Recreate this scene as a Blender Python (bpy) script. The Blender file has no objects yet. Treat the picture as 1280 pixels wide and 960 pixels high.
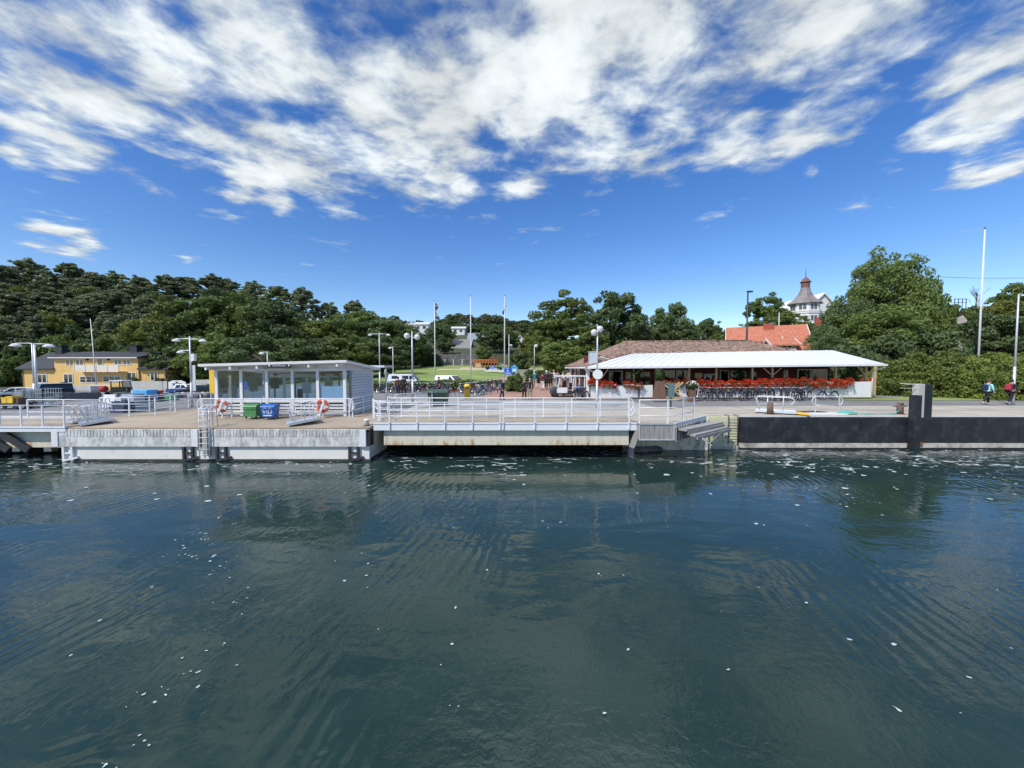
import bpy, bmesh, math, random
import numpy as np
from mathutils import Vector, Matrix
R = math.radians
random.seed(7)
RNG = np.random.default_rng(11)
SC = bpy.context.scene
COL = SC.collection
CAMZ, Q, F = 4.4, 1.8, 482.0
PITCH = math.atan(20 / F)
SP, CP = math.sin(PITCH), math.cos(PITCH)

# ---------------------------------------------------------------- camera maths (metres from the photograph)
def pz(py, D):
    v = (480 - py) / F
    t = D / (CP + v * SP)
    return CAMZ + t * (-SP + v * CP)
def gx(px, D, py=480):
    v = (480 - py) / F
    return (px - 640) / F * D / (CP + v * SP)
def pt(px, py, D):
    return Vector((gx(px, D, py), D, pz(py, D)))
def gd(py, z=Q):
    v = (480 - py) / F
    return (z - CAMZ) / (-SP + v * CP) * (CP + v * SP)
def sstep(a, b, x):
    t = max(0.0, min(1.0, (x - a) / (b - a)))
    return t * t * (3 - 2 * t)

def H(x, y):
    """height of the land"""
    h = Q
    h -= 0.65 * sstep(-16, -34, x) * sstep(27, 46, y)
    # lawn and middle slope
    m = sstep(-48, -30, x) * (1 - sstep(14, 26, x))
    h += m * 0.072 * max(0, min(y, 92) - 46)
    h += m * 2.2 * sstep(92.2, 93.4, y)
    h += m * 0.155 * max(0, min(y, 240) - 94)
    h += m * 0.02 * max(0, y - 240)
    # path towards the trees
    h += 0.55 * sstep(32, 40, y) * sstep(-6, 0, x) * (1 - sstep(9, 14, x)) * (1 - sstep(46, 56, y))
    # wooded hill on the left
    l = sstep(-24, -62, x + 0.0 * y)
    h += l * (17.5 * sstep(66, 112, y) + 8 * sstep(112, 220, y))
    # rising ground on the right
    r = sstep(14, 30, x)
    h += r * (1 - sstep(40, 52, x)) * 0.055 * max(0, min(y, 200) - 44)
    r2 = sstep(38, 54, x)
    h += r2 * (7.5 * sstep(38, 64, y) + 0.05 * max(0, min(y, 260) - 64))
    if y > 120:
        h += 0.5 * math.sin(x * .05) * math.sin(y * .037)
    return h

# ---------------------------------------------------------------- objects, labels
def tag(o, label=None, cat=None, group=None, kind=None):
    if label: o['label'] = label
    if cat: o['category'] = cat
    if group: o['group'] = group
    if kind: o['kind'] = kind
    return o
def thing(name, label, cat, loc=(0, 0, 0), rz=0.0, group=None, scale=None):
    o = bpy.data.objects.new(name, None)
    o.empty_display_size = .2
    COL.objects.link(o)
    o.location = loc
    o.rotation_euler = (0, 0, rz)
    if scale: o.scale = scale
    return tag(o, label, cat, group)
def kids(o):
    return [c for c in ALLCH.get(o.name, [])]
ALLCH = {}
def link(o, parent=None):
    COL.objects.link(o)
    if parent is not None:
        o.parent = parent
        ALLCH.setdefault(parent.name, []).append(o)
    return o
def dup(root, loc, rz=0.0, label=None, group=None, scale=None, swap=None):
    def cp(o, parent):
        c = o.copy()
        link(c, parent)
        if swap and c.type == 'MESH' and c.data.materials and c.data.materials[0] and c.data.materials[0].name in swap:
            c.material_slots[0].link = 'OBJECT'
            c.material_slots[0].material = swap[c.data.materials[0].name]
        for k in kids(o): cp(k, c)
        return c
    c = cp(root, None)
    c.location = loc
    c.rotation_euler = (0, 0, rz)
    if scale: c.scale = scale
    if label: c['label'] = label
    if group: c['group'] = group
    return c

class MB:
    """collects shapes and links them as one mesh object"""
    def __init__(s): s.v, s.f, s.m, s.s, s.cur, s.sm = [], [], [], [], 0, False
    def mat(s, i): s.cur = i; return s
    def face(s, idx, smooth=None):
        s.f.append(idx); s.m.append(s.cur); s.s.append(s.sm if smooth is None else smooth)
    def add(s, vs, fs, smooth=False):
        b = len(s.v); s.v.extend([tuple(p) for p in vs])
        for f in fs: s.face([b + i for i in f], smooth)
        return s
    def box(s, x0, x1, y0, y1, z0, z1, M=None):
        p = [(x0, y0, z0), (x1, y0, z0), (x1, y1, z0), (x0, y1, z0), (x0, y0, z1), (x1, y0, z1), (x1, y1, z1), (x0, y1, z1)]
        if M is not None: p = [M @ Vector(q) for q in p]
        return s.add(p, [(0, 3, 2, 1), (4, 5, 6, 7), (0, 1, 5, 4), (1, 2, 6, 5), (2, 3, 7, 6), (3, 0, 4, 7)])
    def bar(s, a, b, w, h=None, up=(0, 0, 1)):
        """a box beam from a to b"""
        a, b = Vector(a), Vector(b); h = h or w
        d = (b - a).normalized(); up = Vector(up)
        if abs(d.dot(up)) > .98: up = Vector((0, 1, 0))
        x = d.cross(up).normalized() * (w / 2); y = x.cross(d).normalized() * (h / 2)
        p = [a - x - y, a + x - y, a + x + y, a - x + y, b - x - y, b + x - y, b + x + y, b - x + y]
        return s.add(p, [(0, 3, 2, 1), (4, 5, 6, 7), (0, 1, 5, 4), (1, 2, 6, 5), (2, 3, 7, 6), (3, 0, 4, 7)])
    def cyl(s, a, b, r, r2=None, n=10, cap=True):
        a, b = Vector(a), Vector(b); r2 = r if r2 is None else r2
        d = (b - a).normalized(); u = Vector((0, 0, 1)) if abs(d.z) < .95 else Vector((1, 0, 0))
        x = d.cross(u).normalized(); y = d.cross(x)
        vs = []
        for c, rr in ((a, r), (b, r2)):
            for i in range(n):
                t = 2 * math.pi * i / n
                vs.append(c + x * (rr * math.cos(t)) + y * (rr * math.sin(t)))
        b0 = len(s.v); s.v.extend([tuple(p) for p in vs])
        for i in range(n):
            j = (i + 1) % n
            s.face([b0 + i, b0 + n + i, b0 + n + j, b0 + j], True)
        if cap:
            s.face([b0 + i for i in range(n)], False); s.face([b0 + n + i for i in reversed(range(n))], False)
        return s
    def tube(s, path, r, n=6, closed=False):
        P = [Vector(p) for p in path]; m = len(P); b0 = len(s.v); px = None
        for i in range(m):
            if closed: d = (P[(i + 1) % m] - P[i - 1])
            else: d = P[min(i + 1, m - 1)] - P[max(i - 1, 0)]
            d.normalize()
            if px is None:
                u = Vector((0, 0, 1)) if abs(d.z) < .9 else Vector((1, 0, 0))
                x = d.cross(u).normalized()
            else:
                x = (px - d * px.dot(d)).normalized()
            px = x; y = d.cross(x)
            rr = r[i] if isinstance(r, (list, tuple)) else r
            for k in range(n):
                t = 2 * math.pi * k / n
                s.v.append(tuple(P[i] + x * (rr * math.cos(t)) + y * (rr * math.sin(t))))
        for i in range(m if closed else m - 1):
            a, b = b0 + i * n, b0 + ((i + 1) % m) * n
            for k in range(n):
                l = (k + 1) % n
                s.face([a + k, a + l, b + l, b + k], True)
        if not closed:
            s.face([b0 + k for k in reversed(range(n))], False); s.face([b0 + (m - 1) * n + k for k in range(n)], False)
        return s
    def lathe(s, prof, c=(0, 0, 0), n=16, smooth=True, rot=0.0):
        b0 = len(s.v); c = Vector(c)
        for (r, z) in prof:
            for k in range(n):
                t = 2 * math.pi * k / n + rot
                s.v.append((c.x + r * math.cos(t), c.y + r * math.sin(t), c.z + z))
        for i in range(len(prof) - 1):
            for k in range(n):
                l = (k + 1) % n
                s.face([b0 + i * n + k, b0 + i * n + l, b0 + (i + 1) * n + l, b0 + (i + 1) * n + k], smooth)
        s.face([b0 + k for k in reversed(range(n))], False)
        s.face([b0 + (len(prof) - 1) * n + k for k in range(n)], False)
        return s
    def prism(s, poly, a0, a1, axis='y'):
        """poly in the plane across the axis, extruded along it; axis y: poly=(x,z); x: (y,z); z: (x,y)"""
        n = len(poly); vs = []
        for a in (a0, a1):
            for (p, q) in poly:
                vs.append((p, a, q) if axis == 'y' else (a, p, q) if axis == 'x' else (p, q, a))
        fs = [list(range(n)), list(reversed(range(n, 2 * n)))] + [[i, n + i, n + (i + 1) % n, (i + 1) % n] for i in range(n)]
        return s.add(vs, fs)
    def sphere(s, c, r, nu=12, nv=8, sc=(1, 1, 1)):
        b0 = len(s.v); c = Vector(c)
        for j in range(nv + 1):
            ph = math.pi * j / nv
            for i in range(nu):
                t = 2 * math.pi * i / nu
                s.v.append((c.x + r * sc[0] * math.sin(ph) * math.cos(t), c.y + r * sc[1] * math.sin(ph) * math.sin(t), c.z + r * sc[2] * math.cos(ph)))
        for j in range(nv):
            for i in range(nu):
                k = (i + 1) % nu
                s.face([b0 + j * nu + i, b0 + (j + 1) * nu + i, b0 + (j + 1) * nu + k, b0 + j * nu + k], True)
        return s
    def quad(s, *p): return s.add(p, [tuple(range(len(p)))])
    def build(s, name, mats, parent=None, loc=None, bevel=0.0, fix=True):
        me = bpy.data.meshes.new(name)
        me.from_pydata(s.v, [], s.f)
        if not isinstance(mats, (list, tuple)): mats = [mats]
        for m in mats: me.materials.append(m)
        me.polygons.foreach_set('material_index', s.m)
        me.polygons.foreach_set('use_smooth', s.s)
        if fix:
            bm = bmesh.new(); bm.from_mesh(me)
            bmesh.ops.remove_doubles(bm, verts=bm.verts, dist=1e-5) if len(bm.verts) < 4000 and bevel else None
            bmesh.ops.recalc_face_normals(bm, faces=bm.faces)
            if bevel:
                es = [e for e in bm.edges if len(e.link_faces) == 2 and e.calc_face_angle(0) > .5]
                bmesh.ops.bevel(bm, geom=es, offset=bevel, segments=2, affect='EDGES', profile=.6)
            bm.to_mesh(me); bm.free()
        me.update()
        o = bpy.data.objects.new(name, me)
        link(o, parent)
        if loc is not None: o.location = loc
        return o

# ---------------------------------------------------------------- materials
MT = {}
def lin(c):
    return tuple((x / 12.92 if x <= .04045 else ((x + .055) / 1.055) ** 2.4) for x in c)
def mat(name, col, rough=.6, metal=0.0, var=.12, vs=3.0, bump=0.0, bs=25.0, spec=.5, dirt=None, ds=1.2, dt=(.5, .7), coord='Object', stretch=(1, 1, 1), trans=0.0, emit=None):
    m = bpy.data.materials.new(name); m.use_nodes = True
    nt = m.node_tree; n = nt.nodes; L = nt.links; b = n['Principled BSDF']
    b.inputs['Roughness'].default_value = rough; b.inputs['Metallic'].default_value = metal
    b.inputs['Specular IOR Level'].default_value = spec
    tc = n.new('ShaderNodeTexCoord'); mp = n.new('ShaderNodeMapping'); mp.inputs['Scale'].default_value = stretch
    L.new(tc.outputs[coord], mp.inputs['Vector'])
    nz = n.new('ShaderNodeTexNoise'); nz.inputs['Scale'].default_value = vs; nz.inputs['Detail'].default_value = 5; nz.inputs['Roughness'].default_value = .65
    L.new(mp.outputs[0], nz.inputs['Vector'])
    mr = n.new('ShaderNodeMapRange'); mr.inputs[1].default_value = .3; mr.inputs[2].default_value = .7
    L.new(nz.outputs['Fac'], mr.inputs[0])
    mx = n.new('ShaderNodeMix'); mx.data_type = 'RGBA'
    mx.inputs[6].default_value = (*[max(0, c * (1 - var)) for c in col], 1); mx.inputs[7].default_value = (*[min(1, c * (1 + var)) for c in col], 1)
    L.new(mr.outputs[0], mx.inputs[0]); out = mx.outputs[2]
    if dirt:
        n2 = n.new('ShaderNodeTexNoise'); n2.inputs['Scale'].default_value = ds; n2.inputs['Detail'].default_value = 8; n2.inputs['Roughness'].default_value = .7
        L.new(mp.outputs[0], n2.inputs['Vector'])
        r2 = n.new('ShaderNodeMapRange'); r2.inputs[1].default_value = dt[0]; r2.inputs[2].default_value = dt[1]; r2.inputs[4].default_value = .85
        L.new(n2.outputs['Fac'], r2.inputs[0])
        m2 = n.new('ShaderNodeMix'); m2.data_type = 'RGBA'; m2.inputs[7].default_value = (*dirt, 1)
        L.new(r2.outputs[0], m2.inputs[0]); L.new(out, m2.inputs[6]); out = m2.outputs[2]
    L.new(out, b.inputs['Base Color'])
    if bump:
        n3 = n.new('ShaderNodeTexNoise'); n3.inputs['Scale'].default_value = bs; n3.inputs['Detail'].default_value = 4
        L.new(mp.outputs[0], n3.inputs['Vector'])
        bp = n.new('ShaderNodeBump'); bp.inputs['Strength'].default_value = .6; bp.inputs['Distance'].default_value = bump
        L.new(n3.outputs['Fac'], bp.inputs['Height']); L.new(bp.outputs[0], b.inputs['Normal'])
    if emit:
        b.inputs['Emission Color'].default_value = (*emit[:3], 1); b.inputs['Emission Strength'].default_value = emit[3]
    MT[name] = m
    return m
def leafmat(name, c0, c1, trans=.3, vs=.35):
    m = bpy.data.materials.new(name); m.use_nodes = True
    nt = m.node_tree; n = nt.nodes; L = nt.links; b = n['Principled BSDF']
    b.inputs['Roughness'].default_value = .55; b.inputs['Specular IOR Level'].default_value = .25
    g = n.new('ShaderNodeNewGeometry'); tc = n.new('ShaderNodeTexCoord')
    nz = n.new('ShaderNodeTexNoise'); nz.inputs['Scale'].default_value = vs; nz.inputs['Detail'].default_value = 3
    oi = n.new('ShaderNodeObjectInfo')
    ad = n.new('ShaderNodeVectorMath'); ad.operation = 'ADD'
    L.new(tc.outputs['Object'], ad.inputs[0]); L.new(oi.outputs['Random'], ad.inputs[1]); L.new(ad.outputs[0], nz.inputs['Vector'])
    ma = n.new('ShaderNodeMath'); ma.operation = 'MULTIPLY_ADD'; ma.inputs[1].default_value = .5; L.new(g.outputs['Random Per Island'], ma.inputs[0])
    mr = n.new('ShaderNodeMapRange'); mr.inputs[1].default_value = .35; mr.inputs[2].default_value = .7; mr.inputs[4].default_value = .6
    L.new(nz.outputs['Fac'], mr.inputs[0]); L.new(mr.outputs[0], ma.inputs[2])
    mx = n.new('ShaderNodeMix'); mx.data_type = 'RGBA'; mx.inputs[6].default_value = (*c0, 1); mx.inputs[7].default_value = (*c1, 1)
    L.new(ma.outputs[0], mx.inputs[0])
    hs = n.new('ShaderNodeHueSaturation')
    m3 = n.new('ShaderNodeMapRange'); m3.inputs[3].default_value = .8; m3.inputs[4].default_value = 1.2; L.new(oi.outputs['Random'], m3.inputs[0]); L.new(m3.outputs[0], hs.inputs['Value'])
    L.new(mx.outputs[2], hs.inputs['Color']); L.new(hs.outputs[0], b.inputs['Base Color'])
    t = n.new('ShaderNodeBsdfTranslucent'); L.new(hs.outputs[0], t.inputs['Color'])
    ms = n.new('ShaderNodeMixShader'); ms.inputs[0].default_value = trans
    L.new(b.outputs[0], ms.inputs[1]); L.new(t.outputs[0], ms.inputs[2]); L.new(ms.outputs[0], n['Material Output'].inputs['Surface'])
    MT[name] = m
    return m
def glassmat(name, tint=(.78, .86, .92), ior=1.5, dark=0.0):
    m = bpy.data.materials.new(name); m.use_nodes = True
    nt = m.node_tree; n = nt.nodes; L = nt.links; n.remove(n['Principled BSDF'])
    t = n.new('ShaderNodeBsdfTransparent'); t.inputs[0].default_value = (*tint, 1)
    g = n.new('ShaderNodeBsdfGlossy'); g.inputs['Roughness'].default_value = .02; g.inputs['Color'].default_value = (.95, .95, .95, 1)
    f = n.new('ShaderNodeFresnel'); f.inputs['IOR'].default_value = ior
    nz = n.new('ShaderNodeTexNoise'); nz.inputs['Scale'].default_value = 1.5
    bp = n.new('ShaderNodeBump'); bp.inputs['Strength'].default_value = .03; L.new(nz.outputs['Fac'], bp.inputs['Height']); L.new(bp.outputs[0], g.inputs['Normal'])
    ma = n.new('ShaderNodeMath'); ma.operation = 'ADD'; ma.operation = 'MULTIPLY'; ma.inputs[1].default_value = .38; L.new(f.outputs[0], ma.inputs[0])
    ms = n.new('ShaderNodeMixShader'); L.new(ma.outputs[0], ms.inputs[0]); L.new(t.outputs[0], ms.inputs[1]); L.new(g.outputs[0], ms.inputs[2])
    L.new(ms.outputs[0], n['Material Output'].inputs['Surface'])
    MT[name] = m
    return m

WHITE = mat('white_paint', (.74, .735, .715), .45, var=.05, vs=2, dirt=(.5, .49, .45), ds=2.2, dt=(.6, .85))
WHITEM = mat('white_metal', (.74, .76, .78), .4, var=.04)
GALV = mat('galvanised_steel', (.62, .64, .66), .45, .35, var=.1)
ALU = mat('aluminium', (.66, .68, .7), .4, .5, var=.08)
WPIER = mat('painted_concrete', (.76, .73, .66), .7, var=.06, vs=1.5, bump=.01, bs=12, dirt=(.42, .4, .36), ds=1.1, dt=(.58, .8))
def fender_mat():
    m = mat('scuffed_fender', (.5, .49, .46), .55, var=.3, vs=5, dirt=(.74, .73, .69), ds=2.5, dt=(.45, .62), stretch=(1, 1, .6))
    return m
FENDER = fender_mat()
BLACKF = mat('black_rubber_fender', (.016, .018, .022), .5, var=.35, vs=1.2, dirt=(.075, .08, .085), ds=1.6, dt=(.5, .78))
BLACK = mat('black_rubber', (.02, .02, .02), .6)
DARKST = mat('dark_steel', (.06, .06, .062), .5, .4)
CONC = mat('quay_concrete', (.42, .39, .33), .85, var=.2, vs=2.5, bump=.02, bs=10, dirt=(.2, .18, .14), ds=1.5, dt=(.52, .72))
CONCL = mat('pale_concrete', (.5, .48, .43), .85, var=.12, vs=2, bump=.01, bs=14)
COPING = mat('coping_concrete', (.6, .58, .54), .8, var=.12, vs=1.5)
CREAM = mat('cream_concrete', (.62, .58, .38), .8, var=.15, vs=2.5, dirt=(.32, .28, .2), ds=2, dt=(.55, .7))
WOODG = mat('weathered_wood', (.3, .29, .27), .85, var=.3, vs=3, stretch=(6, 6, .5), bump=.01, bs=10)
WOODP = mat('plank_wood', (.33, .31, .28), .85, var=.25, vs=4)
WOODT = mat('treated_timber', (.5, .38, .2), .7, var=.2, vs=5)
WOODB = mat('brown_timber', (.15, .085, .055), .8, var=.25, vs=4, stretch=(4, 4, 1))
REDW = mat('falu_red_boards', (.12, .022, .018), .75, var=.2, vs=3, stretch=(8, 8, .6))
DARKIN = mat('dark_interior', (.03, .027, .025), .8)
ROOFW = mat('white_roof_sheet', (.65, .665, .685), .4, var=.05, vs=.7, dirt=(.58, .62, .68), ds=.6, dt=(.5, .75), stretch=(2.5, .3, .3))
YELLOWH = mat('yellow_boards', (.74, .48, .17), .75, var=.08, vs=1.2, stretch=(8, 8, .4))
SLATE = mat('dark_roof_tiles', (.035, .036, .042), .7, var=.3, vs=3)
GLASSD = mat('dark_window_glass', (.012, .015, .018), .06, spec=.8, var=.3)
GLASS = glassmat('shelter_glass')
GLASSV = glassmat('vehicle_glass', (.35, .4, .42))
LAMPW = mat('opal_globe', (.62, .62, .61), .25, var=.02)
ORANGE = mat('orange_red_paint', (.68, .1, .03), .5, var=.1)
RED = mat('red_cloth', (.45, .03, .03), .7)
GREENB = mat('green_bin_plastic', (.07, .25, .08), .45, var=.12)
GREEND = mat('dark_green_plastic', (.015, .05, .03), .5)
BLUEB = mat('blue_bin_plastic', (.012, .13, .46), .4, var=.1)
BLUES = mat('blue_sign', (.012, .13, .55), .4, var=.04)
BLUEL = mat('light_blue_tarp', (.1, .4, .72), .6, var=.2, vs=3)
YELLOW = mat('yellow_plastic', (.82, .52, .04), .45, var=.06)
STONE = mat('stone_wall_rock', (.2, .19, .19), .9, var=.5, vs=1.6, bump=.15, bs=2.2)
ROCK = mat('granite_rock', (.3, .27, .24), .9, var=.35, vs=.6, bump=.3, bs=1)
BARK = mat('tree_bark', (.1, .075, .055), .9, var=.3, vs=4, stretch=(3, 3, .6))
BARKP = mat('pine_bark', (.17, .1, .065), .9, var=.3, vs=3, stretch=(3, 3, .6))
RUBBER = mat('tyre_rubber', (.018, .018, .018), .75)
CHROME = mat('bright_rim', (.6, .62, .64), .3, .7)
BIKEK = mat('black_bicycle_paint', (.02, .022, .028), .35, var=.1)
SADDLE = mat('saddle_leather', (.03, .025, .022), .6)
SKIN = mat('skin', (.56, .33, .24), .55, var=.06)
BLOSR = leafmat('red_blossom', (.55, .02, .012), (.85, .085, .025), .2, 2.0)
BLOSW = leafmat('white_blossom', (.65, .6, .5), (.85, .8, .68), .2, 2.0)
LF = leafmat('broadleaf_foliage', (.085, .13, .032), (.215, .28, .078), .3)
LFD = leafmat('dark_foliage', (.07, .112, .042), (.17, .23, .085), .28)
LFY = leafmat('yellow_green_foliage', (.11, .14, .03), (.29, .3, .07), .3)
LFP = leafmat('pine_needles', (.14, .17, .09), (.31, .35, .175), .25)
LFH = leafmat('hedge_leaves', (.09, .145, .032), (.29, .33, .075), .3, .5)
LFG = leafmat('geranium_leaves', (.03, .06, .015), (.07, .12, .03), .25, 1.5)
LAWNM = mat('lawn_grass', (.2, .27, .065), .9, var=.3, vs=.25, bump=.05, bs=6, dirt=(.21, .22, .07), ds=.12, dt=(.45, .7))
GROUNDM = mat('forest_floor', (.05, .06, .024), .95, var=.4, vs=.5, bump=.2, bs=1.5, dirt=(.13, .115, .09), ds=.09, dt=(.58, .68))
ASPH = mat('asphalt', (.185, .178, .17), .9, var=.16, vs=.35, bump=.006, bs=60, dirt=(.23, .225, .22), ds=.16, dt=(.45, .65))
PAVE = mat('grey_paving', (.34, .325, .3), .85, var=.12, vs=.8, bump=.006, bs=30, dirt=(.22, .215, .21), ds=.5, dt=(.5, .7))
APRON = mat('brown_concrete_apron', (.37, .3, .22), .85, var=.14, vs=.9, bump=.006, bs=30, dirt=(.2, .17, .135), ds=.4, dt=(.5, .68), stretch=(.6, 1.4, 1))
APRONR = mat('beige_concrete_apron', (.43, .38, .31), .85, var=.12, vs=.8, bump=.006, bs=30, dirt=(.24, .22, .2), ds=.35, dt=(.5, .7), stretch=(.4, 1.6, 1))
SAND = mat('sand_path', (.46, .38, .26), .95, var=.1)
# brick path needs a brick texture, tiles a wave bump
def brickmat():
    m = mat('brick_paving', (.33, .2, .15), .85, var=.2, vs=2)
    return m
BRICKP = brickmat()
def tilemat(name, c0, c1, wscale, axis='X', bump=.03):
    m = bpy.data.materials.new(name); m.use_nodes = True
    nt = m.node_tree; n = nt.nodes; L = nt.links; b = n['Principled BSDF']; b.inputs['Roughness'].default_value = .8
    tc = n.new('ShaderNodeTexCoord')
    br = n.new('ShaderNodeTexVoronoi'); br.inputs['Scale'].default_value = 6.5; L.new(tc.outputs['Object'], br.inputs['Vector'])
    nz = n.new('ShaderNodeTexNoise'); nz.inputs['Scale'].default_value = 1.2; nz.inputs['Detail'].default_value = 6; L.new(tc.outputs['Object'], nz.inputs['Vector'])
    sp = n.new('ShaderNodeSeparateColor'); L.new(br.outputs['Color'], sp.inputs[0])
    ma = n.new('ShaderNodeMath'); ma.operation = 'MULTIPLY_ADD'; ma.inputs[1].default_value = 1.1; ma.inputs[2].default_value = -.4
    L.new(sp.outputs[0], ma.inputs[0])
    m2 = n.new('ShaderNodeMath'); m2.operation = 'ADD'; L.new(ma.outputs[0], m2.inputs[0])
    m3 = n.new('ShaderNodeMath'); m3.operation = 'MULTIPLY'; m3.inputs[1].default_value = .5; L.new(nz.outputs['Fac'], m3.inputs[0]); L.new(m3.outputs[0], m2.inputs[1])
    mx = n.new('ShaderNodeMix'); mx.data_type = 'RGBA'; mx.inputs[6].default_value = (*c0, 1); mx.inputs[7].default_value = (*c1, 1)
    L.new(m2.outputs[0], mx.inputs[0]); L.new(mx.outputs[2], b.inputs['Base Color'])
    w = n.new('ShaderNodeTexWave'); w.bands_direction = axis; w.inputs['Scale'].default_value = wscale; L.new(tc.outputs['Object'], w.inputs['Vector'])
    bp = n.new('ShaderNodeBump'); bp.inputs['Distance'].default_value = bump; bp.inputs['Strength'].default_value = .8
    L.new(w.outputs['Fac'], bp.inputs['Height']); L.new(bp.outputs[0], b.inputs['Normal'])
    MT[name] = m
    return m
TILEB = tilemat('brown_roof_tiles', (.11, .06, .042), (.4, .265, .19), 1.4)
TILEO = tilemat('orange_roof_tiles', (.4, .115, .06), (.55, .21, .12), 1.2)
COPPER = mat('tower_roof_sheet', (.23, .21, .2), .6, var=.35, vs=.6, dirt=(.24, .12, .08), ds=.5, dt=(.52, .72))

# ---------------------------------------------------------------- camera
cam = bpy.data.cameras.new('camera'); camo = bpy.data.objects.new('camera', cam); COL.objects.link(camo)
camo.location = (0, 0, CAMZ); camo.rotation_euler = (math.pi / 2 - PITCH, 0, 0)
cam.sensor_width = 36; cam.lens = F / 1280 * 36; cam.clip_start = .1; cam.clip_end = 6000
SC.camera = camo
# ---------------------------------------------------------------- light
SUNV = Vector((-.62, -.62, .88)).normalized()
EL = math.asin(SUNV.z); AZ = math.atan2(SUNV.x, SUNV.y)
sl = bpy.data.lights.new('sun', 'SUN'); sl.energy = 2.4; sl.angle = R(.5); sl.color = (1, .95, .87)
so = bpy.data.objects.new('sun', sl); COL.objects.link(so); so.rotation_euler = (-SUNV).to_track_quat('-Z', 'Y').to_euler(); so.location = (-30, -30, 60)
SC.view_settings.view_transform = 'Standard'; SC.view_settings.look = 'None'; SC.view_settings.exposure = 0.74; SC.view_settings.gamma = 1.0

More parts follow.
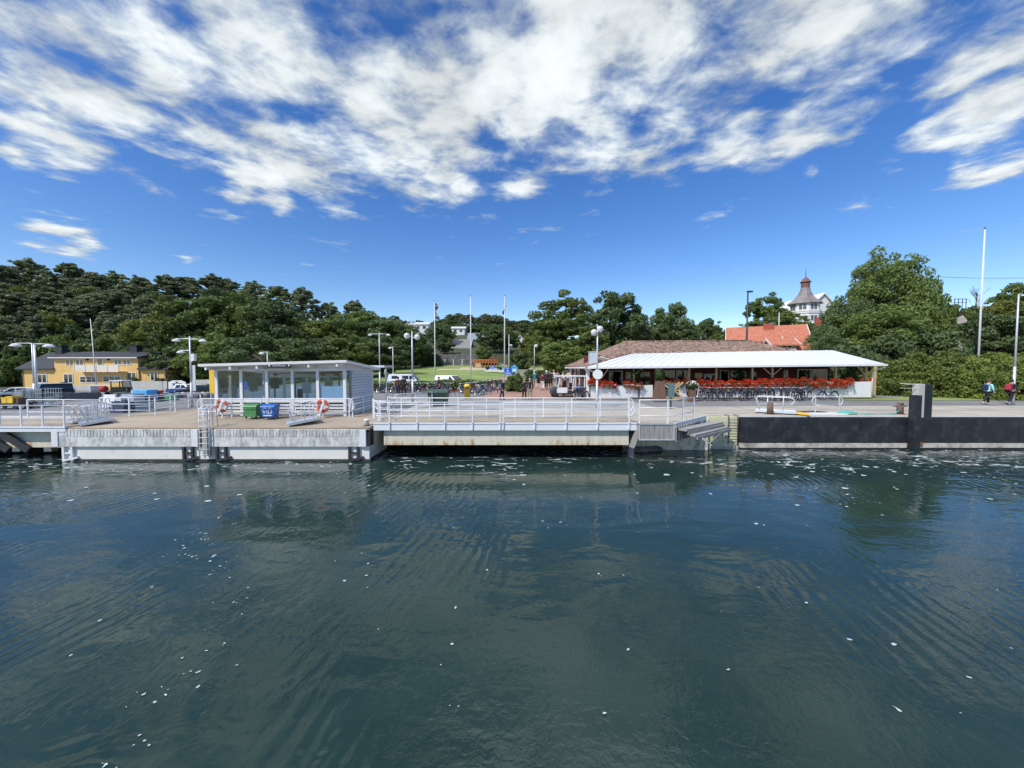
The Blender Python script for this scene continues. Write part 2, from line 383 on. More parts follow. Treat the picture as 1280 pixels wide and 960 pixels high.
# ---------------------------------------------------------------- sky with clouds (by direction, part of the world)
def build_world():
    w = bpy.data.worlds.new('World'); SC.world = w; w.use_nodes = True
    nt = w.node_tree; n = nt.nodes; L = nt.links
    bg = n['Background']; out = n['World Output']
    sky = n.new('ShaderNodeTexSky'); sky.sky_type = 'NISHITA'; sky.sun_disc = False
    sky.sun_elevation = EL; sky.sun_rotation = AZ; sky.altitude = 0; sky.air_density = 1.0; sky.dust_density = .25; sky.ozone_density = 2.5
    hs = n.new('ShaderNodeHueSaturation'); hs.inputs['Saturation'].default_value = SKYSAT; hs.inputs['Value'].default_value = 1.0; hs.inputs['Hue'].default_value = SKYHUE
    L.new(sky.outputs[0], hs.inputs['Color']); L.new(hs.outputs[0], bg.inputs['Color']); bg.inputs['Strength'].default_value = SKYSTR
    tc = n.new('ShaderNodeTexCoord'); D = tc.outputs['Generated']
    def M(op, a, b=None, c=None, clamp=False):
        x = n.new('ShaderNodeMath'); x.operation = op; x.use_clamp = clamp
        for i, q in enumerate((a, b, c)):
            if q is None: continue
            if isinstance(q, (int, float)): x.inputs[i].default_value = q
            else: L.new(q, x.inputs[i])
        return x.outputs[0]
    def SM(x, a, b):
        m = n.new('ShaderNodeMapRange'); m.interpolation_type = 'SMOOTHSTEP'; m.inputs[1].default_value = a; m.inputs[2].default_value = b
        L.new(x, m.inputs[0]); return m.outputs[0]
    sx = n.new('ShaderNodeSeparateXYZ'); L.new(D, sx.inputs[0])
    z = M('MAXIMUM', sx.outputs[2], .04)
    u = M('DIVIDE', sx.outputs[0], z); v = M('DIVIDE', sx.outputs[1], z)
    def noise(uo, us, vo, vs, detail, rough, dist, scale=1.0, w=0.0):
        cb = n.new('ShaderNodeCombineXYZ'); L.new(M('MULTIPLY_ADD', u, us, uo), cb.inputs[0]); L.new(M('MULTIPLY_ADD', v, vs, vo), cb.inputs[1]); cb.inputs[2].default_value = w
        t = n.new('ShaderNodeTexNoise'); t.inputs['Scale'].default_value = scale; t.inputs['Detail'].default_value = detail; t.inputs['Roughness'].default_value = rough; t.inputs['Distortion'].default_value = dist
        L.new(cb.outputs[0], t.inputs['Vector']); return t.outputs['Fac']
    # coverage: where in the sky the cloud fields stand
    cov = None
    for (px, py, s, a) in BLOBS:
        d = Vector(((px - 640) / F, CP + (480 - py) / F * SP, -SP + (480 - py) / F * CP))
        cz = 1 / d.length; d.normalize()
        sr = s * cz ** 1.5 / F; k = 1 / (sr * sr)
        vm = n.new('ShaderNodeVectorMath'); vm.operation = 'DOT_PRODUCT'; L.new(D, vm.inputs[0]); vm.inputs[1].default_value = d
        e = M('EXPONENT', M('MULTIPLY_ADD', vm.outputs['Value'], k, -k))
        cov = M('MULTIPLY', e, a) if cov is None else M('MULTIPLY_ADD', e, a, cov)
    cov = M('MINIMUM', cov, .47)
    cov = M('MULTIPLY_ADD', SM(sx.outputs[2], .64, .74), .2, cov)  # more cloud cover above the view, added for the water's reflection
    n1 = noise(3.1, 1.9, 1.7, 2.0, 9, .56, .2)
    n2 = noise(0, 5.2, 8, 5.6, 8, .58, .35)
    n3 = noise(5, 14.0, 2, 15.0, 4, .6, .2)
    f = M('ADD', M('MULTIPLY_ADD', n1, 1.45, M('MULTIPLY', n2, .68)), M('MULTIPLY', n3, .15))
    d = M('ADD', M('SUBTRACT', f, 1.25), cov)
    mask = SM(d, .12, .48)
    dens = SM(d, .22, .60)
    sh = noise(2.3, 2.6, 4.4, 2.0, 6, .55, .3)
    shade = SM(sh, .32, .66)
    up = SM(sx.outputs[2], .45, .95)
    br = M('MULTIPLY_ADD', dens, .17, .42)
    br = M('ADD', br, M('MULTIPLY_ADD', shade, .16, -.09))
    br = M('SUBTRACT', br, M('MULTIPLY', up, .08)); br = M('MULTIPLY_ADD', SM(sx.outputs[2], .68, .80), 1.25, br)  # clouds above the view brightened to lift their mirror image in the water
    mask = M('MULTIPLY', mask, SM(sx.outputs[2], .03, .12))
    mask = M('MULTIPLY', mask, .97)
    cc = n.new('ShaderNodeBackground'); 
    mc = n.new('ShaderNodeMix'); mc.data_type = 'RGBA'; mc.inputs[6].default_value = (.80, .92, 1.0, 1); mc.inputs[7].default_value = (.94, .985, 1.0, 1)
    L.new(dens, mc.inputs[0]); L.new(mc.outputs[2], cc.inputs['Color']); L.new(br, cc.inputs['Strength'])
    ms = n.new('ShaderNodeMixShader'); L.new(mask, ms.inputs[0]); L.new(bg.outputs[0], ms.inputs[1]); L.new(cc.outputs[0], ms.inputs[2]); L.new(ms.outputs[0], out.inputs['Surface'])
SKYSTR, SKYSAT, SKYHUE = .098, 1.31, .512
BLOBS = [
    (40, 110, 80, .46), (130, 50, 90, .46), (190, 105, 75, .46), (262, 140, 55, .46), (300, 50, 90, .44), (370, 165, 45, .4), (430, 60, 70, .4),
    (440, 130, 55, .36), (500, 198, 36, .4), (425, 243, 22, .4), (545, 212, 26, .36), (330, 205, 20, .2), (560, 90, 60, .46), (620, 50, 75, .5), (612, 160, 32, .36), (690, 100, 55, .42),
    (755, 100, 50, .4), (780, 140, 34, .34), (720, 10, 70, .44), (850, 40, 80, .42), (940, 25, 80, .34), (1040, 35, 60, .27), (1150, 15, 70, .25), (480, 20, 60, .4),
    (922, 158, 22, .4), (995, 166, 22, .32), (840, 163, 13, .3), (800, 60, 50, .36), (1180, 152, 30, .46), (1240, 112, 40, .48), (1290, 78, 46, .38), (1215, 208, 24, .42), (1270, 203, 30, .48), (1110, 205, 18, .3),
    (50, 290, 22, .42), (108, 303, 20, .42), (95, 188, 16, .34), (10, 195, 14, .32), (300, 240, 11, .34), (348, 252, 14, .36), (1017, 212, 9, .38), (745, 262, 15, .26), (235, 326, 12, .3), (650, 232, 16, .26), (668, 200, 12, .3),
    (500, -80, 220, .44), (150, -120, 200, .44), (900, -100, 220, .42), (1300, -60, 160, .36), (640, -420, 500, .36),
    (25, 20, 30, -.2), (310, 60, 18, -.1), (485, 85, 24, -.14), (945, 112, 32, -.24), (1130, 95, 45, -.22), (700, 62, 14, -.12), (740, 55, 12, -.1),
]
build_world()

# ---------------------------------------------------------------- water
def water_mat():
    m = bpy.data.materials.new('harbour_water'); m.use_nodes = True
    nt = m.node_tree; n = nt.nodes; L = nt.links; b = n['Principled BSDF']
    b.inputs['Roughness'].default_value = .02; b.inputs['IOR'].default_value = 1.333; b.inputs['Specular IOR Level'].default_value = .5
    g = n.new('ShaderNodeNewGeometry'); P = g.outputs['Position']
    def M(op, a, b_=None, c=None):
        x = n.new('ShaderNodeMath'); x.operation = op
        for i, q in enumerate((a, b_, c)):
            if q is None: continue
            if isinstance(q, (int, float)): x.inputs[i].default_value = q
            else: L.new(q, x.inputs[i])
        return x.outputs[0]
    def SM(x, a, b_):
        q = n.new('ShaderNodeMapRange'); q.interpolation_type = 'SMOOTHSTEP'; q.inputs[1].default_value = a; q.inputs[2].default_value = b_
        L.new(x, q.inputs[0]); return q.outputs[0]
    def NZ(scale, detail=2, rough=.5, dist=0.0, st=(1, 1, 1), rot=0.0, off=(0, 0, 0)):
        mp = n.new('ShaderNodeMapping'); mp.inputs['Scale'].default_value = st; mp.inputs['Rotation'].default_value = (0, 0, rot); mp.inputs['Location'].default_value = off
        L.new(P, mp.inputs['Vector'])
        t = n.new('ShaderNodeTexNoise'); t.noise_dimensions = '2D'; t.inputs['Scale'].default_value = scale; t.inputs['Detail'].default_value = detail; t.inputs['Roughness'].default_value = rough; t.inputs['Distortion'].default_value = dist
        L.new(mp.outputs[0], t.inputs['Vector']); return t.outputs['Fac']
    sx = n.new('ShaderNodeSeparateXYZ'); L.new(P, sx.inputs[0])
    swell = NZ(.35, 1, .5, .6, (1, 1.6, 1), .3)
    mid = NZ(1.15, 2, .5, .3, (1, 1.7, 1), -.35)
    rip = NZ(3.2, 3, .6, .25, (1, .45, 1), .6)         # fine ripples that run aslant
    wv = n.new('ShaderNodeTexWave'); wv.wave_type = 'BANDS'; wv.bands_direction = 'X'; wv.wave_profile = 'SIN'; wv.inputs['Scale'].default_value = 1.15; wv.inputs['Distortion'].default_value = 7.0; wv.inputs['Detail'].default_value = 3; wv.inputs['Detail Scale'].default_value = .8; wv.inputs['Detail Roughness'].default_value = .6
    mpw = n.new('ShaderNodeMapping'); mpw.inputs['Rotation'].default_value = (0, 0, R(24)); mpw.inputs['Scale'].default_value = (1, .45, 1); L.new(P, mpw.inputs[0]); L.new(mpw.outputs[0], wv.inputs['Vector'])
    wmask = SM(NZ(.19, 2, .5, .3, off=(.7, 2.9, 0)), .44, .60)
    fine = NZ(9.0, 2, .6, .4, (1, 1, 1), .2)
    patch = SM(NZ(.16, 2, .5, .8, off=(3.3, 7.1, 0)), .42, .62)
    patch2 = SM(NZ(.23, 2, .5, .5, off=(9.3, 1.1, 0)), .40, .62)
    far = SM(sx.outputs[1], 8.0, 16.0)
    edge = M('MULTIPLY', M('MAXIMUM', SM(sx.outputs[0], 13, 19), SM(M('MULTIPLY', sx.outputs[0], -1), 12, 18)), SM(sx.outputs[1], 10, 14))
    h = M('MULTIPLY', swell, M('MULTIPLY_ADD', far, -.012, .03))
    h = M('MULTIPLY_ADD', mid, M('ADD', M('MULTIPLY_ADD', far, -.004, .011), M('MULTIPLY', edge, .024)), h)
    h = M('MULTIPLY_ADD', rip, M('MULTIPLY_ADD', patch, .0078, .0016), h)
    h = M('MULTIPLY_ADD', fine, M('MULTIPLY_ADD', patch2, .0026, .0007), h)
    h = M('MULTIPLY_ADD', wv.outputs['Fac'], M('MULTIPLY', wmask, .0046), h)
    bp = n.new('ShaderNodeBump'); bp.inputs['Strength'].default_value = 1.0; bp.inputs['Distance'].default_value = 1.0
    L.new(h, bp.inputs['Height'])
    # milky suspended matter
    c = n.new('ShaderNodeMix'); c.data_type = 'RGBA'; c.inputs[6].default_value = (.008, .025, .022, 1); c.inputs[7].default_value = (.026, .05, .042, 1)
    L.new(NZ(.3, 4, .6, 1.0, (1, 1.3, 1)), c.inputs[0])
    # pale flecks: wave glints painted along the quay, some drifting foam lines
    fq = SM(sx.outputs[1], 13.2, 18.0)
    f1 = NZ(2.2, 5, .62, 1.2, (.5, 1.5, 1), .12)
    f2 = NZ(.30, 3, .5, .6, off=(1.7, 4.4, 0))
    fo = M('ADD', f1, M('ADD', M('MULTIPLY_ADD', fq, .20, -.11), M('MULTIPLY_ADD', f2, .22, -.11)))
    foam_glint = SM(fo, .70, .745)
    dr = M('ADD', NZ(4.6, 2, .6, .0, (1, .8, 1), .5, (5, 2, 0)), M('MULTIPLY_ADD', NZ(.4, 2, .5, .4, (1.6, .5, 1), .6, (2.2, 8.8, 0)), .3, -.15))
    foam2 = SM(dr, .83, .85)
    fm = M('MAXIMUM', foam_glint, foam2)
    c2 = n.new('ShaderNodeMix'); c2.data_type = 'RGBA'; c2.inputs[7].default_value = (.62, .66, .66, 1)
    L.new(M('MULTIPLY', fm, .8), c2.inputs[0]); L.new(c.outputs[2], c2.inputs[6]); L.new(c2.outputs[2], b.inputs['Base Color'])
    L.new(M('MULTIPLY_ADD', fm, .5, .02), b.inputs['Roughness']); L.new(bp.outputs[0], b.inputs['Normal'])
    return m
wb = MB(); wb.quad((-900, -900, 0), (900, -900, 0), (900, 26, 0), (-900, 26, 0))
tag(wb.build('water', water_mat(), fix=False), kind='structure')

def foam_glint():
    r = random.Random(9); b = MB()
    trail = [(255, 676), (225, 688), (240, 696), (262, 704), (276, 716), (288, 742), (294, 766), (272, 800), (262, 812), (240, 830), (206, 856), (190, 870), (186, 884), (160, 896), (176, 930), (132, 958)]
    spots = []
    for (px, py) in trail:
        for k in range(r.choice([1, 2, 3, 5]) if py > 705 else 9): spots.append((px + r.gauss(0, 8 if py > 705 else 16), py + r.gauss(0, 7 if py > 705 else 9), r.uniform(.25, .8)))
    spots += [(431, 726, 1.3), (458, 720, .8), (459, 735, .6), (551, 832, .9), (460, 705, .7), (1008, 754, 1.1), (1118, 806, 1.3), (1212, 847, .9), (1062, 800, 1.0), (785, 812, .9), (910, 838, 1.0), (945, 655, 1.5), (955, 657, 1.2)]
    for k in range(9): spots.append((r.uniform(0, 1280), r.uniform(590, 900), r.uniform(.3, .8)))
    for k in range(90):
        px = r.choice([r.uniform(0, 260), r.uniform(880, 1280), r.uniform(980, 1280), r.uniform(260, 880)]); spots.append((px, 580 + abs(r.gauss(0, 26)), r.uniform(.3, 1.1)))  # flecks near the quay stand for bright wave glints
    for (px, py, s) in spots:
        if py < 574: continue
        D = gd(py, 0.0); x = gx(px, D, py)
        if D > 17.6: continue
        n = 8; w = (.0125 if D < 12 else .02) * s * (1 + D * .09); a0 = r.uniform(0, 3); st = r.uniform(1.2, 2.6); ca, sa = math.cos(r.gauss(.2, .5)), math.sin(r.gauss(.2, .5))
        pts = []; zf = r.uniform(.003, .016)
        for i in range(n):
            a = 2 * math.pi * i / n; q = w * r.uniform(.55, 1.25); u, v = q * st * math.cos(a), q * math.sin(a) * (1 + D * .05); pts.append((x + u * ca - v * sa, D + u * sa + v * ca, zf))
        b.add(pts, [tuple(range(n))])
    o = b.build('foam_glint', mat('sea_foam_glint', (.45, .48, .48), .8, var=.25, vs=25), fix=False); tag(o, kind='stuff')
foam_glint()
# ---------------------------------------------------------------- land
def build_land():
    xs = sorted(set([-900, -600, -400, -300] + list(range(-240, -60, 8)) + [x * 2.0 for x in range(-30, 41)] + list(range(84, 260, 8)) + [300, 400, 600, 900]))
    ys = sorted(set([21.0] + [22 + 2 * k for k in range(0, 44)] + [92.2, 93.4] + list(range(110, 250, 6)) + [270, 300, 350, 420, 550, 800, 1200]))
    vs = [(x, y, H(x, y) - .02) for y in ys for x in xs]; nx = len(xs)
    b = MB()
    b.v = vs
    for j in range(len(ys) - 1):
        for i in range(nx - 1):
            x, y = (xs[i] + xs[i + 1]) / 2, (ys[j] + ys[j + 1]) / 2
            z = 1
            if -46 < x < 14 and 46 < y < 92: z = 0
            if 26 < x and 29 < y < 34: z = 0
            b.cur = z; b.face([j * nx + i, j * nx + i + 1, (j + 1) * nx + i + 1, (j + 1) * nx + i], True)
    o = b.build('ground', [LAWNM, GROUNDM], fix=False); tag(o, kind='structure')
build_land()
def drape(name, m, xs, ys, off, hole=None):
    b = MB(); nx = len(xs)
    b.v = [(x, y, H(x, y) - .02 + off) for y in ys for x in xs]
    for j in range(len(ys) - 1):
        for i in range(nx - 1): b.face([j * nx + i, j * nx + i + 1, (j + 1) * nx + i + 1, (j + 1) * nx + i], True)
    return tag(b.build(name, m, fix=False), kind='structure')
def rng(a, b, s):
    n = max(1, round((b - a) / s)); return [a + (b - a) * i / n for i in range(n + 1)]
drape('asphalt', ASPH, rng(-120, 60, 2), rng(21.0, 46, 2) , .012)
drape('parking_asphalt', ASPH, rng(-90, -24, 2), rng(46, 58, 2), .014)
b = MB(); b.add([(-14, 20.3, Q), (6.1, 20.3, Q), (6.1, 21.0, Q), (9.5, 21.0, Q), (9.5, 31, Q), (-3, 33.5, Q), (-14, 30, Q)], [(0, 1, 2, 3, 4, 5, 6)]); tag(b.build('paving', PAVE, loc=(0, 0, -.004)), kind='structure')
drape('brick_path', BRICKP, rng(-2.5, 8.5, 1), rng(32, 62, 1), .03)
drape('sand_path', SAND, rng(-15, 9, 1), rng(76, 79.5, .8), .03)
drape('sand_patch', SAND, rng(-11, 4, 1), rng(79.5, 84, .8), .03)
b = MB(); b.add([(6.0, 18.02, Q), (7.6, 18.02, Q), (10.5, 20.95, Q), (60, 20.95, Q), (60, 27.3, Q), (12, 26.0, Q), (6.0, 24.5, Q), (-6.0, 22.2, Q), (-6.0, 20.2, Q), (6.0, 20.2, Q)], [list(range(10))])
tag(b.build('apron', APRONR, loc=(0, 0, .004)), kind='structure')
JOINT = mat('joint_tar', (.08, .075, .07), .9)
b = MB()
for x in [11.2 + 3.6 * k for k in range(12)]: b.box(x, x + .025, 21.0, 26.6, Q + .005, Q + .009)
b.box(11, 60, 23.6, 23.63, Q + .006, Q + .010)
for x in [-6 + 2.4 * k for k in range(6)]: b.box(x, x + .02, 22.4, 24.6, Q + .005, Q + .009)
for x in [-20 + 3.2 * k for k in range(4)]: b.box(x, x + .025, 20.9, 24.0, Q + .009, Q + .013)
tag(b.build('paving_joint', JOINT), kind='structure')
# grass verge under the hedge on the right
drape('grass_verge', LAWNM, rng(27, 60, 1.5), rng(30.8, 34, .8), .035)

# ---------------------------------------------------------------- quay walls, pier
t = thing('quay_wall', 'long concrete quay wall behind the black fender panels, under the beige apron', 'quay wall', (0, 0, 0))
b = MB(); b.box(12.0, 60, 21.0, 21.6, -1.5, 1.5).box(10.6, 12.0, 21.0, 21.6, -1.5, 1.5); b.build('wall', CONC, t)
b = MB(); b.box(12.36, 60, 20.66, 20.98, .1, .345); b.build('footing_strip', mat('dirty_pale_concrete', (.5, .47, .4), .85, var=.25, vs=2.5, dirt=(.2, .17, .13), ds=1.8, dt=(.5, .66)), t)
b = MB(); b.box(12.36, 60, 20.64, 20.98, -.3, .1); b.build('waterline_growth', BLACK, t)
b = MB(); b.box(12.3, 60, 20.9, 22.0, 1.5, 1.797); b.build('coping', COPING, t, bevel=.03)
x = 12.36; i = 0
while x < 44:
    wd = [2.25, 1.6, 2.6, 2.1][i % 4]
    if abs(x - 22.0) > 3 or True:
        b = MB(); b.box(x, x + wd - .012, 20.68 - .01 * (i % 2), 21.0, .37, 1.74); b.build('fender_panel', BLACKF, t, bevel=.02)
    x += wd; i += 1
t = thing('quay_wall', 'cream painted quay wall stub with an iron ladder, beside the wooden steps', 'quay wall', (0, 0, 0))
b = MB(); b.box(10.55, 12.32, 20.85, 21.5, .15, 1.79); b.build('wall', CREAM, t, bevel=.02)
b = MB(); b.box(7.2, 12.3, 20.8, 21.4, -1.5, .15); b.build('footing', CONC, t)
l = thing('ladder', 'rusty iron ladder fixed to the cream quay wall stub', 'ladder', (11.95, 20.8, 0))
b = MB(); b.tube([(-.25, .3, 1.83), (-.25, -.05, 1.86), (-.25, -.08, .25)], .025).tube([(.25, .3, 1.83), (.25, -.05, 1.86), (.25, -.08, .25)], .025); b.build('stile', DARKST, l)
for k in range(5):
    b = MB(); b.cyl((-.25, -.08, .4 + k * .3), (.25, -.08, .4 + k * .3), .018, n=6); b.build('rung', DARKST, l)

def beam_wall(name, label, x0, x1, y, z0, z1):
    m = MT.get('stained_beige')
    if m is None:
        m = bpy.data.materials.new('stained_beige'); m.use_nodes = True; MT['stained_beige'] = m
        nt = m.node_tree; n = nt.nodes; L = nt.links; bs = n['Principled BSDF']; bs.inputs['Roughness'].default_value = .85
        tc = n.new('ShaderNodeTexCoord'); mp = n.new('ShaderNodeMapping'); mp.inputs['Scale'].default_value = (1.3, 1, .35); L.new(tc.outputs['Object'], mp.inputs[0])
        nz = n.new('ShaderNodeTexNoise'); nz.inputs['Scale'].default_value = 2.6; nz.inputs['Detail'].default_value = 8; nz.inputs['Roughness'].default_value = .7; L.new(mp.outputs[0], nz.inputs['Vector'])
        sz = n.new('ShaderNodeSeparateXYZ'); L.new(tc.outputs['Object'], sz.inputs[0])
        zz = n.new('ShaderNodeMapRange'); zz.inputs[1].default_value = .6; zz.inputs[2].default_value = 1.25; zz.inputs[3].default_value = .08; zz.inputs[4].default_value = -.05; L.new(sz.outputs[2], zz.inputs[0])
        ad = n.new('ShaderNodeMath'); L.new(nz.outputs['Fac'], ad.inputs[0]); L.new(zz.outputs[0], ad.inputs[1])
        cr = n.new('ShaderNodeValToRGB'); e = cr.color_ramp.elements
        e[0].position = .35; e[0].color = (.7, .66, .52, 1); e[1].position = .57; e[1].color = (.62, .57, .43, 1)
        for p, c in ((.66, (.42, .27, .13, 1)), (.74, (.22, .1, .045, 1)), (.82, (.05, .035, .03, 1))):
            k = e.new(p); k.color = c
        L.new(ad.outputs[0], cr.inputs[0]); L.new(cr.outputs[0], bs.inputs['Base Color'])
    t = thing(name, label, 'quay wall')
    b = MB(); b.box(x0, x1, y, y + .8, z0, z1); b.build('edge_beam', m, t, bevel=.02)
    b = MB(); b.box(x0, x1, y + 3.5, y + 3.8, -1.5, 1.6); b.build('void_shade_wall', DARKIN, t)  # near-black sheet paints the shade of the open void below the beam
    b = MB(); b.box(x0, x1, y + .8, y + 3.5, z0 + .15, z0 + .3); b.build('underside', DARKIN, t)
    for k in range(0):
        b = MB(); b.cyl((x0 + 1.5 + 3 * k, y + 1.6, -1), (x0 + 1.5 + 3 * k, y + 1.6, z0 + .1), .3, n=12); b.build('pile', CONC, t)
    return t
beam_wall('quay_wall', 'rust stained beige quay edge beam under the middle walkway', gx(479, 18.45), 5.62, 18.42, .69, 1.44)
beam_wall('quay_wall', 'rust stained beige quay edge beam under the far left walkway', -60, -20.4, 18.3, .6, 1.41)
t = thing('rubble_mound', 'dark boulders at the waterline below the wooden steps', 'boulders')
for k in range(4):
    b = MB(); b.sphere((6.3 + k * .5 + random.uniform(-.1, .1), 20.6 + random.uniform(-.3, .2), .02), .42, 8, 6, (1, .8, .5)); b.build('boulder', STONE, t)
b = MB(); b.box(6.15, 10.54, 20.6, 21.3, -1.0, 1.78); tag(b.build('quay_wall', mat('stained_pale_concrete', (.74, .7, .58), .85, var=.2, vs=3, dirt=(.2, .17, .12), ds=2.2, dt=(.5, .68), stretch=(1.4, 1, .5))), 'mossy concrete quay wall behind the weathered plank fender and steps', 'quay wall')

# the pier block with the waiting hall on it: sloping brown deck
def deckz(y): return 1.60 + (Q - 1.60) * sstep(18.0, 20.6, y)
t = thing('ferry_pier', 'white painted concrete ferry pier with brown deck, below the waiting hall', 'pier')
X0, X1 = gx(77, 18.1), gx(461, 18.1)
b = MB(); b.box(X0, X1, 18.06, 20.6, -1.5, 1.57); b.build('block', WPIER, t, bevel=.03)
dk = MB(); ysd = rng(17.95, 20.8, .4)
for j in range(len(ysd) - 1):
    a, c = ysd[j], ysd[j + 1]; za, zc = deckz(a) + .008, deckz(c) + .008
    dk.add([(X0 - .7, a, za), (X1 + .02, a, za), (X1 + .02, c, zc), (X0 - .7, c, zc)], [(0, 1, 2, 3)], True)
zt = Q + .008
dk.add([(X0 - .7, 20.8, zt), (X1 + .02, 20.8, zt), (X1 - .05, 25.5, zt), (-20.0, 24.2, zt), (X0 - .7, 20.82, zt)], [(0, 1, 2, 3, 4)])
dk.box(X0 - .7, X1 + .02, 17.95, 18.12, 1.40, 1.605)
dk.build('deck', APRON, t, fix=False)
b = MB(); b.box(X0 - .05, X1 + .05, 18.02, 18.1, -.1, .1).box(X1, X1 + .06, 18.05, 20.6, -.1, .12); b.build('waterline_growth', mat('mussel_growth', (.05, .05, .042), .95, var=.5, vs=8, bump=.05, bs=9), t)
def pier_fender(px0, px1, y, label):
    f = thing('fender_beam', label, 'fender', (0, 0, 0))
    x0, x1 = gx(px0, y), gx(px1, y)
    b = MB(); b.box(x0, x1, y, y + .12, .71, 1.53); b.build('panel', FENDER, f, bevel=.015)
    b = MB(); k = x0 + .5
    while k < x1 - .4:
        b.box(k, k + .1, y - .014, y + .01, 1.2, 1.51); k += .155
    b.build('rib', FENDER, f)
    for xe in (x0 + .02, x1 - .32):
        b = MB(); b.box(xe, xe + .3, y - .035, y + .01, .72, 1.52); b.build('end_plate', WHITE, f, bevel=.01)
    b = MB(); b.box(x1 + .004, x1 + .16, y + .02, y + .5, .75, 1.5); b.build('gap_shade_block', BLACK, f)  # black block fills in for the shaded gap at the fender's right end
    for xb in (x0 + (x1 - x0) * .09, x0 + (x1 - x0) * .91):
        s = MB(); s.box(xb - .2, xb - .1, y + .02, y + .125, -.15, .705).box(xb + .2, xb + .3, y + .02, y + .125, .05, .705).box(xb - .1, xb + .2, y + .04, y + .12, .36, .44)
        s.bar((xb - .15, y + .05, .05), (xb + .5, y + .08, .2), .1); s.build('bracket', WHITE if xb < x0 + 2 and px0 < 100 else DARKST, f)
    return f
pier_fender(61, 246, 17.93, 'left long grey scuffed fender beam along the white pier')
pier_fender(253, 457, 17.93, 'right long grey scuffed fender beam along the white pier')
b = MB(); b.box(0, .22, 0, .5, .3, 1.62); tag(b.build('ladder_recess', CONC, loc=(gx(248, 17.7), 17.8, 0)), 'grey recess post between the two pier fender beams', 'post')

# wooden landing with steps
t = thing('wooden_landing', 'weathered grey plank fender landing right of the middle walkway', 'landing')
b = MB(); b.box(5.95, 7.58, 17.98, 18.1, 1.05, 1.79)
n0 = Vector((7.58, 18.0, 0)); n1 = Vector((10.5, 20.8, 0))
b.build('front_planks', WOODG, t)
for k in range(7):
    q = MB(); q.box(5.97 + k * .232, 5.97 + k * .232 + .212, 17.94, 17.98, 1.02, 1.785); q.build('plank', WOODG, t)
q = MB(); q.box(5.94, 7.6, 17.9, 17.94, 1.02, 1.06).box(5.94, 5.98, 17.9, 17.94, 1.06, 1.79).box(7.56, 7.6, 17.9, 17.94, 1.06, 1.79).box(5.94, 7.6, 17.9, 17.94, 1.76, 1.8); q.build('edge_frame', GALV, t)
d = (n1 - n0).normalized(); nn = Vector((d.y, -d.x, 0))
q = MB()
for k in range(8):
    a = n0 + d * (.05 + k * .3); q.bar(a + Vector((0, 0, .95)), a + Vector((0, 0, 1.70)), .03, .27, up=nn)
q.build('side_planks', WOODG, t)
q = MB(); a = n0 + nn * .05; q.bar(a + Vector((0, 0, 1.70)), n1 - d * .2 + nn * .05 + Vector((0, 0, 1.74)), .1, .22); q.build('kerb_plate', GALV, t)
q = MB(); q.add([(5.96, 18.1, 1.5), (7.58, 18.1, 1.5), (10.3, 20.75, 1.5), (5.96, 20.75, 1.5)], [(0, 1, 2, 3)]); q.add([(5.96, 18.1, 1.79), (7.58, 18.1, 1.79), (10.3, 20.75, 1.79), (5.96, 20.75, 1.79)], [(0, 1, 2, 3)]); q.build('platform', CONC, t, fix=False)
for (p0, p1, z, w) in (((7.95, 17.98), (11.0, 20.45), 1.5, .5), ((8.35, 17.9), (11.3, 20.35), 1.26, .46)):
    q = MB(); q.bar((*p0, z), (*p1, z), w, .09); q.build('step', WOODG, t)
    q = MB(); q.bar((p0[0] + .25, p0[1] - .12, z - .12), (p1[0] + .2, p1[1] - .2, z - .12), .05, .14); q.build('step_edge', WOODG, t)
q = MB()
for s in (.25, .8):
    q.bar(n0 + d * 4.2 * s + nn * .1 + Vector((0, 0, 1.35)), n0 + d * 4.2 * s + nn * 1.2 + Vector((0, 0, .98)), .06, .1)
q.tube([n0 + d * .9 + nn * 1.1 + Vector((0, 0, .72)), n0 + d * 3.2 + nn * 1.1 + Vector((0, 0, 1.15))], .03)
q.build('stringer', WOODG, t)

# walkways (platforms) with white edge girders
def walkway(label, x0, x1, y0, y1, z, gz):
    t = thing('walkway', label, 'walkway')
    b = MB(); b.box(x0, x1, y0 + .06, y1, z - .12, z - .006); b.build('deck', APRON, t)
    b = MB(); b.box(x0, x1, y0, y0 + .06, gz, z + .004).box(x0, x1, y0 - .03, y0 + .0, z - .06, z + .006); b.build('edge_girder', WHITEM, t)
    k = x0 + .4
    while k < x1: b = MB(); b.box(k, k + .12, y0 + .06, y1, gz + .05, z - .12); b.build('cross_beam', DARKST, t); k += 1.45
    return t
walkway('middle steel walkway platform with white edge girder', gx(466, 18.2), 5.93, 18.2, 20.1, Q, 1.44)
wl = walkway('far left steel walkway platform with white edge girder', -40, gx(79, 17.9), 17.9, 20.08, 1.66, 1.42)
b = MB(); b.box(-60, -20.0, 20.1, 21.05, .9, 1.79); tag(b.build('kerb', CONCL), kind='structure')
b = MB(); b.box(gx(462, 20.2), 6.1, 20.12, 21.05, .9, 1.79); tag(b.build('kerb', CONCL), kind='structure')
for px in (22, 47, -20, -60):
    b = MB(); x = gx(px, 18.6); b.bar((x - 1.2, 18.0, 1.45), (x - .1, 18.22, .5), .14, .3); b.build('strut', DARKST, wl)
    b = MB(); b.bar((x + .1, 18.2, 1.4), (x - .5, 19.6, 1.0), .06); b.box(x - .25, x + .15, 19.7, 20.0, .1, .5); b.build('brace', GALV, wl)
b = MB(); b.cyl((5.9, 18.8, -1), (6.0, 19.4, 1.4), .16, n=8); b.bar((5.75, 18.4, .6), (6.1, 18.3, 1.7), .25); tag(b.build('corner_pile', WOODG), 'leaning weathered corner post between walkway and plank landing', 'post')
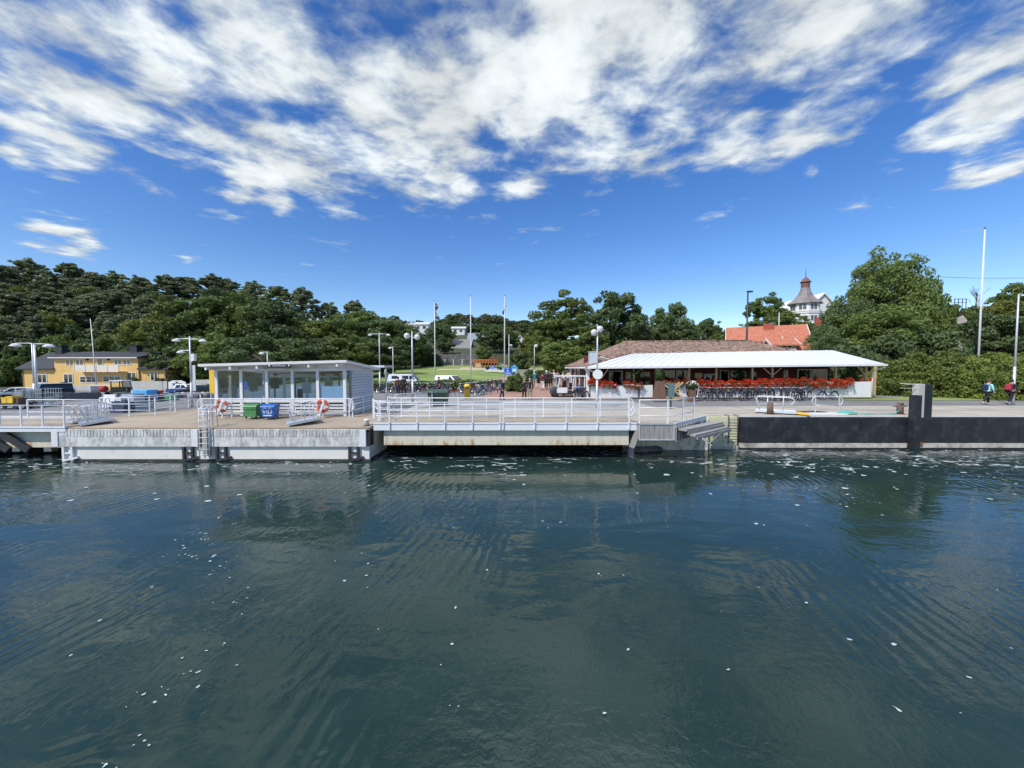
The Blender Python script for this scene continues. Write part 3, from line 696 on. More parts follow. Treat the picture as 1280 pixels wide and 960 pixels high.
# bollard on the pier corner
t = thing('mooring_bollard', 'small white round mooring bollard at the right corner of the pier deck', 'bollard', (gx(458, 18.5), 18.5, deckz(18.5)))
b = MB(); b.lathe([(.1, 0), (.09, .22), (.15, .26), (.15, .31), (.0, .34)], n=14); b.build('post', WHITE, t)
b = MB(); b.lathe([(.16, 0), (.16, .03), (.1, .035)], n=14); b.build('base', DARKST, t)
# ---------------------------------------------------------------- railings
def railing(label, path, h=1.0, nr=3, gap=1.45, r=.026, base_drop=0.0, loop=(False, False), m=None, name='railing', cat='railing', group=None, wav=None):
    m = m or WHITEM
    P = [Vector(p) for p in path]
    t = thing(name, label, cat, P[0], group=group); P = [p - P[0] for p in P]
    for k in range(nr):
        z = h * (1 - k / (nr)) if nr > 1 else h
        if k == 0:
            pts = [p + Vector((0, 0, z)) for p in P]
            lo = h * (1 - (nr - 1) / nr)
            def arc(end, out):
                res = []
                for i in range(1, 7):
                    a = math.pi * i / 6; rr = (h - lo) / 2
                    res.append(end + out * (rr * math.sin(a) * .8) + Vector((0, 0, (h + lo) / 2 + rr * math.cos(a))))
                return res
            if loop[1]: pts += arc(P[-1], (P[-1] - P[-2]).normalized())
            if loop[0]: pts = list(reversed(arc(P[0], (P[0] - P[1]).normalized()))) + pts
            MB().tube(pts, r).build('top_rail', m, t)
        else:
            MB().tube([p + Vector((0, 0, z)) for p in P], r * .85).build('rail', m, t)
    tot = sum((P[i + 1] - P[i]).length for i in range(len(P) - 1)); n = max(1, round(tot / gap)); 
    for i in range(n + 1):
        s = tot * i / n
        for j in range(len(P) - 1):
            l = (P[j + 1] - P[j]).length
            if s <= l + 1e-6 or j == len(P) - 2:
                p = P[j].lerp(P[j + 1], min(1, s / l)); break
            s -= l
        b = MB(); b.bar(p + Vector((0, 0, -base_drop)), p + Vector((0, 0, h)), r * 1.9, r * 1.9)
        b.box(p.x - .05, p.x + .05, p.y - .05, p.y + .05, p.z - .0, p.z + .02); b.build('post', m, t)
    return t
zt = pz(503, 18.17)
xl = gx(473, 18.17)
railing('white railing on the water edge of the middle walkway, left half', [(xl - .28, 18.9, Q), (xl - .22, 18.45, Q), (xl, 18.17, Q), (gx(625, 18.17), 18.17, Q)], zt - Q, base_drop=.3)
railing('white railing on the water edge of the middle walkway, right half with rounded end', [(gx(629, 18.17), 18.17, Q), (gx(787, 18.17), 18.17, Q)], zt - Q, base_drop=.3, loop=(False, True))
yb = 20.35
railing('white railing along the landward side of the middle walkway', [(gx(484, 21.2), 21.2, Q), (gx(489, yb), yb, Q), (gx(786, yb), yb, Q)], pz(497.5, yb) - Q, loop=(False, True))
railing('short white railing at the shore end of the middle walkway, beside the waiting hall', [(gx(497, 23.5), 23.5, Q), (gx(540, 26.0), 26.0, Q)], 1.0, loop=(True, False))
railing('short white curved railing behind the left end of the middle walkway', [(gx(466, 20.6), 20.6, Q), (gx(468, 19.4), 19.4, Q), (gx(480, 19.0), 19.0, Q), (gx(492, 19.4), 19.4, Q)], .95, gap=.9)
railing('white railing around the plank landing', [(gx(800, 18.02), 18.05, Q), (gx(843, 18.02), 18.05, Q), (gx(868, 19.7), 19.7, Q)], 1.1, gap=1.5)
railing('white railing on the water edge of the far left walkway', [(-38, 17.95, 1.66), (gx(78, 17.95), 17.95, 1.66)], .99, base_drop=.15, gap=1.0)
railing('white railing on the landward side of the far left walkway', [(gx(33, 20.3), 20.3, Q - .05), (gx(124, 20.3), 20.3, Q - .05)], .98, gap=1.6)
railing('white railing running from the far left walkway towards the lamp post', [(gx(124, 20.7), 20.7, Q), (gx(183, 20.6), 20.6, Q), (gx(214, 22.6), 22.6, Q), (gx(250, 24.4), 24.4, Q)], 1.0)
railing('second white railing behind the crates, parallel to the lamp post railing', [(gx(150, 22.4), 22.4, Q), (gx(190, 23.2), 23.2, Q), (gx(235, 25.5), 25.5, Q)], .95)
railing('white railing in front of the waiting hall windows', [(gx(252, 20.25), 20.25, Q - .03), (gx(436, 20.25), 20.25, Q - .03)], 1.02, gap=1.5, loop=(True, True))
railing('white railing along the boarded side wall of the waiting hall', [(gx(440, 20.3), 20.3, Q), (gx(466, 23.6), 23.6, Q)], 1.0, gap=1.4, loop=(True, False))
# ladder hand rails in the pier gap
t = thing('ladder', 'white ladder with tall hand rails in the gap between the pier fenders', 'ladder', (gx(252, 17.75), 17.8, 0))
for sx in (-.24, .0, .22):
    MB().tube([(sx, .55, 1.62), (sx, .5, 2.5), (sx, .3, 2.6), (sx, .05, 2.5), (sx, 0, .2)], .024).build('hand_rail', WHITEM, t)
for k in range(9):
    MB().cyl((-.24, 0, .35 + k * .27), (.22, 0, .35 + k * .27), .016, n=6).build('rung', WHITEM, t)
# gangways lying on the quay
def gangway(label, a, c, w=.9, h=.85, mm=None, end=None, posts=3):
    a, c = Vector(a), Vector(c); t = thing('gangway', label, 'gangway', a); c = c - a; a = Vector((0, 0, 0))
    d = c.normalized(); s = Vector((-d.y, d.x, 0)).normalized() * (w / 2)
    b = MB(); b.bar(a, c, w, .05); b.build('plank', mm or ALU, t)
    b = MB(); b.bar(a + s + Vector((0, 0, .03)), c + s + Vector((0, 0, .03)), .05, .12).bar(a - s + Vector((0, 0, .03)), c - s + Vector((0, 0, .03)), .05, .12); b.build('side_beam', ALU, t)
    if end:
        b = MB(); b.bar(c, c + d * .6 - Vector((0, 0, .05)), w, .05); b.build('end_flap', end, t)
    Lg = c.length
    for q in (s, -s):
        pts = [a + q, a + q + Vector((0, 0, h * .8)) - d * .18]
        pts = [a + q + d * .25, a + q + d * .02 + Vector((0, 0, h * .9)), a + q + d * .12 + Vector((0, 0, h)), c + q - d * .3 + Vector((0, 0, h))]
        for i in range(1, 7):
            an = math.pi * i / 6; pts.append(c + q - d * .3 + d * (.22 * math.sin(an)) + Vector((0, 0, h * .77 + h * .23 * math.cos(an))))
        MB().tube(pts, .022).build('hand_rail', GALV, t)
        MB().tube([a + q + d * .2 + Vector((0, 0, h * .5)), c + q - d * .3 + Vector((0, 0, h * .5))], .015).build('mid_rail', GALV, t)
        for i in range(posts):
            p = a + q + c * ((i + .8) / (posts + .6)); MB().cyl(p, p + Vector((0, 0, h)), .02, n=6).build('post', GALV, t)
    return t
gangway('aluminium gangway with looped hand rails lying on the pier deck beside the blue bin', (gx(358, 18.5), 18.5, deckz(18.5) + .08), (gx(397, 19.3), 19.3, Q + .1), 1.0)
gangway('aluminium gangway lying at the far left end of the pier deck', (gx(97, 18.4), 18.4, deckz(18.4) + .08), (gx(140, 19.3), 19.3, Q + .05), .9)
gangway('grey gangway lying behind another one at the far left end of the pier', (gx(84, 18.9), 18.9, deckz(18.9) + .08), (gx(128, 20.0), 20.0, Q + .05), .8)
gangway('aluminium gangway with yellow end flap lying along the right quay', (gx(945, 22.6), 22.6, Q + .1), (gx(996, 21.5), 21.5, Q + .1), .95, end=YELLOW, posts=2)
railing('grey hand rail hoop standing on the right quay behind the turquoise rope', [(gx(1020, 22.0), 22.0, Q), (gx(1050, 22.0), 22.0, Q)], .95, nr=2, gap=1.3, loop=(True, True), m=GALV)
b = MB(); b.lathe([(.0, 0), (.85, 0), (.8, .06), (.0, .07)], n=20); o = b.build('rubber_mat', BLACK, loc=(gx(1013, 22.3), 22.3, Q + .01)); o.scale = (1.2, .45, 1); tag(o, 'flat round black rubber mat lying on the quay under the hand rail hoop', 'mat')
b = MB(); b.box(-1, 1, -.35, .35, 0, .05); o = b.build('white_board', WHITE, loc=(gx(1033, 21.6), 21.6, Q + .01)); tag(o, 'white board lying flat on the quay edge beside the turquoise rope', 'board')
ROPE = mat('turquoise_rope', (.1, .42, .36), .8, var=.25, vs=20)
pts = []
for i in range(60):
    a = i * .5; rr = .55 - .006 * i; pts.append((1.05 * rr * math.cos(a), .5 * rr * math.sin(a), .03 + .0025 * i))
t = thing('mooring_rope', 'turquoise mooring rope coiled on the quay and led to the rusty bollard', 'rope', (gx(1060, 21.6), 21.6, Q))
MB().tube(pts, .035, 5).build('coil', ROPE, t)
x2 = gx(1126, 21.5) - gx(1060, 21.6)
MB().tube([(.5, 0, .03), (1.0, -.25, .03), (1.7, .05, .03), (2.3, -.2, .03), (x2 - .3, -.15, .04), (x2, -.1, .25)], .03, 5).tube([(.4, .1, .035), (1.2, .12, .035), (2.0, -.05, .035), (x2, .05, .05)], .03, 5).build('line', ROPE, t)
def bitt(px, D, label, arm):
    t = thing('mooring_bollard', label, 'bollard', (gx(px, D), D, Q)); RUST = MT.get('rusty_steel') or mat('rusty_steel', (.15, .1, .075), .85, var=.35, vs=8)
    b = MB(); b.cyl((0, 0, 0), (0, 0, .66), .15, n=14); b.build('post', RUST, t)
    b = MB(); b.lathe([(.24, 0), (.24, .03), (.15, .035)], n=14); b.build('base', RUST, t)
    if arm: b = MB(); b.cyl((-.38, 0, .46), (.38, 0, .46), .035, n=8); b.build('cross_bar', RUST, t)
bitt(963.5, 21.6, 'plain rusty mooring bollard on the right quay in front of the gangway', False)
bitt(1126.5, 21.6, 'rusty mooring bollard with cross bar, holding the turquoise rope', True)
# dolphin: pillar with black rubber strips
xd = gx(1150, 20.7); z1 = pz(480, 20.6)
t = thing('fender_pillar', 'tall square concrete pillar with black rubber strips on the quay edge', 'pillar', (xd, 20.7, 0))
b = MB(); b.box(-.1, .29, 0, .3, 1.6, z1); b.build('pillar', CONCL, t, bevel=.02)
b = MB(); b.box(-.63, -.22, -.36, -.06, -.6, pz(494, 20.4)); b.build('front_strip', BLACKF, t, bevel=.02)
b = MB(); b.box(.294, .68, -.03, .2, 1.6, z1 - .03); b.build('side_strip', BLACKF, t, bevel=.02)
b = MB(); b.box(-.22, .1, -.06, .0, 1.55, 1.68).box(-.3, .2, -.1, .1, .2, .4); b.build('chain_bracket', mat('rust', (.2, .09, .045), .9), t)
b = MB(); b.bar((-.1, .2, z1 - .03), (-.75, .3, z1 + .02), .12, .05).bar((-.1, .1, z1 - .26), (-.95, .1, z1 - .22), .03); b.build('arm', CONCL, t)

# ---------------------------------------------------------------- waiting hall
def text_mesh(s, size, m, name, parent, loc, rot, ext=.004, align='CENTER'):
    cu = bpy.data.curves.new(name, 'FONT'); cu.body = s; cu.size = size; cu.extrude = ext; cu.align_x = align; cu.align_y = 'CENTER'
    o = bpy.data.objects.new('tmp', cu); COL.objects.link(o)
    dg = bpy.context.evaluated_depsgraph_get(); me = bpy.data.meshes.new_from_object(o.evaluated_get(dg)); me.name = name
    bpy.data.objects.remove(o); me.materials.clear(); me.materials.append(m)
    q = bpy.data.objects.new(name, me); link(q, parent); q.location = loc; q.rotation_euler = rot
    return q
def hall():
    y = 20.9; xl, xr = gx(271, y), gx(431, y); yb = 24.9
    t = thing('waiting_hall', 'white glazed ferry waiting hall with sloping flat roof on the pier', 'waiting hall', (0, 0, 0))
    zg0 = pz(500, y); zg1 = pz(463.5, y)
    pxs = [271, 302, 334, 366, 397.5, 431]
    for p in pxs:
        x = gx(p, y); b = MB(); b.box(x - .075, x + .075, y - .06, y + .08, Q, zg1 + .06); b.build('post', WHITE, t)
    zrl, zrr = pz(455, 20.2), pz(450, 20.2); xrl, xrr = gx(248, 20.2), gx(433.5, 20.2)
    zb = pz(457.8, 25.2); xbr = gx(470, 25.2, 457)
    b = MB()
    th = .13
    tl, tr, br_, bl = (xrl, 20.2, zrl), (xrr, 20.2, zrr), (xrr + .05, 25.3, zrr - .42), (xrl, 25.3, zrl - .42)
    b.add([tl, tr, br_, bl] + [(p[0], p[1], p[2] - th) for p in (tl, tr, br_, bl)], [(0, 1, 2, 3), (7, 6, 5, 4), (0, 4, 5, 1), (1, 5, 6, 2), (2, 6, 7, 3), (3, 7, 4, 0)]); b.build('roof', WHITE, t)
    b = MB(); b.box(xrl + .02, xrr + .05, 20.17, 20.2, zrl - .15, zrl + .0); 
    # fascia of boards under the roof
    b = MB(); b.add([(xl, y, zg1 + .06), (xr, y, zg1 + .06), (xr, y, zrr - .17), (xl, y, zrl - .17), (xl, y + .08, zg1 + .06), (xr, y + .08, zg1 + .06), (xr, y + .08, zrr - .17), (xl, y + .08, zrl - .17)], [(0, 1, 2, 3), (7, 6, 5, 4), (0, 4, 5, 1), (2, 6, 7, 3), (1, 5, 6, 2), (0, 3, 7, 4)]); b.build('fascia', WHITE, t)
    b = MB(); b.box(xl - .08, xr + .08, y - .09, y - .062, zg1, zg1 + .085); b.build('header', WHITE, t)
    for k, p in enumerate([262, 292, 325, 357, 389, 424]):
        x = gx(p, 20.5); zz = zrl + (zrr - zrl) * (x - xrl) / (xrr - xrl)
        b = MB(); b.box(x - .05, x + .05, 20.25, y - .005, zz - .33, zz - .155); b.build('rafter', WHITE, t)
    # glass in five bays, lower boards
    for k in range(5):
        xa, xb = gx(pxs[k], y) + .08, gx(pxs[k + 1], y) - .08
        b = MB(); b.box(xa, xb, y, y + .012, zg0 + .05, zg1 + .05); b.build('glass_pane', GLASS, t)
        b = MB(); b.box(xa - .02, xb + .02, y - .045, y + .05, zg0 - .13, zg0 + .045); b.build('sill', WHITE, t)
        for z in (Q + .05, Q + .2, Q + .37, Q + .53):
            b = MB(); b.box(xa - .02, xb + .02, y - .02, y + .02, z, z + (.1 if z > Q + .1 else .13)); b.build('board', WHITE, t)
    b = MB(); xa = gx(pxs[4], y) + .1; xb = gx(pxs[5], y) - .1; b.box(xa, xb, y + .03, y + .05, zg0 + .05, zg0 + .75); b.build('frosted_panel', mat('pale_blue_panel', (.66, .74, .8), .5, var=.03), t)
    # floor, back wall with glazed part, interior bench
    b = MB(); b.box(xl, xr, y + .1, yb, Q + .01, Q + .05); b.build('floor', PAVE, t)
    b = MB(); b.box(xl + .1, xr - .1, yb - .5, yb - .08, Q + .42, Q + .48).box(xl + .3, xl + .4, yb - .45, yb - .1, Q + .05, Q + .42).box(xr - .5, xr - .4, yb - .45, yb - .1, Q + .05, Q + .42); b.build('bench', WOODT, t)
    zb0 = zrl - .57
    b = MB(); b.box(xl, xr, yb - .06, yb, Q, Q + .5)
    for f in (0, .19, .4, .6, .8, 1): x = xl + (xr - xl) * f; b.box(x - .06, x + .06, yb - .07, yb + .01, Q + .5, zb0)
    b.box(xl, xr, yb - .065, yb + .005, zb0 - .25, zb0); b.build('rear_frame', WHITE, t)
    b = MB(); b.box(xl + .1, xr - .1, yb - .04, yb - .03, Q + .5, zb0 - .25); b.build('rear_glass', GLASS, t)
    x = gx(289, 23.5); b = MB(); b.box(x - .07, x + .07, 23.4, 23.5, Q, zb0 - .1); b.build('door_post', WOODT, t)
    # right side wall: glass, yellow frame, boards
    x = xr
    yg = y + .85
    b = MB(); b.box(x + .01, x + .02, y + .1, yg - .12, Q + .1, zg1); b.build('side_glass', GLASS, t)
    b = MB(); b.box(x - .02, x + .04, yg - .1, yg, Q, zg1 + .02); b.build('side_frame', WOODT, t)
    b = MB(); z = Q
    def top(yy): return zrr - .16 - .42 * (yy - 20.2) / 5.1
    while z < top(yb) - .12:
        b.prism([(x - .02, z), (x + .06, z), (x + .035, z + .135), (x - .02, z + .135)], yg + .005, yb); z += .16
    b.add([(x + .03, y + .09, zg1 + .05), (x + .03, yb, zg1 - .30), (x + .03, yb, top(yb)), (x + .03, y + .09, top(y)), (x - .05, y + .09, zg1 + .05), (x - .05, yb, zg1 - .3), (x - .05, yb, top(yb)), (x - .05, y + .09, top(y))], [(0, 1, 2, 3), (7, 6, 5, 4), (0, 4, 5, 1), (2, 6, 7, 3), (1, 5, 6, 2), (0, 3, 7, 4)])
    b.build('side_boards', mat('grey_white_boards', (.6, .62, .66), .55, var=.05), t)
    b = MB(); b.box(x - .06, x + .0, yg + .005, yb, Q, top(yb) - .3); b.build('board_shadow_backing', MT['board_shadow_grey'] if 'board_shadow_grey' in MT else mat('board_shadow_grey', (.2, .21, .23), .8), t)  # dark grey backing paints the shadow lines between the boards
    b = MB(); b.box(x - .03, x + .06, yb, yb + .12, Q, top(yb)); b.build('corner_board', WHITE, t)
    xl2 = xl; b = MB(); b.box(xl - .03, xl - .02, y + .1, yb - .1, Q + .6, zrl - .7); b.build('side_glass', GLASS, t)
    b = MB(); b.box(xl - .06, xl + .03, y + .1, yb - .1, Q, Q + .6); b.build('side_panel', WHITE, t)
    for (px, D, w, z0_, z1_, mm) in ((345, 23.6, .5, 1.35, 2.0, DARKIN), (318, 24.7, .55, 1.1, 1.9, DARKIN), (384, 24.7, .6, 1.0, 1.7, WHITE), (376, 23.2, .32, .05, 1.35, DARKST), (307, 24.7, .4, 1.2, 1.75, BLUES), (412, 24.7, .5, 1.2, 1.9, CREAM), (294, 24.2, .35, .05, 1.5, DARKST)):
        xq = gx(px, D); b = MB(); b.box(xq - w / 2, xq + w / 2, D - .12, D - .09, Q + z0_, Q + z1_); b.build('notice_board' if z0_ > .1 else 'ticket_machine', mm, t, bevel=.01)
    for f in (.1, .29, .5, .7, .9): x = xl + (xr - xl) * f; b = MB(); b.box(x - .03, x + .03, yb - .07, yb + .01, Q + .5, zb0); b.build('mullion', DARKST, t)
    # lamps inside
    for px in (404, 421, 345):
        b = MB(); b.lathe([(.0, .0), (.16, .0), (.05, .12), (.0, .13)], c=(gx(px, 22.3), 22.3, zg1 - .28), n=12); b.cyl((gx(px, 22.3), 22.3, zg1 - .15), (gx(px, 22.3), 22.3, zg1 + .45), .01, n=5); b.build('pendant_lamp', BLACK, t)
    # sign
    sx = gx(348, 20.15); sz = pz(457.5, 20.15)
    s = thing('name_sign', 'black name sign with white lettering under the eave of the waiting hall', 'sign', (sx, 20.24, sz + .03))
    b = MB(); b.box(-.62, .62, -.03, .03, -.13, .13); b.build('board', mat('sign_black', (.02, .02, .024), .5), s, bevel=.01)
    text_mesh('Styrsö Bratten', .115, WHITE, 'lettering', s, (.02, -.034, -.01), (math.pi / 2, 0, 0))
    b = MB(); b.prism([(-.53, -.05), (-.45, -.05), (-.45, .02), (-.49, .06), (-.53, .02)], -.036, -.03); b.box(.5, .58, -.036, -.03, -.03, .05); b.build('symbol', WHITE, s)
    # rear canopy
    b = MB(); xx = gx(459, 26); b.box(xx - 1.5, xx + 1.3, 25.6, 27.4, pz(459, 26) - .02, pz(459, 26) + .12); b.build('rear_canopy', GALV, t)
    for qx in (xx + .1, xx + 1.1): b = MB(); b.cyl((qx, 26.6, Q), (qx, 26.6, pz(459, 26) - .02), .05, n=8); b.build('canopy_post', WHITEM, t)
hall()
# yellow information pillar behind the left edge of the hall
t = thing('information_pillar', 'tall yellow orange information pillar behind the left corner of the waiting hall', 'pillar', (gx(266, 26), 26, Q))
b = MB(); b.box(-.17, .17, -.08, .08, .9, pz(459, 26) - Q); b.build('board', YELLOW, t, bevel=.02)
b = MB(); b.box(-.15, -.1, -.05, .05, 0, .9).box(.1, .15, -.05, .05, 0, .9); b.build('leg', GALV, t)

# life buoys, bins
def buoy(px, py, D, label, segs):
    t = thing('lifebuoy', label, 'lifebuoy', pt(px, py, D))
    for k in range(2):
      for g in range(4):
        b = MB(); n = 32
        for i in range(n):
            if ((i % 8) < (4 if segs else 6)) != (k == 0) or i // 8 != g: continue
            a0, a1 = 2 * math.pi * i / n, 2 * math.pi * (i + 1) / n
            b.tube([(.27 * math.cos(a), 0, .27 * math.sin(a)) for a in (a0, (a0 + a1) / 2, a1)], .085, 8)
        b.build('ring' if k == 0 else 'white_band', ORANGE if k == 0 else WHITE, t)
    b = MB(); b.tube([(.37 * math.cos(a / 4), -.02, .37 * math.sin(a / 4)) for a in range(26)], .012, 4); b.build('grab_line', WHITE, t)
    b = MB(); b.bar((-.02, .06, -.95), (.0, .06, .3), .05).box(-.25, .25, .05, .1, -.05, .0); b.build('stand', WHITEM, t)
    b = MB(); b.bar((-.05, -.12, -.28), (.12, -.1, .2), .1); b.build('throw_line', WHITE, t)
buoy(277, 507, 20.1, 'white and faded red lifebuoy on the hall railing behind the ladder rails', True)
buoy(403, 507.5, 20.1, 'orange red lifebuoy with white bands on the railing below the pale panel', False)
def bin4(px, D, label, m, w, dep, h, txt=None, rz=0.0):
    t = thing('wheeled_bin', label, 'waste bin', (gx(px, D), D, Q), rz)
    b = MB(); b.add([(-w * .43, -dep * .43, .1), (w * .43, -dep * .43, .1), (w * .43, dep * .43, .1), (-w * .43, dep * .43, .1), (-w / 2, -dep / 2, h * .8), (w / 2, -dep / 2, h * .8), (w / 2, dep / 2, h * .8), (-w / 2, dep / 2, h * .8)], [(0, 3, 2, 1), (4, 5, 6, 7), (0, 1, 5, 4), (1, 2, 6, 5), (2, 3, 7, 6), (3, 0, 4, 7)])
    b.box(-w * .2, w * .2, -dep * .46, -dep * .42, .1, .16); b.build('body', m, t, bevel=.02)
    b = MB(); b.prism([(-dep * .54, h * .8 + .004), (dep * .54, h * .8 + .004), (dep * .5, h * .93), (0, h), (-dep * .45, h * .9)], -w * .53, w * .53, 'x'); b.build('lid', m, t, bevel=.02)
    for sx in (-1, 1):
        for sy in (-1, 1):
            b = MB(); b.cyl((sx * w * .36 - .02, sy * dep * .34, .06), (sx * w * .36 + .02, sy * dep * .34, .06), .06, n=10); b.build('wheel', BLACK, t)
    b = MB(); b.tube([(-w * .35, -dep * .5, h * .72), (-w * .35, -dep * .58, h * .72), (w * .35, -dep * .58, h * .72), (w * .35, -dep * .5, h * .72)], .015); b.build('handle', m, t)
    if txt:
        text_mesh(txt, .3, WHITE, 'lettering', t, (0, -dep * .48 + .0, h * .47), (math.pi / 2 - .06, 0, 0), .006)
        for (a0, a1, y0, y1, c0, c1) in ((-.3 * w, .3 * w, .475, .44, .2, .27), (-.3 * w, -.05, .51, .49, .7, .76), (.05, .3 * w, .51, .49, .7, .76)): b = MB(); b.box(a0, a1, -dep * y0, -dep * y1, h * c0, h * c1); b.build('label_strip', WHITE, t)
    return t
bin4(316, 19.95, 'green wheeled waste bin in front of the hall window', GREENB, .68, .62, .76)
bin4(337, 19.85, 'blue wheeled recycling bin with white lettering beside the green bin', BLUEB, .66, .62, .76, 'VID', .12)
bin4(548, 26.5, 'dark green dumpster on the plaza behind the middle walkway railing', GREEND, 1.35, .9, 1.15)

# ---------------------------------------------------------------- lamp posts, poles
def lamp(px, D, ytop, label, arms, r=.06, shape='dome', base=None, drop=.12, rz=0.0, globe=.3):
    x = gx(px, D, ytop); zb = H(x, D) if base is None else base; h = pz(ytop, D) - zb
    t = thing('lamp_post', label, 'street lamp', (x, D, zb), rz)
    b = MB(); b.cyl((0, 0, 0), (0, 0, h * .35), r * 1.25, r * 1.2, n=10).cyl((0, 0, h * .35), (0, 0, h), r, r * .7, n=10); b.build('pole', GALV, t)
    for (dx, dz) in arms:
        z = h - dz
        if shape == 'dome':
            b = MB(); b.tube([(0, 0, z - .1), (dx * .1, 0, z), (dx, 0, z)], .03); b.build('arm', GALV, t)
            b = MB(); b.lathe([(.0, .02), (globe * .5, 0), (globe, -globe * .5), (globe * 1.05, -globe * .62), (globe * .9, -globe * .66)], c=(dx, 0, z - .02), n=16); g = b.build('lamp_shade', LAMPW, t)
            b = MB(); b.sphere((dx, 0, z - globe * .66), globe * .8, 12, 6, (1, 1, .35)); b.build('globe', LAMPW, g); 
        else:
            b = MB(); b.tube([(0, 0, z - .05), (dx, 0, z)], .03); b.build('arm', GALV, t)
            b = MB(); b.sphere((dx, 0, z), globe, 14, 10); b.build('globe', LAMPW, t)
            b = MB(); b.lathe([(globe * 1.02, 0), (globe * .75, globe * .75), (.0, globe * 1.06)], c=(dx, 0, z), n=14); b.build('hood', LAMPW, t)
    return t, h
s1 = lamp(40.0, 27, 429, 'double pole street lamp with two white domes before the yellow house', [(-1.15, .0), (1.15, .05)], globe=.3)
b = MB(); b.cyl((.16, 0, 0), (.16, 0, s1[1] - .1), .055, n=10); b.build('pole', GALV, s1[0])
s2 = lamp(237, 25.5, 420.5, 'street lamp with three white domes left of the waiting hall', [(-.9, .15), (.85, .18), (-.62, .92)], globe=.23)
b = MB(); b.box(.1, .32, -.1, .1, s2[1] - 1.6, s2[1] - 1.15).bar((.0, 0, s2[1] - 1.7), (.25, 0, s2[1] - 1.5), .05); b.build('camera_box', WHITE, s2[0])
b = MB(); b.box(.12, .3, -.02, .02, s2[1] - 3.6, s2[1] - 1.9); b.build('timetable_sign', GALV, s2[0])
lamp(334, 42, 439.5, 'single white dome street lamp rising behind the waiting hall roof', [(-.6, .05)], globe=.3)
lamp(474, 40, 415, 'tall street lamp with two domes on thin arms behind the hall canopy', [(-.95, .2), (.95, .2)], globe=.22)
lamp(491, 48, 433, 'leaning single dome street lamp on the lawn behind the white motorhome', [(-.35, .1)], globe=.22)
lamp(515, 27.5, 414, 'street lamp with two large white globes beside the dark green dumpster', [(-.37, .33), (.37, .42)], shape='globe', globe=.21)
lamp(668, 50, 431, 'thin street lamp with one small globe beside the brick path', [(.25, .15)], shape='globe', globe=.22)
s3 = lamp(747, 25, 406, 'street lamp with two white globes in front of the restaurant corner', [(.17, .28), (-.22, .5)], shape='globe', globe=.21, base=Q)
s = thing('traffic_sign', 'round white backed traffic sign on the lamp post at the restaurant corner', 'traffic sign', (gx(747, 24.9), 24.9, pz(468, 24.9)))
b = MB(); b.cyl((0, .02, 0), (0, -.02, 0), .32, n=28); b.build('disc', WHITE, s)
b = MB(); b.box(-.05, .05, .02, .06, -.2, .2); b.build('bracket', GALV, s)
lamp(1273.5, 27, 368, 'plain grey lamp mast before the right hedge', [(.3, .0)], globe=.12)
def flagpole(px, D, ytop, label, flag=None, r=.07, base=None, lean=0.0):
    x = gx(px, D, ytop); zb = H(x, D) if base is None else base; h = pz(ytop, D) - zb
    t = thing('flagpole', label, 'flagpole', (x, D, zb))
    t.rotation_euler = (0, lean, 0)
    b = MB(); b.cyl((0, 0, 0), (0, 0, h), r, r * .45, n=10); b.build('pole', WHITE, t)
    b = MB(); b.sphere((0, 0, h + r * .6), r * .9, 10, 8); b.build('finial', DARKST, t)
    b = MB(); b.tube([(r * 1.2, -.03, 1.2), (r * .8, -.03, h - .1)], .012, 4); b.build('halyard', WHITE, t)
    if flag:
        f = MB()
        n = 10
        for i in range(n):
            z0, z1 = h - .15 - 2.1 * i / n, h - .15 - 2.1 * (i + 1) / n
            a0, a1 = .05 + .14 * math.sin(i * .9) + .02 * i, .05 + .14 * math.sin((i + 1) * .9) + .02 * (i + 1)
            y0, y1 = .12 * math.sin(i * .6), .12 * math.sin((i + 1) * .6)
            f.mat(i % 3 == 1)
            f.add([(r, 0, z0), (r + a0 * flag + .1, y0, z0 - .1), (r + a1 * flag + .1, y1, z1 - .1), (r, 0, z1)], [(0, 1, 2, 3)], True)
        f.build('pennant', [mat('navy_pennant', (.02, .05, .2), .7), mat('yellow_pennant', (.5, .35, .05), .7)], t, fix=False)
    return t
flagpole(117, 52, 398, 'leaning white flagpole before the yellow house', lean=-.075 + .03)
flagpole(543, 50, 377, 'flagpole with a twisted dark pennant beside the parked white van', 1.4)
flagpole(588, 50, 370, 'bare thin white flagpole behind the yellow bin')
flagpole(630.5, 49, 370, 'flagpole with a limp dark pennant beside the blue sign', -1.2)
flagpole(636, 58, 418, 'short white mast with cross arm behind the pennant flagpole', r=.06)
flagpole(1231, 42, 286, 'tall thick white flagpole rising from the right shrubs', r=.1, base=H(gx(1231, 42), 42))
flagpole(974, 75, 390, 'thin white flagpole behind the orange roofed house', r=.1)
t = thing('mast', 'dark steel mast with a short cross head behind the restaurant roof', 'mast', (gx(932, 50), 50, H(gx(932, 50), 50)))
h = pz(364, 50) - t.location.z
b = MB(); b.cyl((0, 0, 0), (0, 0, h), .13, .09, n=8); b.build('pole', DARKST, t)
b = MB(); b.box(-.1, .6, -.1, .1, h - .15, h + .05); b.build('head', DARKST, t)
t = thing('utility_pole', 'dark wooden utility pole behind the right maple with a wire', 'utility pole', (gx(1145, 62), 62, H(gx(1145, 62), 62)))
h = pz(344, 62) - t.location.z
b = MB(); b.cyl((0, 0, 0), (0, 0, h), .2, .15, n=8); b.build('pole', WOODB, t)
b = MB(); x2 = gx(1420, 62) - t.location.x; b.tube([(x2 * i / 10, 0, h - .1 - .8 * (1 - (2 * i / 10 - 1) ** 2) + .1 * i) for i in range(11)], .028, 5); b.build('wire', DARKST, t)
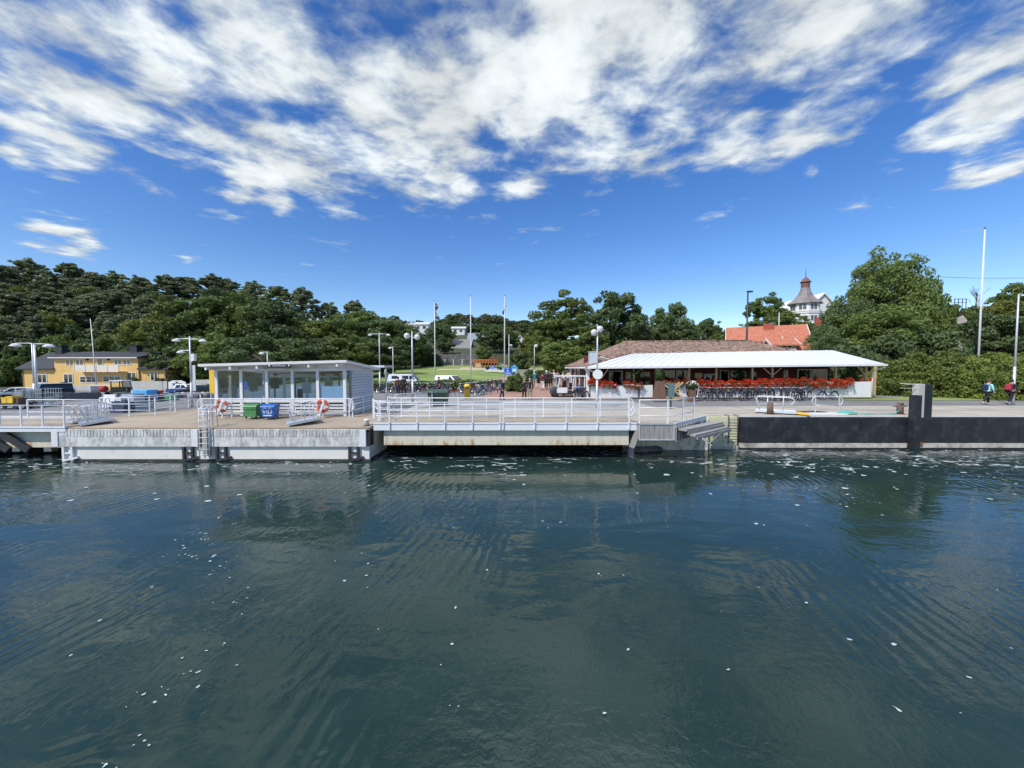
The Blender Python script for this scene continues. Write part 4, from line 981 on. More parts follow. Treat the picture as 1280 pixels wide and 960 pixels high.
# ---------------------------------------------------------------- leaves
def leaf_mesh(name, pts, nrm, size, m, aspect=1.5, seed=0, m2=None, frac=0.0, bias=.6):
    r = np.random.default_rng(seed); N = len(pts)
    nrm = nrm * bias + r.normal(size=(N, 3)) * .6; nrm /= np.linalg.norm(nrm, axis=1)[:, None] + 1e-9
    a = r.normal(size=(N, 3)); a -= nrm * (a * nrm).sum(1)[:, None]; a /= np.linalg.norm(a, axis=1)[:, None] + 1e-9
    b = np.cross(nrm, a); s = size * (.6 + .8 * r.random(N))[:, None]
    V = np.empty((N, 4, 3)); V[:, 0] = pts - a * s * aspect * .5; V[:, 1] = pts - b * s * .38; V[:, 2] = pts + a * s * aspect * .5; V[:, 3] = pts + b * s * .38
    V[:, 1] += nrm * s * .12; V[:, 3] += nrm * s * .12
    me = bpy.data.meshes.new(name)
    me.vertices.add(4 * N); me.vertices.foreach_set('co', V.reshape(-1))
    me.loops.add(4 * N); me.loops.foreach_set('vertex_index', np.arange(4 * N, dtype=np.int32))
    me.polygons.add(N); me.polygons.foreach_set('loop_start', np.arange(0, 4 * N, 4, dtype=np.int32))
    me.materials.append(m)
    if m2 is not None:
        me.materials.append(m2); me.polygons.foreach_set('material_index', (r.random(N) < frac).astype(np.int32))
    me.update(calc_edges=True); me.validate()
    return me
def clump_pts(centres, radii, per, r, flat=1.0, inner=.35):
    """leaf points over the shells of many clumps"""
    P, Nn = [], []
    for c, rad in zip(centres, radii):
        n = max(4, int(per * (rad / np.mean(radii)) ** 1.6))
        d = r.normal(size=(n, 3)); d /= np.linalg.norm(d, axis=1)[:, None]
        k = inner + (1 - inner) * r.random(n) ** .5
        off = d * k[:, None] * rad; off[:, 2] *= flat
        P.append(c + off); Nn.append(d)
    return np.concatenate(P), np.concatenate(Nn)
TREES = {}
def tree_kind(key, m, h, w, kind, seed, leaf, nclump, per, bark=None, trunk_r=.28, lean=0.0):
    r = np.random.default_rng(seed); cs, rs = [], []
    if kind == 'broad' or kind == 'airy' or kind == 'bush' or kind == 'tall':
        z0 = {'broad': .12, 'airy': .2, 'bush': .0, 'tall': .1}[kind]
        lobes = [(r.normal(size=3), r.random()) for _ in range(7)]
        while len(cs) < nclump:
            d = r.normal(size=3); d /= np.linalg.norm(d)
            t = r.random() ** (.33 if kind != 'airy' else .4)
            if kind == 'bush' and d[2] < -.1: d[2] = abs(d[2])
            bump = 1 + .20 * sum(math.exp(3.2 * (np.dot(d, l / np.linalg.norm(l)) - 1)) * (q - .35) for l, q in lobes) * 1.5
            zc = z0 + (1 - z0) * .47; hz = (1 - z0) * .5
            wz = 1.0
            if kind == 'tall': wz = .75 + .35 * (1 - abs(d[2]))
            p = np.array([d[0] * w / 2 * t * bump * .92 * wz, d[1] * w / 2 * t * bump * .92 * wz, (zc + d[2] * hz * t * min(bump, 1.08) * .94) * h])
            if kind == 'bush': p[2] = d[2] * t * h * .92 * min(bump, 1.06)
            rad = (.055 + .07 * r.random()) * w * (1.15 if kind == 'bush' else 1)
            p[0] += lean * (p[2] / h - .5) * w
            cs.append(p); rs.append(rad)
        flat = .75
    elif kind == 'pine':
        n = nclump
        for k in range(n):
            f = r.random(); z = .4 + .58 * f ** .8
            rad_env = w / 2 * (1.0 - .75 * max(0, (z - .55) / .45) ** 1.6) * (.55 + .45 * min(1, (z - .3) / .2))
            a = r.random() * 2 * math.pi; t = r.random() ** .5
            cs.append(np.array([math.cos(a) * rad_env * t, math.sin(a) * rad_env * t, z * h + .03 * h * r.normal()])); rs.append((.03 + .05 * r.random()) * w)
        flat = .75
    elif kind == 'spruce':
        for k in range(nclump):
            z = .08 + .9 * r.random() ** 1.2; a = r.random() * 2 * math.pi; t = .35 + .65 * r.random() ** .5
            e = w / 2 * (1 - z) ** .8 + .04 * w
            cs.append(np.array([math.cos(a) * e * t, math.sin(a) * e * t, z * h - .05 * h * t])); rs.append((.07 + .05 * r.random()) * w)
        flat = .5
    elif kind == 'feather':
        for k in range(nclump):
            a = r.random() * 2 * math.pi; t = r.random() ** .6; top = (1 - .45 * t ** 1.3) * (.82 + .3 * r.random())
            z = top * (r.random() ** .45)
            cs.append(np.array([math.cos(a) * w / 2 * t * (.6 + .5 * z), math.sin(a) * w / 2 * t * (.6 + .5 * z), z * h])); rs.append((.05 + .04 * r.random()) * w)
        flat = 1.9
    cs = np.array(cs); rs = np.array(rs)
    P, Nn = clump_pts(cs, rs, per, r, flat)
    keep = P[:, 2] > .02 * h; P, Nn = P[keep], Nn[keep]
    me = leaf_mesh(key, P, Nn, leaf, m, seed=seed + 1)
    tb = MB()
    top = .92 * h if kind in ('pine', 'spruce') else .62 * h
    if kind == 'bush':
        for k in range(7):
            a = k * .9; tb.tube([(0.05 * math.cos(a), .05 * math.sin(a), -.3), (w * .12 * math.cos(a), w * .12 * math.sin(a), h * .4), (w * .25 * math.cos(a), w * .25 * math.sin(a), h * .7)], [trunk_r * .4, trunk_r * .3, trunk_r * .1], 5)
    else:
        pts = [(lean * (z - .5) * w * .6 * (z > .3) + .012 * h * math.sin(5 * z + seed) * (z > .02), .012 * h * math.cos(4 * z + seed) * (z > .02), z * h - .4 * (z < .01)) for z in [0, .03, .15, .3, .45, top / h]]
        tb.tube(pts, [trunk_r * 1.35, trunk_r * 1.05, trunk_r * .9, trunk_r * .75, trunk_r * .55, trunk_r * .18], 8)
        pick = r.permutation(len(cs))[:26 if kind != 'airy' else 44]
        for i in pick:
            c = cs[i]; zb = max(.18 * h, min(top * .95, c[2] - (.12 if kind in ('pine',) else .25) * h * (.4 + .6 * r.random())))
            f = zb / h; b0 = np.array([lean * (f - .5) * w * .6 * (f > .3), 0, zb]); mid = (b0 + c) / 2 + np.array([0, 0, .03 * h])
            tb.tube([b0, mid, c], [trunk_r * .32, trunk_r * .2, trunk_r * .06], 5)
    TREES[key] = (me, tb, bark or BARK, h, w, m)
    return key
TB = {}
def tree(key, px, ytop, wpx, D, label, group=None, cat='tree', name=None, rz=None, base=None, hmin=2.0):
    me, tb, bark, h, w, m = TREES[key]
    x = gx(px, D); zb = H(x, D) if base is None else base
    hh = max(hmin, pz(ytop, D) - zb); ww = wpx / F * D
    t = thing(name or key, label, cat, (x, D, zb - .1), random.uniform(0, 6.28) if rz is None else rz, group, (ww / w, ww / w, hh / h))
    k = TB.get(key)
    if k is None:
        o = tb.build('trunk' if cat == 'tree' else 'stem', bark, t, fix=False); TB[key] = o.data
    else: link(bpy.data.objects.new('trunk' if cat == 'tree' else 'stem', k), t)
    c = bpy.data.objects.new('crown' if cat == 'tree' else 'foliage', me); link(c, t)
    return t

# ---------------------------------------------------------------- restaurant
def restaurant():
    t = thing('restaurant', 'long red restaurant with brown tiled roof and white veranda roof', 'restaurant')
    yw, yp = 35.9, 32.5
    xL, xP1 = gx(737, yp), gx(1090, yp)
    # walls
    b = MB(); b.box(6.7, 29.6, yw, yw + .2, Q - .1, 5.6).box(6.7, 6.9, yw + .2, 43, Q - .1, 4.6).box(6.9, 29.6, 42.8, 43, Q - .1, 4.6).box(29.4, 29.6, yw + .2, 42.8, Q - .1, 4.9); b.build('wall', REDW, t)
    b = MB(); b.box(6.7, 6.85, 32.9, yw, Q, 4.5); b.build('side_wall', REDW, t)
    for y in (34.4, 38.2, 40.4):
        w = MB(); w.box(6.62, 6.7, y - .09, y + .95, Q + .55, 4.3); o = w.build('window', WHITE, t)
        g = MB(); g.box(6.6, 6.62, y, y + .86, Q + .68, 4.2); g.build('pane', GLASSD, o)
    for y in (32.6, 42.2):
        w = MB(); w.box(6.3, 6.55, y, y + .3, Q, 4.5); w.build('post', WHITE, t)
    # roofs
    b = MB(); zr = 7.02
    fl, fr = (10.75, 35.15, 5.72), (25.7, 35.15, 5.9); rl, rr = (11.3, 38.5, zr), (23.5, 38.5, zr + .1)
    el, el2 = (6.1, 32.0, 4.5), (6.1, 44.0, 4.6); er, er2 = (30.3, 33.8, 5.0), (30.0, 44.0, 4.6)
    b.add([el, fl, rl, el2, rr, fr, er2, er], [(0, 1, 2, 3), (1, 5, 4, 2), (5, 7, 6, 4), (3, 2, 4, 6)])
    b.add([tuple(Vector(p) - Vector((0, 0, .12))) for p in (el, fl, rl, el2, rr, fr, er2, er)], [(3, 2, 1, 0), (2, 4, 5, 1), (4, 6, 7, 5), (6, 4, 2, 3)])
    b.build('tile_roof', TILEB, t, fix=False)
    b = MB(); b.tube([el, fl, rl], .09, 6).tube([rl, rr], .1, 6).tube([rr, fr], .09, 6).tube([el2, rl], .09, 6); b.build('ridge_tiles', TILEB, t)
    # barge and gutter on the left
    b = MB(); b.box(6.0, 6.12, 32.0, 44.0, 4.36, 4.5).box(6.12, 6.9, 32, 44, 4.36, 4.4); b.build('eave_board', WHITE, t)
    b = MB()
    A, B_, C_, D_ = (6.25, 31.7, 4.47), (30.75, 31.7, 4.72), (29.2, 35.25, 6.02), (10.75, 35.25, 5.74)
    n = 60; 
    b.add([A, B_, C_, D_], [(0, 1, 2, 3)])
    b.add([B_, (31.0, 39.0, 4.78), (29.3, 36.2, 5.95), C_], [(0, 1, 2, 3)])
    b.add([C_, (29.3, 36.2, 5.95), (25.5, 36.2, 5.85), (25.7, 35.25, 5.93)], [(0, 1, 2, 3)])
    b.add([(29.3, 36.2, 5.95), (31.0, 39.0, 4.78), (27, 39.2, 5.0), (25.5, 36.2, 5.85)], [(0, 1, 2, 3)])
    b.add([A, D_, (9.6, 35.2, 5.45), (6.12, 31.95, 4.5)], [(0, 1, 2, 3)])
    b.build('veranda_roof', ROOFW, t, fix=False)
    b = MB()
    for k in range(1, 34):
        f = k / 34; p = Vector(A).lerp(Vector(B_), f); q = Vector(D_).lerp(Vector(C_), f); b.bar(p + Vector((0, 0, .02)), q + Vector((0, 0, .02)), .035, .03)
    b.build('roof_seam', ROOFW, t)
    b = MB(); b.bar((6.2, 31.66, 4.40), (30.8, 31.66, 4.65), .1, .13); b.bar((30.8, 31.66, 4.65), (31.05, 39, 4.7), .1, .13); b.build('gutter', WHITE, t)
    b = MB(); b.add([(6.9, 31.8, 4.36), (30.6, 31.8, 4.58), (30.6, 35.85, 4.62), (6.9, 35.85, 4.4)], [(0, 1, 2, 3)]); b.build('veranda_ceiling', WOODB, t, fix=False)
    b = MB(); b.tube([(30.75, 31.7, 4.6), (30.6, 31.75, 4.45), (30.28, 32.3, 4.15), (30.25, 32.35, 3.95), (30.25, 32.35, 2.1)], .055, 8).build('downpipe', WHITE, t)
    b = MB(); b.tube([(6.3, 31.8, 4.4), (6.55, 32.1, 4.2), (7.05, 32.3, 3.95), (7.1, 32.3, 3.7), (7.1, 32.35, 2.0)], .055, 8).build('downpipe', WHITE, t)
    b = MB(); b.box(6.55, 7.2, 32.6, 33.2, 4.6, 5.75).box(6.5, 7.25, 32.55, 33.25, 5.75, 5.8); b.build('roof_vent', ALU, t)
    b = MB(); b.cyl((7.3, 33, 5.4), (9.4, 34.4, 4.95), .05, n=6); b.build('vent_pipe', WHITE, t)
    # parapet
    xe1, xe2 = gx(816, yp), gx(849, yp)
    for (a, c, z0, z1) in ((xL + .1, gx(798, yp), 2.86, 2.9), (gx(800, yp) - .0, xe1, 2.93, 2.97), (xe2, gx(985, yp), 2.95, 3.1), (gx(985, yp) + .01, xP1, 3.1, 3.27)):
        b = MB(); b.add([(a, yp, Q + .12), (c, yp, Q + .12), (c, yp, z1), (a, yp, z0), (a, yp + .12, Q + .12), (c, yp + .12, Q + .12), (c, yp + .12, z1), (a, yp + .12, z0)], [(0, 1, 2, 3), (7, 6, 5, 4), (0, 4, 5, 1), (2, 6, 7, 3), (1, 5, 6, 2), (0, 3, 7, 4)]); b.build('parapet', WHITE, t)
        b = MB(); b.box(a + .05, c - .05, yp + .06, yp + .1, Q - .1, Q + .13); b.build('base_strip', DARKIN, t)  # near-black strip paints the shade of the gap under the parapet
    b = MB(); b.box(xP1 + .02, xP1 + .1, yp + .05, 35.8, Q, 3.2); b.build('end_parapet', WOODT, t)
    for k in range(3):
        y = yp + .1 + k * .9
        b = MB(); b.box(xP1 + .1, xP1 + .22, y, y + .1, Q, 3.3).bar((xP1 + .16, y + .1, 2.0), (xP1 + .16, y + .8, 3.1), .07).bar((xP1 + .16, y + .1, 3.1), (xP1 + .16, y + .8, 2.0), .07); b.build('trellis', WOODT, t)
    b = MB(); b.box(6.95, xP1, yp + .15, yw, Q + .02, Q + .16); b.build('veranda_floor', WOODP, t)
    b = MB(); b.prism([(31.3, Q + .01), (32.45, Q + .01), (32.45, Q + .16)], xe1 + .05, xe2 + .25, 'x'); b.build('entrance_ramp', WOODT, t)
    # posts with braces
    for k, px in enumerate([792, 820, 861, 895, 940, 965, 1044, 1082]):
        x = gx(px, yp + .2); b = MB(); b.box(x - .07, x + .07, yp + .14, yp + .28, Q + .16, 4.5); p = b.build('post', WOODT, t)
        if px in (965, 1082, 792):
            zb = 4.4 if px < 1000 else 4.55
            s = MB()
            if px != 792: s.bar((x, yp + .21, 3.75), (x - .75, yp + .21, zb), .08)
            if px != 1082: s.bar((x, yp + .21, 3.75), (x + .75, yp + .21, zb), .08)
            s.build('brace', WOODT, p)
    for px in (1093,): x = gx(px, 35); b = MB(); b.box(x - .07, x + .07, 34.9, 35.04, Q, 4.6); b.build('post', WOODT, t)
    b = MB(); b.bar((gx(752, yp), yp + .21, 3.5), (gx(761, yp), yp + .21, 4.35), .09); b.build('brace', WOODT, t)
    # windows and doors on the back wall
    for (pa, pb, za, zb, kind) in ((761, 778, 2.75, 4.15, 0), (781, 790, 2.0, 4.1, 1), (799, 813, 2.0, 4.1, 1), (829, 843, 2.7, 4.2, 0), (845, 859, 2.7, 4.2, 0), (867, 879, 2.0, 4.0, 1), (880, 895, 2.0, 3.85, 2), (899, 911, 2.6, 4.2, 0), (913, 932, 2.5, 4.2, 0), (936, 946, 2.0, 4.1, 1), (979, 984, 2.0, 4.2, 2), (996, 1014, 3.15, 4.3, 0), (1015, 1033, 3.15, 4.3, 0)):
        xa, xb = gx(pa, yw), gx(pb, yw)
        w = MB()
        for (q0, q1, r0, r1) in ((xa, xa + .09, za, zb), (xb - .09, xb, za, zb), (xa + .09, xb - .09, zb - .09, zb), (xa + .09, xb - .09, za, za + .09)): w.box(q0, q1, yw - .06, yw - .002, r0, r1)
        if kind == 2: w.box((xa + xb) / 2 - .05, (xa + xb) / 2 + .05, yw - .055, yw - .004, za + .09, zb - .09)
        o = w.build('window' if kind != 1 else 'door', WHITE if kind != 1 else WOODB, t)
        g = MB(); g.box(xa + .08, xb - .08, yw - .03, yw - .01, za + .08, zb - .08); g.build('pane', GLASSD, o)
    return t
restaurant()
# tables and a dark counter deep in the veranda
for k, px in enumerate((775, 905, 950, 1005, 1062)):
    t = thing('cafe_table', 'wooden cafe table on the veranda behind the flower boxes', 'table', (gx(px, 34.3), 34.3, Q + .16), group='tables on the restaurant veranda')
    b = MB(); b.box(-.6, .6, -.4, .4, .7, .74); b.build('tabletop', WOODP, t)
    for sx in (-.5, .5):
        for sy in (-.32, .32): b = MB(); b.box(sx - .03, sx + .03, sy - .03, sy + .03, 0, .7); b.build('leg', WOODP, t)

# flower boxes along the parapet
def flowerbox(x, y, z, L, seed, label, dens=1.0, droop=.25, green=.35, group='flower boxes on the white parapet'):
    t = thing('flower_box', label, 'flower box', (x, y, z), group=group)
    b = MB(); b.box(-L / 2, L / 2, -.1, .1, -.14, -.03); b.build('box', WHITE, t)
    r = np.random.default_rng(seed)
    def pts(n, lo, hi):
        P = np.stack([r.uniform(-L / 2 - .06, L / 2 + .06, n), r.normal(0, .15, n) - .06, np.zeros(n)], 1)
        mound = .12 * np.sin(P[:, 0] * 3.1 + seed) + .06 * np.sin(P[:, 0] * 9 + seed * 2)
        P[:, 2] = lo + (hi - lo) * r.random(n) + mound
        front = P[:, 1] < -.12; P[front, 2] -= droop * r.random(front.sum()) * 1.6
        return P
    P = pts(int(330 * L * dens), -.05, .27); me = leaf_mesh('blossoms', P, P * 0 + np.array([0, -.6, .5]), .095, BLOSR, 1.1, seed, LFG, .12); link(bpy.data.objects.new('blossoms', me), t)
    P = pts(int(420 * L * (dens * .5 + green)), -.12, .2); P[:, 1] += .05; me = leaf_mesh('leaves', P, P * 0 + np.array([0, -.3, .6]), .1, LFG, 1.2, seed + 5); link(bpy.data.objects.new('leaves', me), t)
k = 0
for (pa, pb, z, dn, gr) in ((735, 754, 3.12, 1.2, .1), (754, 770, 3.05, .9, .5), (779, 793, 3.08, .75, .5), (793, 803, 3.0, .4, .9), (829, 849, 3.2, .5, .6), (850, 862, 3.15, .8, .4)):
    xa, xb = gx(pa, 32.35), gx(pb, 32.35)
    flowerbox((xa + xb) / 2, 32.36, z, xb - xa - .05, 40 + k, ['bright red flower box at the restaurant corner beside the lamp post', 'red flower box left of the first veranda window', 'orange red flower box with gaps left of the veranda door', 'mostly leafy flower box left of the tall planter', 'sparse red flower box above the entrance gap', 'red flower box behind the white flowered pot'][k], dn, .2, gr); k += 1
xa, xb = gx(872, 32.35), gx(1064, 32.35); n = 9
for i in range(n):
    x = xa + (xb - xa) * (i + .5) / n
    flowerbox(x, 32.36, 3.12 + .16 * i / n, (xb - xa) / n + .02, 60 + i, 'red geranium flower box above the parked bicycles', 1.7, .3, .25)
for i in range(3):
    flowerbox(gx(1065, 35.4) + i * .9, 35.5, 3.2, .8, 80 + i, 'dark red flower box on the far side of the open veranda end', .9)
def hang(px, D, z0, z1, label, seed):
    t = thing('climbing_plant', label, 'plant', (gx(px, D), D, 0)); r = np.random.default_rng(seed)
    n = 420; P = np.stack([r.normal(0, .28, n), r.normal(0, .12, n), r.uniform(z0, z1, n)], 1); link(bpy.data.objects.new('foliage', leaf_mesh('foliage', P, P * 0 + np.array([0, -1, .3]), .16, LFG, 1.4, seed)), t)
    MB().cyl((0, 0, Q), (0, 0, z1), .04, n=6).build('stem', WOODB, t)
hang(796, 32.75, 2.7, 4.35, 'green climbing plant on the veranda post left of the entrance', 1)
hang(1064, 33.0, 3.2, 4.5, 'green climbing plant hanging at the open veranda end', 2)
hang(925, 34.5, 3.0, 4.3, 'dim green potted plant deep inside the veranda', 3)

# tapered planters in front of the entrance
def planter(px, D, h, wb, wt, label, flower, seed, ph):
    t = thing('tall_planter', label, 'planter', (gx(px, D), D, Q))
    b = MB(); b.lathe([(wb, 0), (wt, h), (wt * .8, h), (wt * .7, h - .08)], n=4, smooth=False, rot=math.pi / 4); b.build('stand', WOODB, t)
    r = np.random.default_rng(seed); n = 700
    d = r.normal(size=(n, 3)); d /= np.linalg.norm(d, axis=1)[:, None]; P = d * (r.random(n) ** .4)[:, None] * np.array([.42, .42, ph]) + np.array([0, 0, h + ph * .75])
    link(bpy.data.objects.new('foliage', leaf_mesh('foliage', P, d, .13, LFG, 1.5, seed)), t)
    if flower:
        q = d[:160]; P = q * np.array([.43, .43, ph]) + np.array([0, 0, h + ph * .8]); P = P[q[:, 2] > .0]; q = q[q[:, 2] > .0]
        link(bpy.data.objects.new('blossoms', leaf_mesh('blossoms', P, q, .12, BLOSW, 1.0, seed)), t)
    return t
planter(824.5, 29.8, 1.62, .62, .36, 'tall tapered brown planter with a green bush at the entrance', False, 5, .55)
p2 = planter(865, 30.0, .95, .34, .3, 'small brown planter with white flowers in a pot', True, 6, .36)
b = MB(); b.lathe([(.2, .95), (.32, 1.25), (.3, 1.25), (.2, 1.0)], n=14); b.build('pot', WOODB, p2)
for s in (-1, 1): b = MB(); b.bar((s * .45, 0, 1.3), (s * .35, 0, .45), .08); b.build('drooping_leaf', BLACK, p2)
t = thing('information_stand', 'narrow blue grey information stand between the two brown planters', 'sign', (gx(839, 24.5), 24.5, Q))
b = MB(); b.cyl((0, 0, 0), (0, 0, 1.62), .045, n=8); b.build('pole', DARKST, t)
b = MB(); b.box(-.2, .2, -.07, -.01, .72, 1.58); b.build('panel', mat('teal_panel', (.1, .16, .18), .35), t, bevel=.01)
# picnic table seen through the entrance gap
t = thing('folding_trestle', 'pale timber trestle with crossed legs behind the information stand', 'trestle', (gx(840, 30.8), 30.8, Q))
for s in (-1, 1):
    b = MB(); b.bar((-.75, s * .3, .25), (.75, s * .3, 1.45), .1).bar((.75, s * .3, .25), (-.75, s * .3, 1.45), .1); b.build('crossed_leg', WOODT, t)
b = MB(); b.box(-.7, .7, -.32, .32, .8, .86); b.build('top_board', WOODT, t)

# ---------------------------------------------------------------- bicycles
def wheel(parent, x, r=.34):
    o = thing('wheel', None, None, (x, 0, r)); o.parent = parent; ALLCH.setdefault(parent.name, []).append(o)
    b = MB(); b.tube([(r * .95 * math.cos(a * math.pi / 10), 0, r * .95 * math.sin(a * math.pi / 10)) for a in range(20)], .022, 6, closed=True); b.build('tyre', RUBBER, o)
    b = MB(); b.tube([(r * .87 * math.cos(a * math.pi / 10), 0, r * .87 * math.sin(a * math.pi / 10)) for a in range(20)], .012, 5, closed=True)
    for k in range(12):
        a = k * math.pi / 6; b.bar((.02 * math.cos(a), .02 * (-1) ** k, .02 * math.sin(a)), (r * .87 * math.cos(a), 0, r * .87 * math.sin(a)), .006)
    b.cyl((0, -.05, 0), (0, .05, 0), .03, n=8); b.build('rim', CHROME, o)
    return o
def make_bike(label, basket=True):
    t = thing('bicycle', label, 'bicycle', (0, 0, 0))
    wheel(t, -.54); wheel(t, .54)
    b = MB(); bb = (-.1, 0, .29); st = (-.25, 0, .78); hd = (.36, 0, .82); hl = (.40, 0, .66)
    b.tube([st, bb], .02).tube([bb, hl], .022).tube([(-.2, 0, .6), (hl[0], 0, .7)], .018).tube([hl, hd, (.33, 0, .95)], .022)
    for s in (-1, 1): b.tube([bb, (-.54, s * .06, .34)], .013).tube([(-.23, 0, .7), (-.54, s * .06, .34)], .011).tube([hl, (.47, s * .05, .5), (.54, s * .06, .34)], .014)
    b.build('frame', BIKEK, t)
    b = MB()
    for x in (-.54, .54): b.tube([(x + .375 * math.cos(a), 0, .34 + .375 * math.sin(a)) for a in [math.radians(q) for q in range(10, 181, 17)]], .03, 5)
    b.build('mudguard', BIKEK, t)
    b = MB(); b.cyl((-.25, 0, .78), (-.28, 0, .92), .014, n=6); b.prism([(-.42, -.0), (-.42, .05), (-.36, .09), (-.1, .05), (-.08, .02)], -.08, .08); 
    for i in range(len(b.v) - 10, len(b.v)): v = b.v[i]; b.v[i] = (v[0], v[1] * (1 if v[0] < -.3 else .35), v[2] + .92)
    b.build('saddle', SADDLE, t)
    b = MB(); b.tube([(.18, -.3, 1.0), (.3, -.24, 1.06), (.34, 0, 1.0), (.3, .24, 1.06), (.18, .3, 1.0)], .014, 6); b.build('handlebar', CHROME, t)
    b = MB(); b.box(-.85, -.36, -.07, .07, .74, .755).tube([(-.8, .06, .745), (-.56, .07, .36)], .009).tube([(-.8, -.06, .745), (-.56, -.07, .36)], .009); b.build('rear_rack', BIKEK, t)
    b = MB(); b.cyl((-.1, -.05, .29), (-.1, -.07, .29), .1, n=14).bar((-.1, -.09, .29), (-.02, -.09, .14), .02).bar((-.1, .09, .29), (-.18, .09, .44), .02).box(-.07, .04, -.2, -.09, .125, .15).box(-.24, -.13, .09, .2, .43, .455); b.build('crank', CHROME, t)
    if basket:
        b = MB(); x0, x1, y0, y1 = .42, .78, -.2, .2
        for z in (.72, .8, .88, .95):
            q = (z - .72) * .15; b.tube([(x0 - q, y0 - q, z), (x1 + q, y0 - q, z), (x1 + q, y1 + q, z), (x0 - q, y1 + q, z)], .008, 4, closed=True)
        for k in range(5): f = k / 4; b.bar((x0 + (x1 - x0) * f, y0, .72), (x0 + (x1 - x0) * f, y0 - .03, .95), .008).bar((x0 + (x1 - x0) * f, y1, .72), (x0 + (x1 - x0) * f, y1 + .03, .95), .008).bar((x1, y0 + (y1 - y0) * f, .72), (x1 + .03, y0 + (y1 - y0) * f, .95), .008)
        b.box(x0, x1, y0, y1, .715, .725); b.build('basket', BIKEK, t)
    return t
BIKEB = mat('blue_bicycle_paint', (.02, .05, .16), .3); BIKER = mat('red_bicycle_paint', (.3, .025, .03), .3); BIKEW = mat('white_bicycle_paint', (.6, .6, .58), .3); BIKEG = mat('grey_bicycle_paint', (.2, .2, .21), .3)
bk = make_bike('black city bicycle parked in the row before the white restaurant parapet')
bk2 = None
GB = 'bicycles parked before the white parapet'
bk['group'] = GB
bk.location = (gx(878, 31.3), 31.4, Q); bk.rotation_euler = (0, 0, R(50))
spots = [887, 897, 905, 914, 925, 933, 941, 950, 959, 968, 977, 985, 995, 1002]
for i, px in enumerate(spots):
    D = 30.9 + random.uniform(-.25, .2)
    dup(bk, (gx(px, D), D, Q), R(48 + random.uniform(-14, 16) + (180 if i % 4 == 1 else 0)), 'black city bicycle parked in the row before the white restaurant parapet', GB, swap=None)
dup(bk, (gx(1008, 31.2), 31.2, Q), R(28), 'black bicycle standing aslant second from the right end of the parapet row', GB)
dup(bk, (gx(1036, 31.2), 31.2, Q), R(186), 'black bicycle seen side on at the right end of the parapet row', GB)
# bicycles in the racks before the low hedge
GR = 'bicycles in the racks before the low hedge'
PAINT = [BIKEK, BIKEB, BIKEG, BIKEK, BIKER, BIKEW]
bkp = make_bike('bicycle standing in the long rack before the low hedge', False); bkp['group'] = GR
bkp.location = (gx(475, 40), 40, H(gx(475, 40), 40)); bkp.rotation_euler = (0, 0, R(75))
px = 479.0; i = 0
while px < 640:
    if 534 < px < 560 and False: pass
    D = (40.5 if px < 575 else 38.5) + random.uniform(-.8, .6)
    if not (566 < px < 574):
        dup(bkp, (gx(px, D), D, H(gx(px, D), D)), R(random.choice([75, 75, 105, 255]) + random.uniform(-22, 22)), 'bicycle standing in the long rack before the low hedge', GR, swap={'black_bicycle_paint': PAINT[i % 6]})
    px += random.uniform(2.6, 4.2); i += 1
for k, px in enumerate((597, 604, 611)):
    D = 35.5 + .5 * (k % 2)
    dup(bkp, (gx(px, D), D, Q), R([70, 60, 20][k]), ['grey bicycle behind the yellow bin, nearest to it', 'bicycle with pale frame in the middle beside the yellow bin', 'pale wheeled bicycle standing aslant right of the yellow bin'][k], GR, swap={'black_bicycle_paint': [BIKEG, BIKEW, BIKEB][k]})
dup(bkp, (gx(566, 36), 36, Q), R(10), 'red child bicycle leaning left of the yellow bin', GR, (.75, .75, .75), swap={'black_bicycle_paint': BIKER})
# yellow rounded bin
t = thing('yellow_bin', 'yellow rounded pillar bin on the plaza before the bicycle racks', 'bin', (gx(584, 32.5), 32.5, Q))
b = MB(); b.lathe([(.24, 0), (.24, 1.0), (.28, 1.0), (.28, 1.12), (.2, 1.24), (0, 1.28)], n=18); b.build('body', YELLOW, t)
b = MB(); b.box(-.16, .16, -.262, -.238, .84, .94); b.build('slot', BLACK, t)
# blue notice sign
s = thing('notice_sign', 'blue square sign with white marks beside the pennant flagpole', 'sign', (gx(635, 42), 42, H(0, 42)))
zz = pz(464, 42) - s.location.z
b = MB(); b.cyl((0, .04, 0), (0, .04, zz + .4), .05, n=8); b.build('pole', GALV, s)
b = MB(); b.box(-.42, .42, -.02, .02, zz - .36, zz + .3); b.build('board', BLUES, s)
b = MB(); b.box(-.1, -.02, -.028, -.02, zz - .06, zz + .2).box(-.02, .08, -.028, -.02, zz - .06, zz + .02).box(-.33, .3, -.028, -.02, zz - .25, zz - .18); b.build('symbol', WHITE, s)
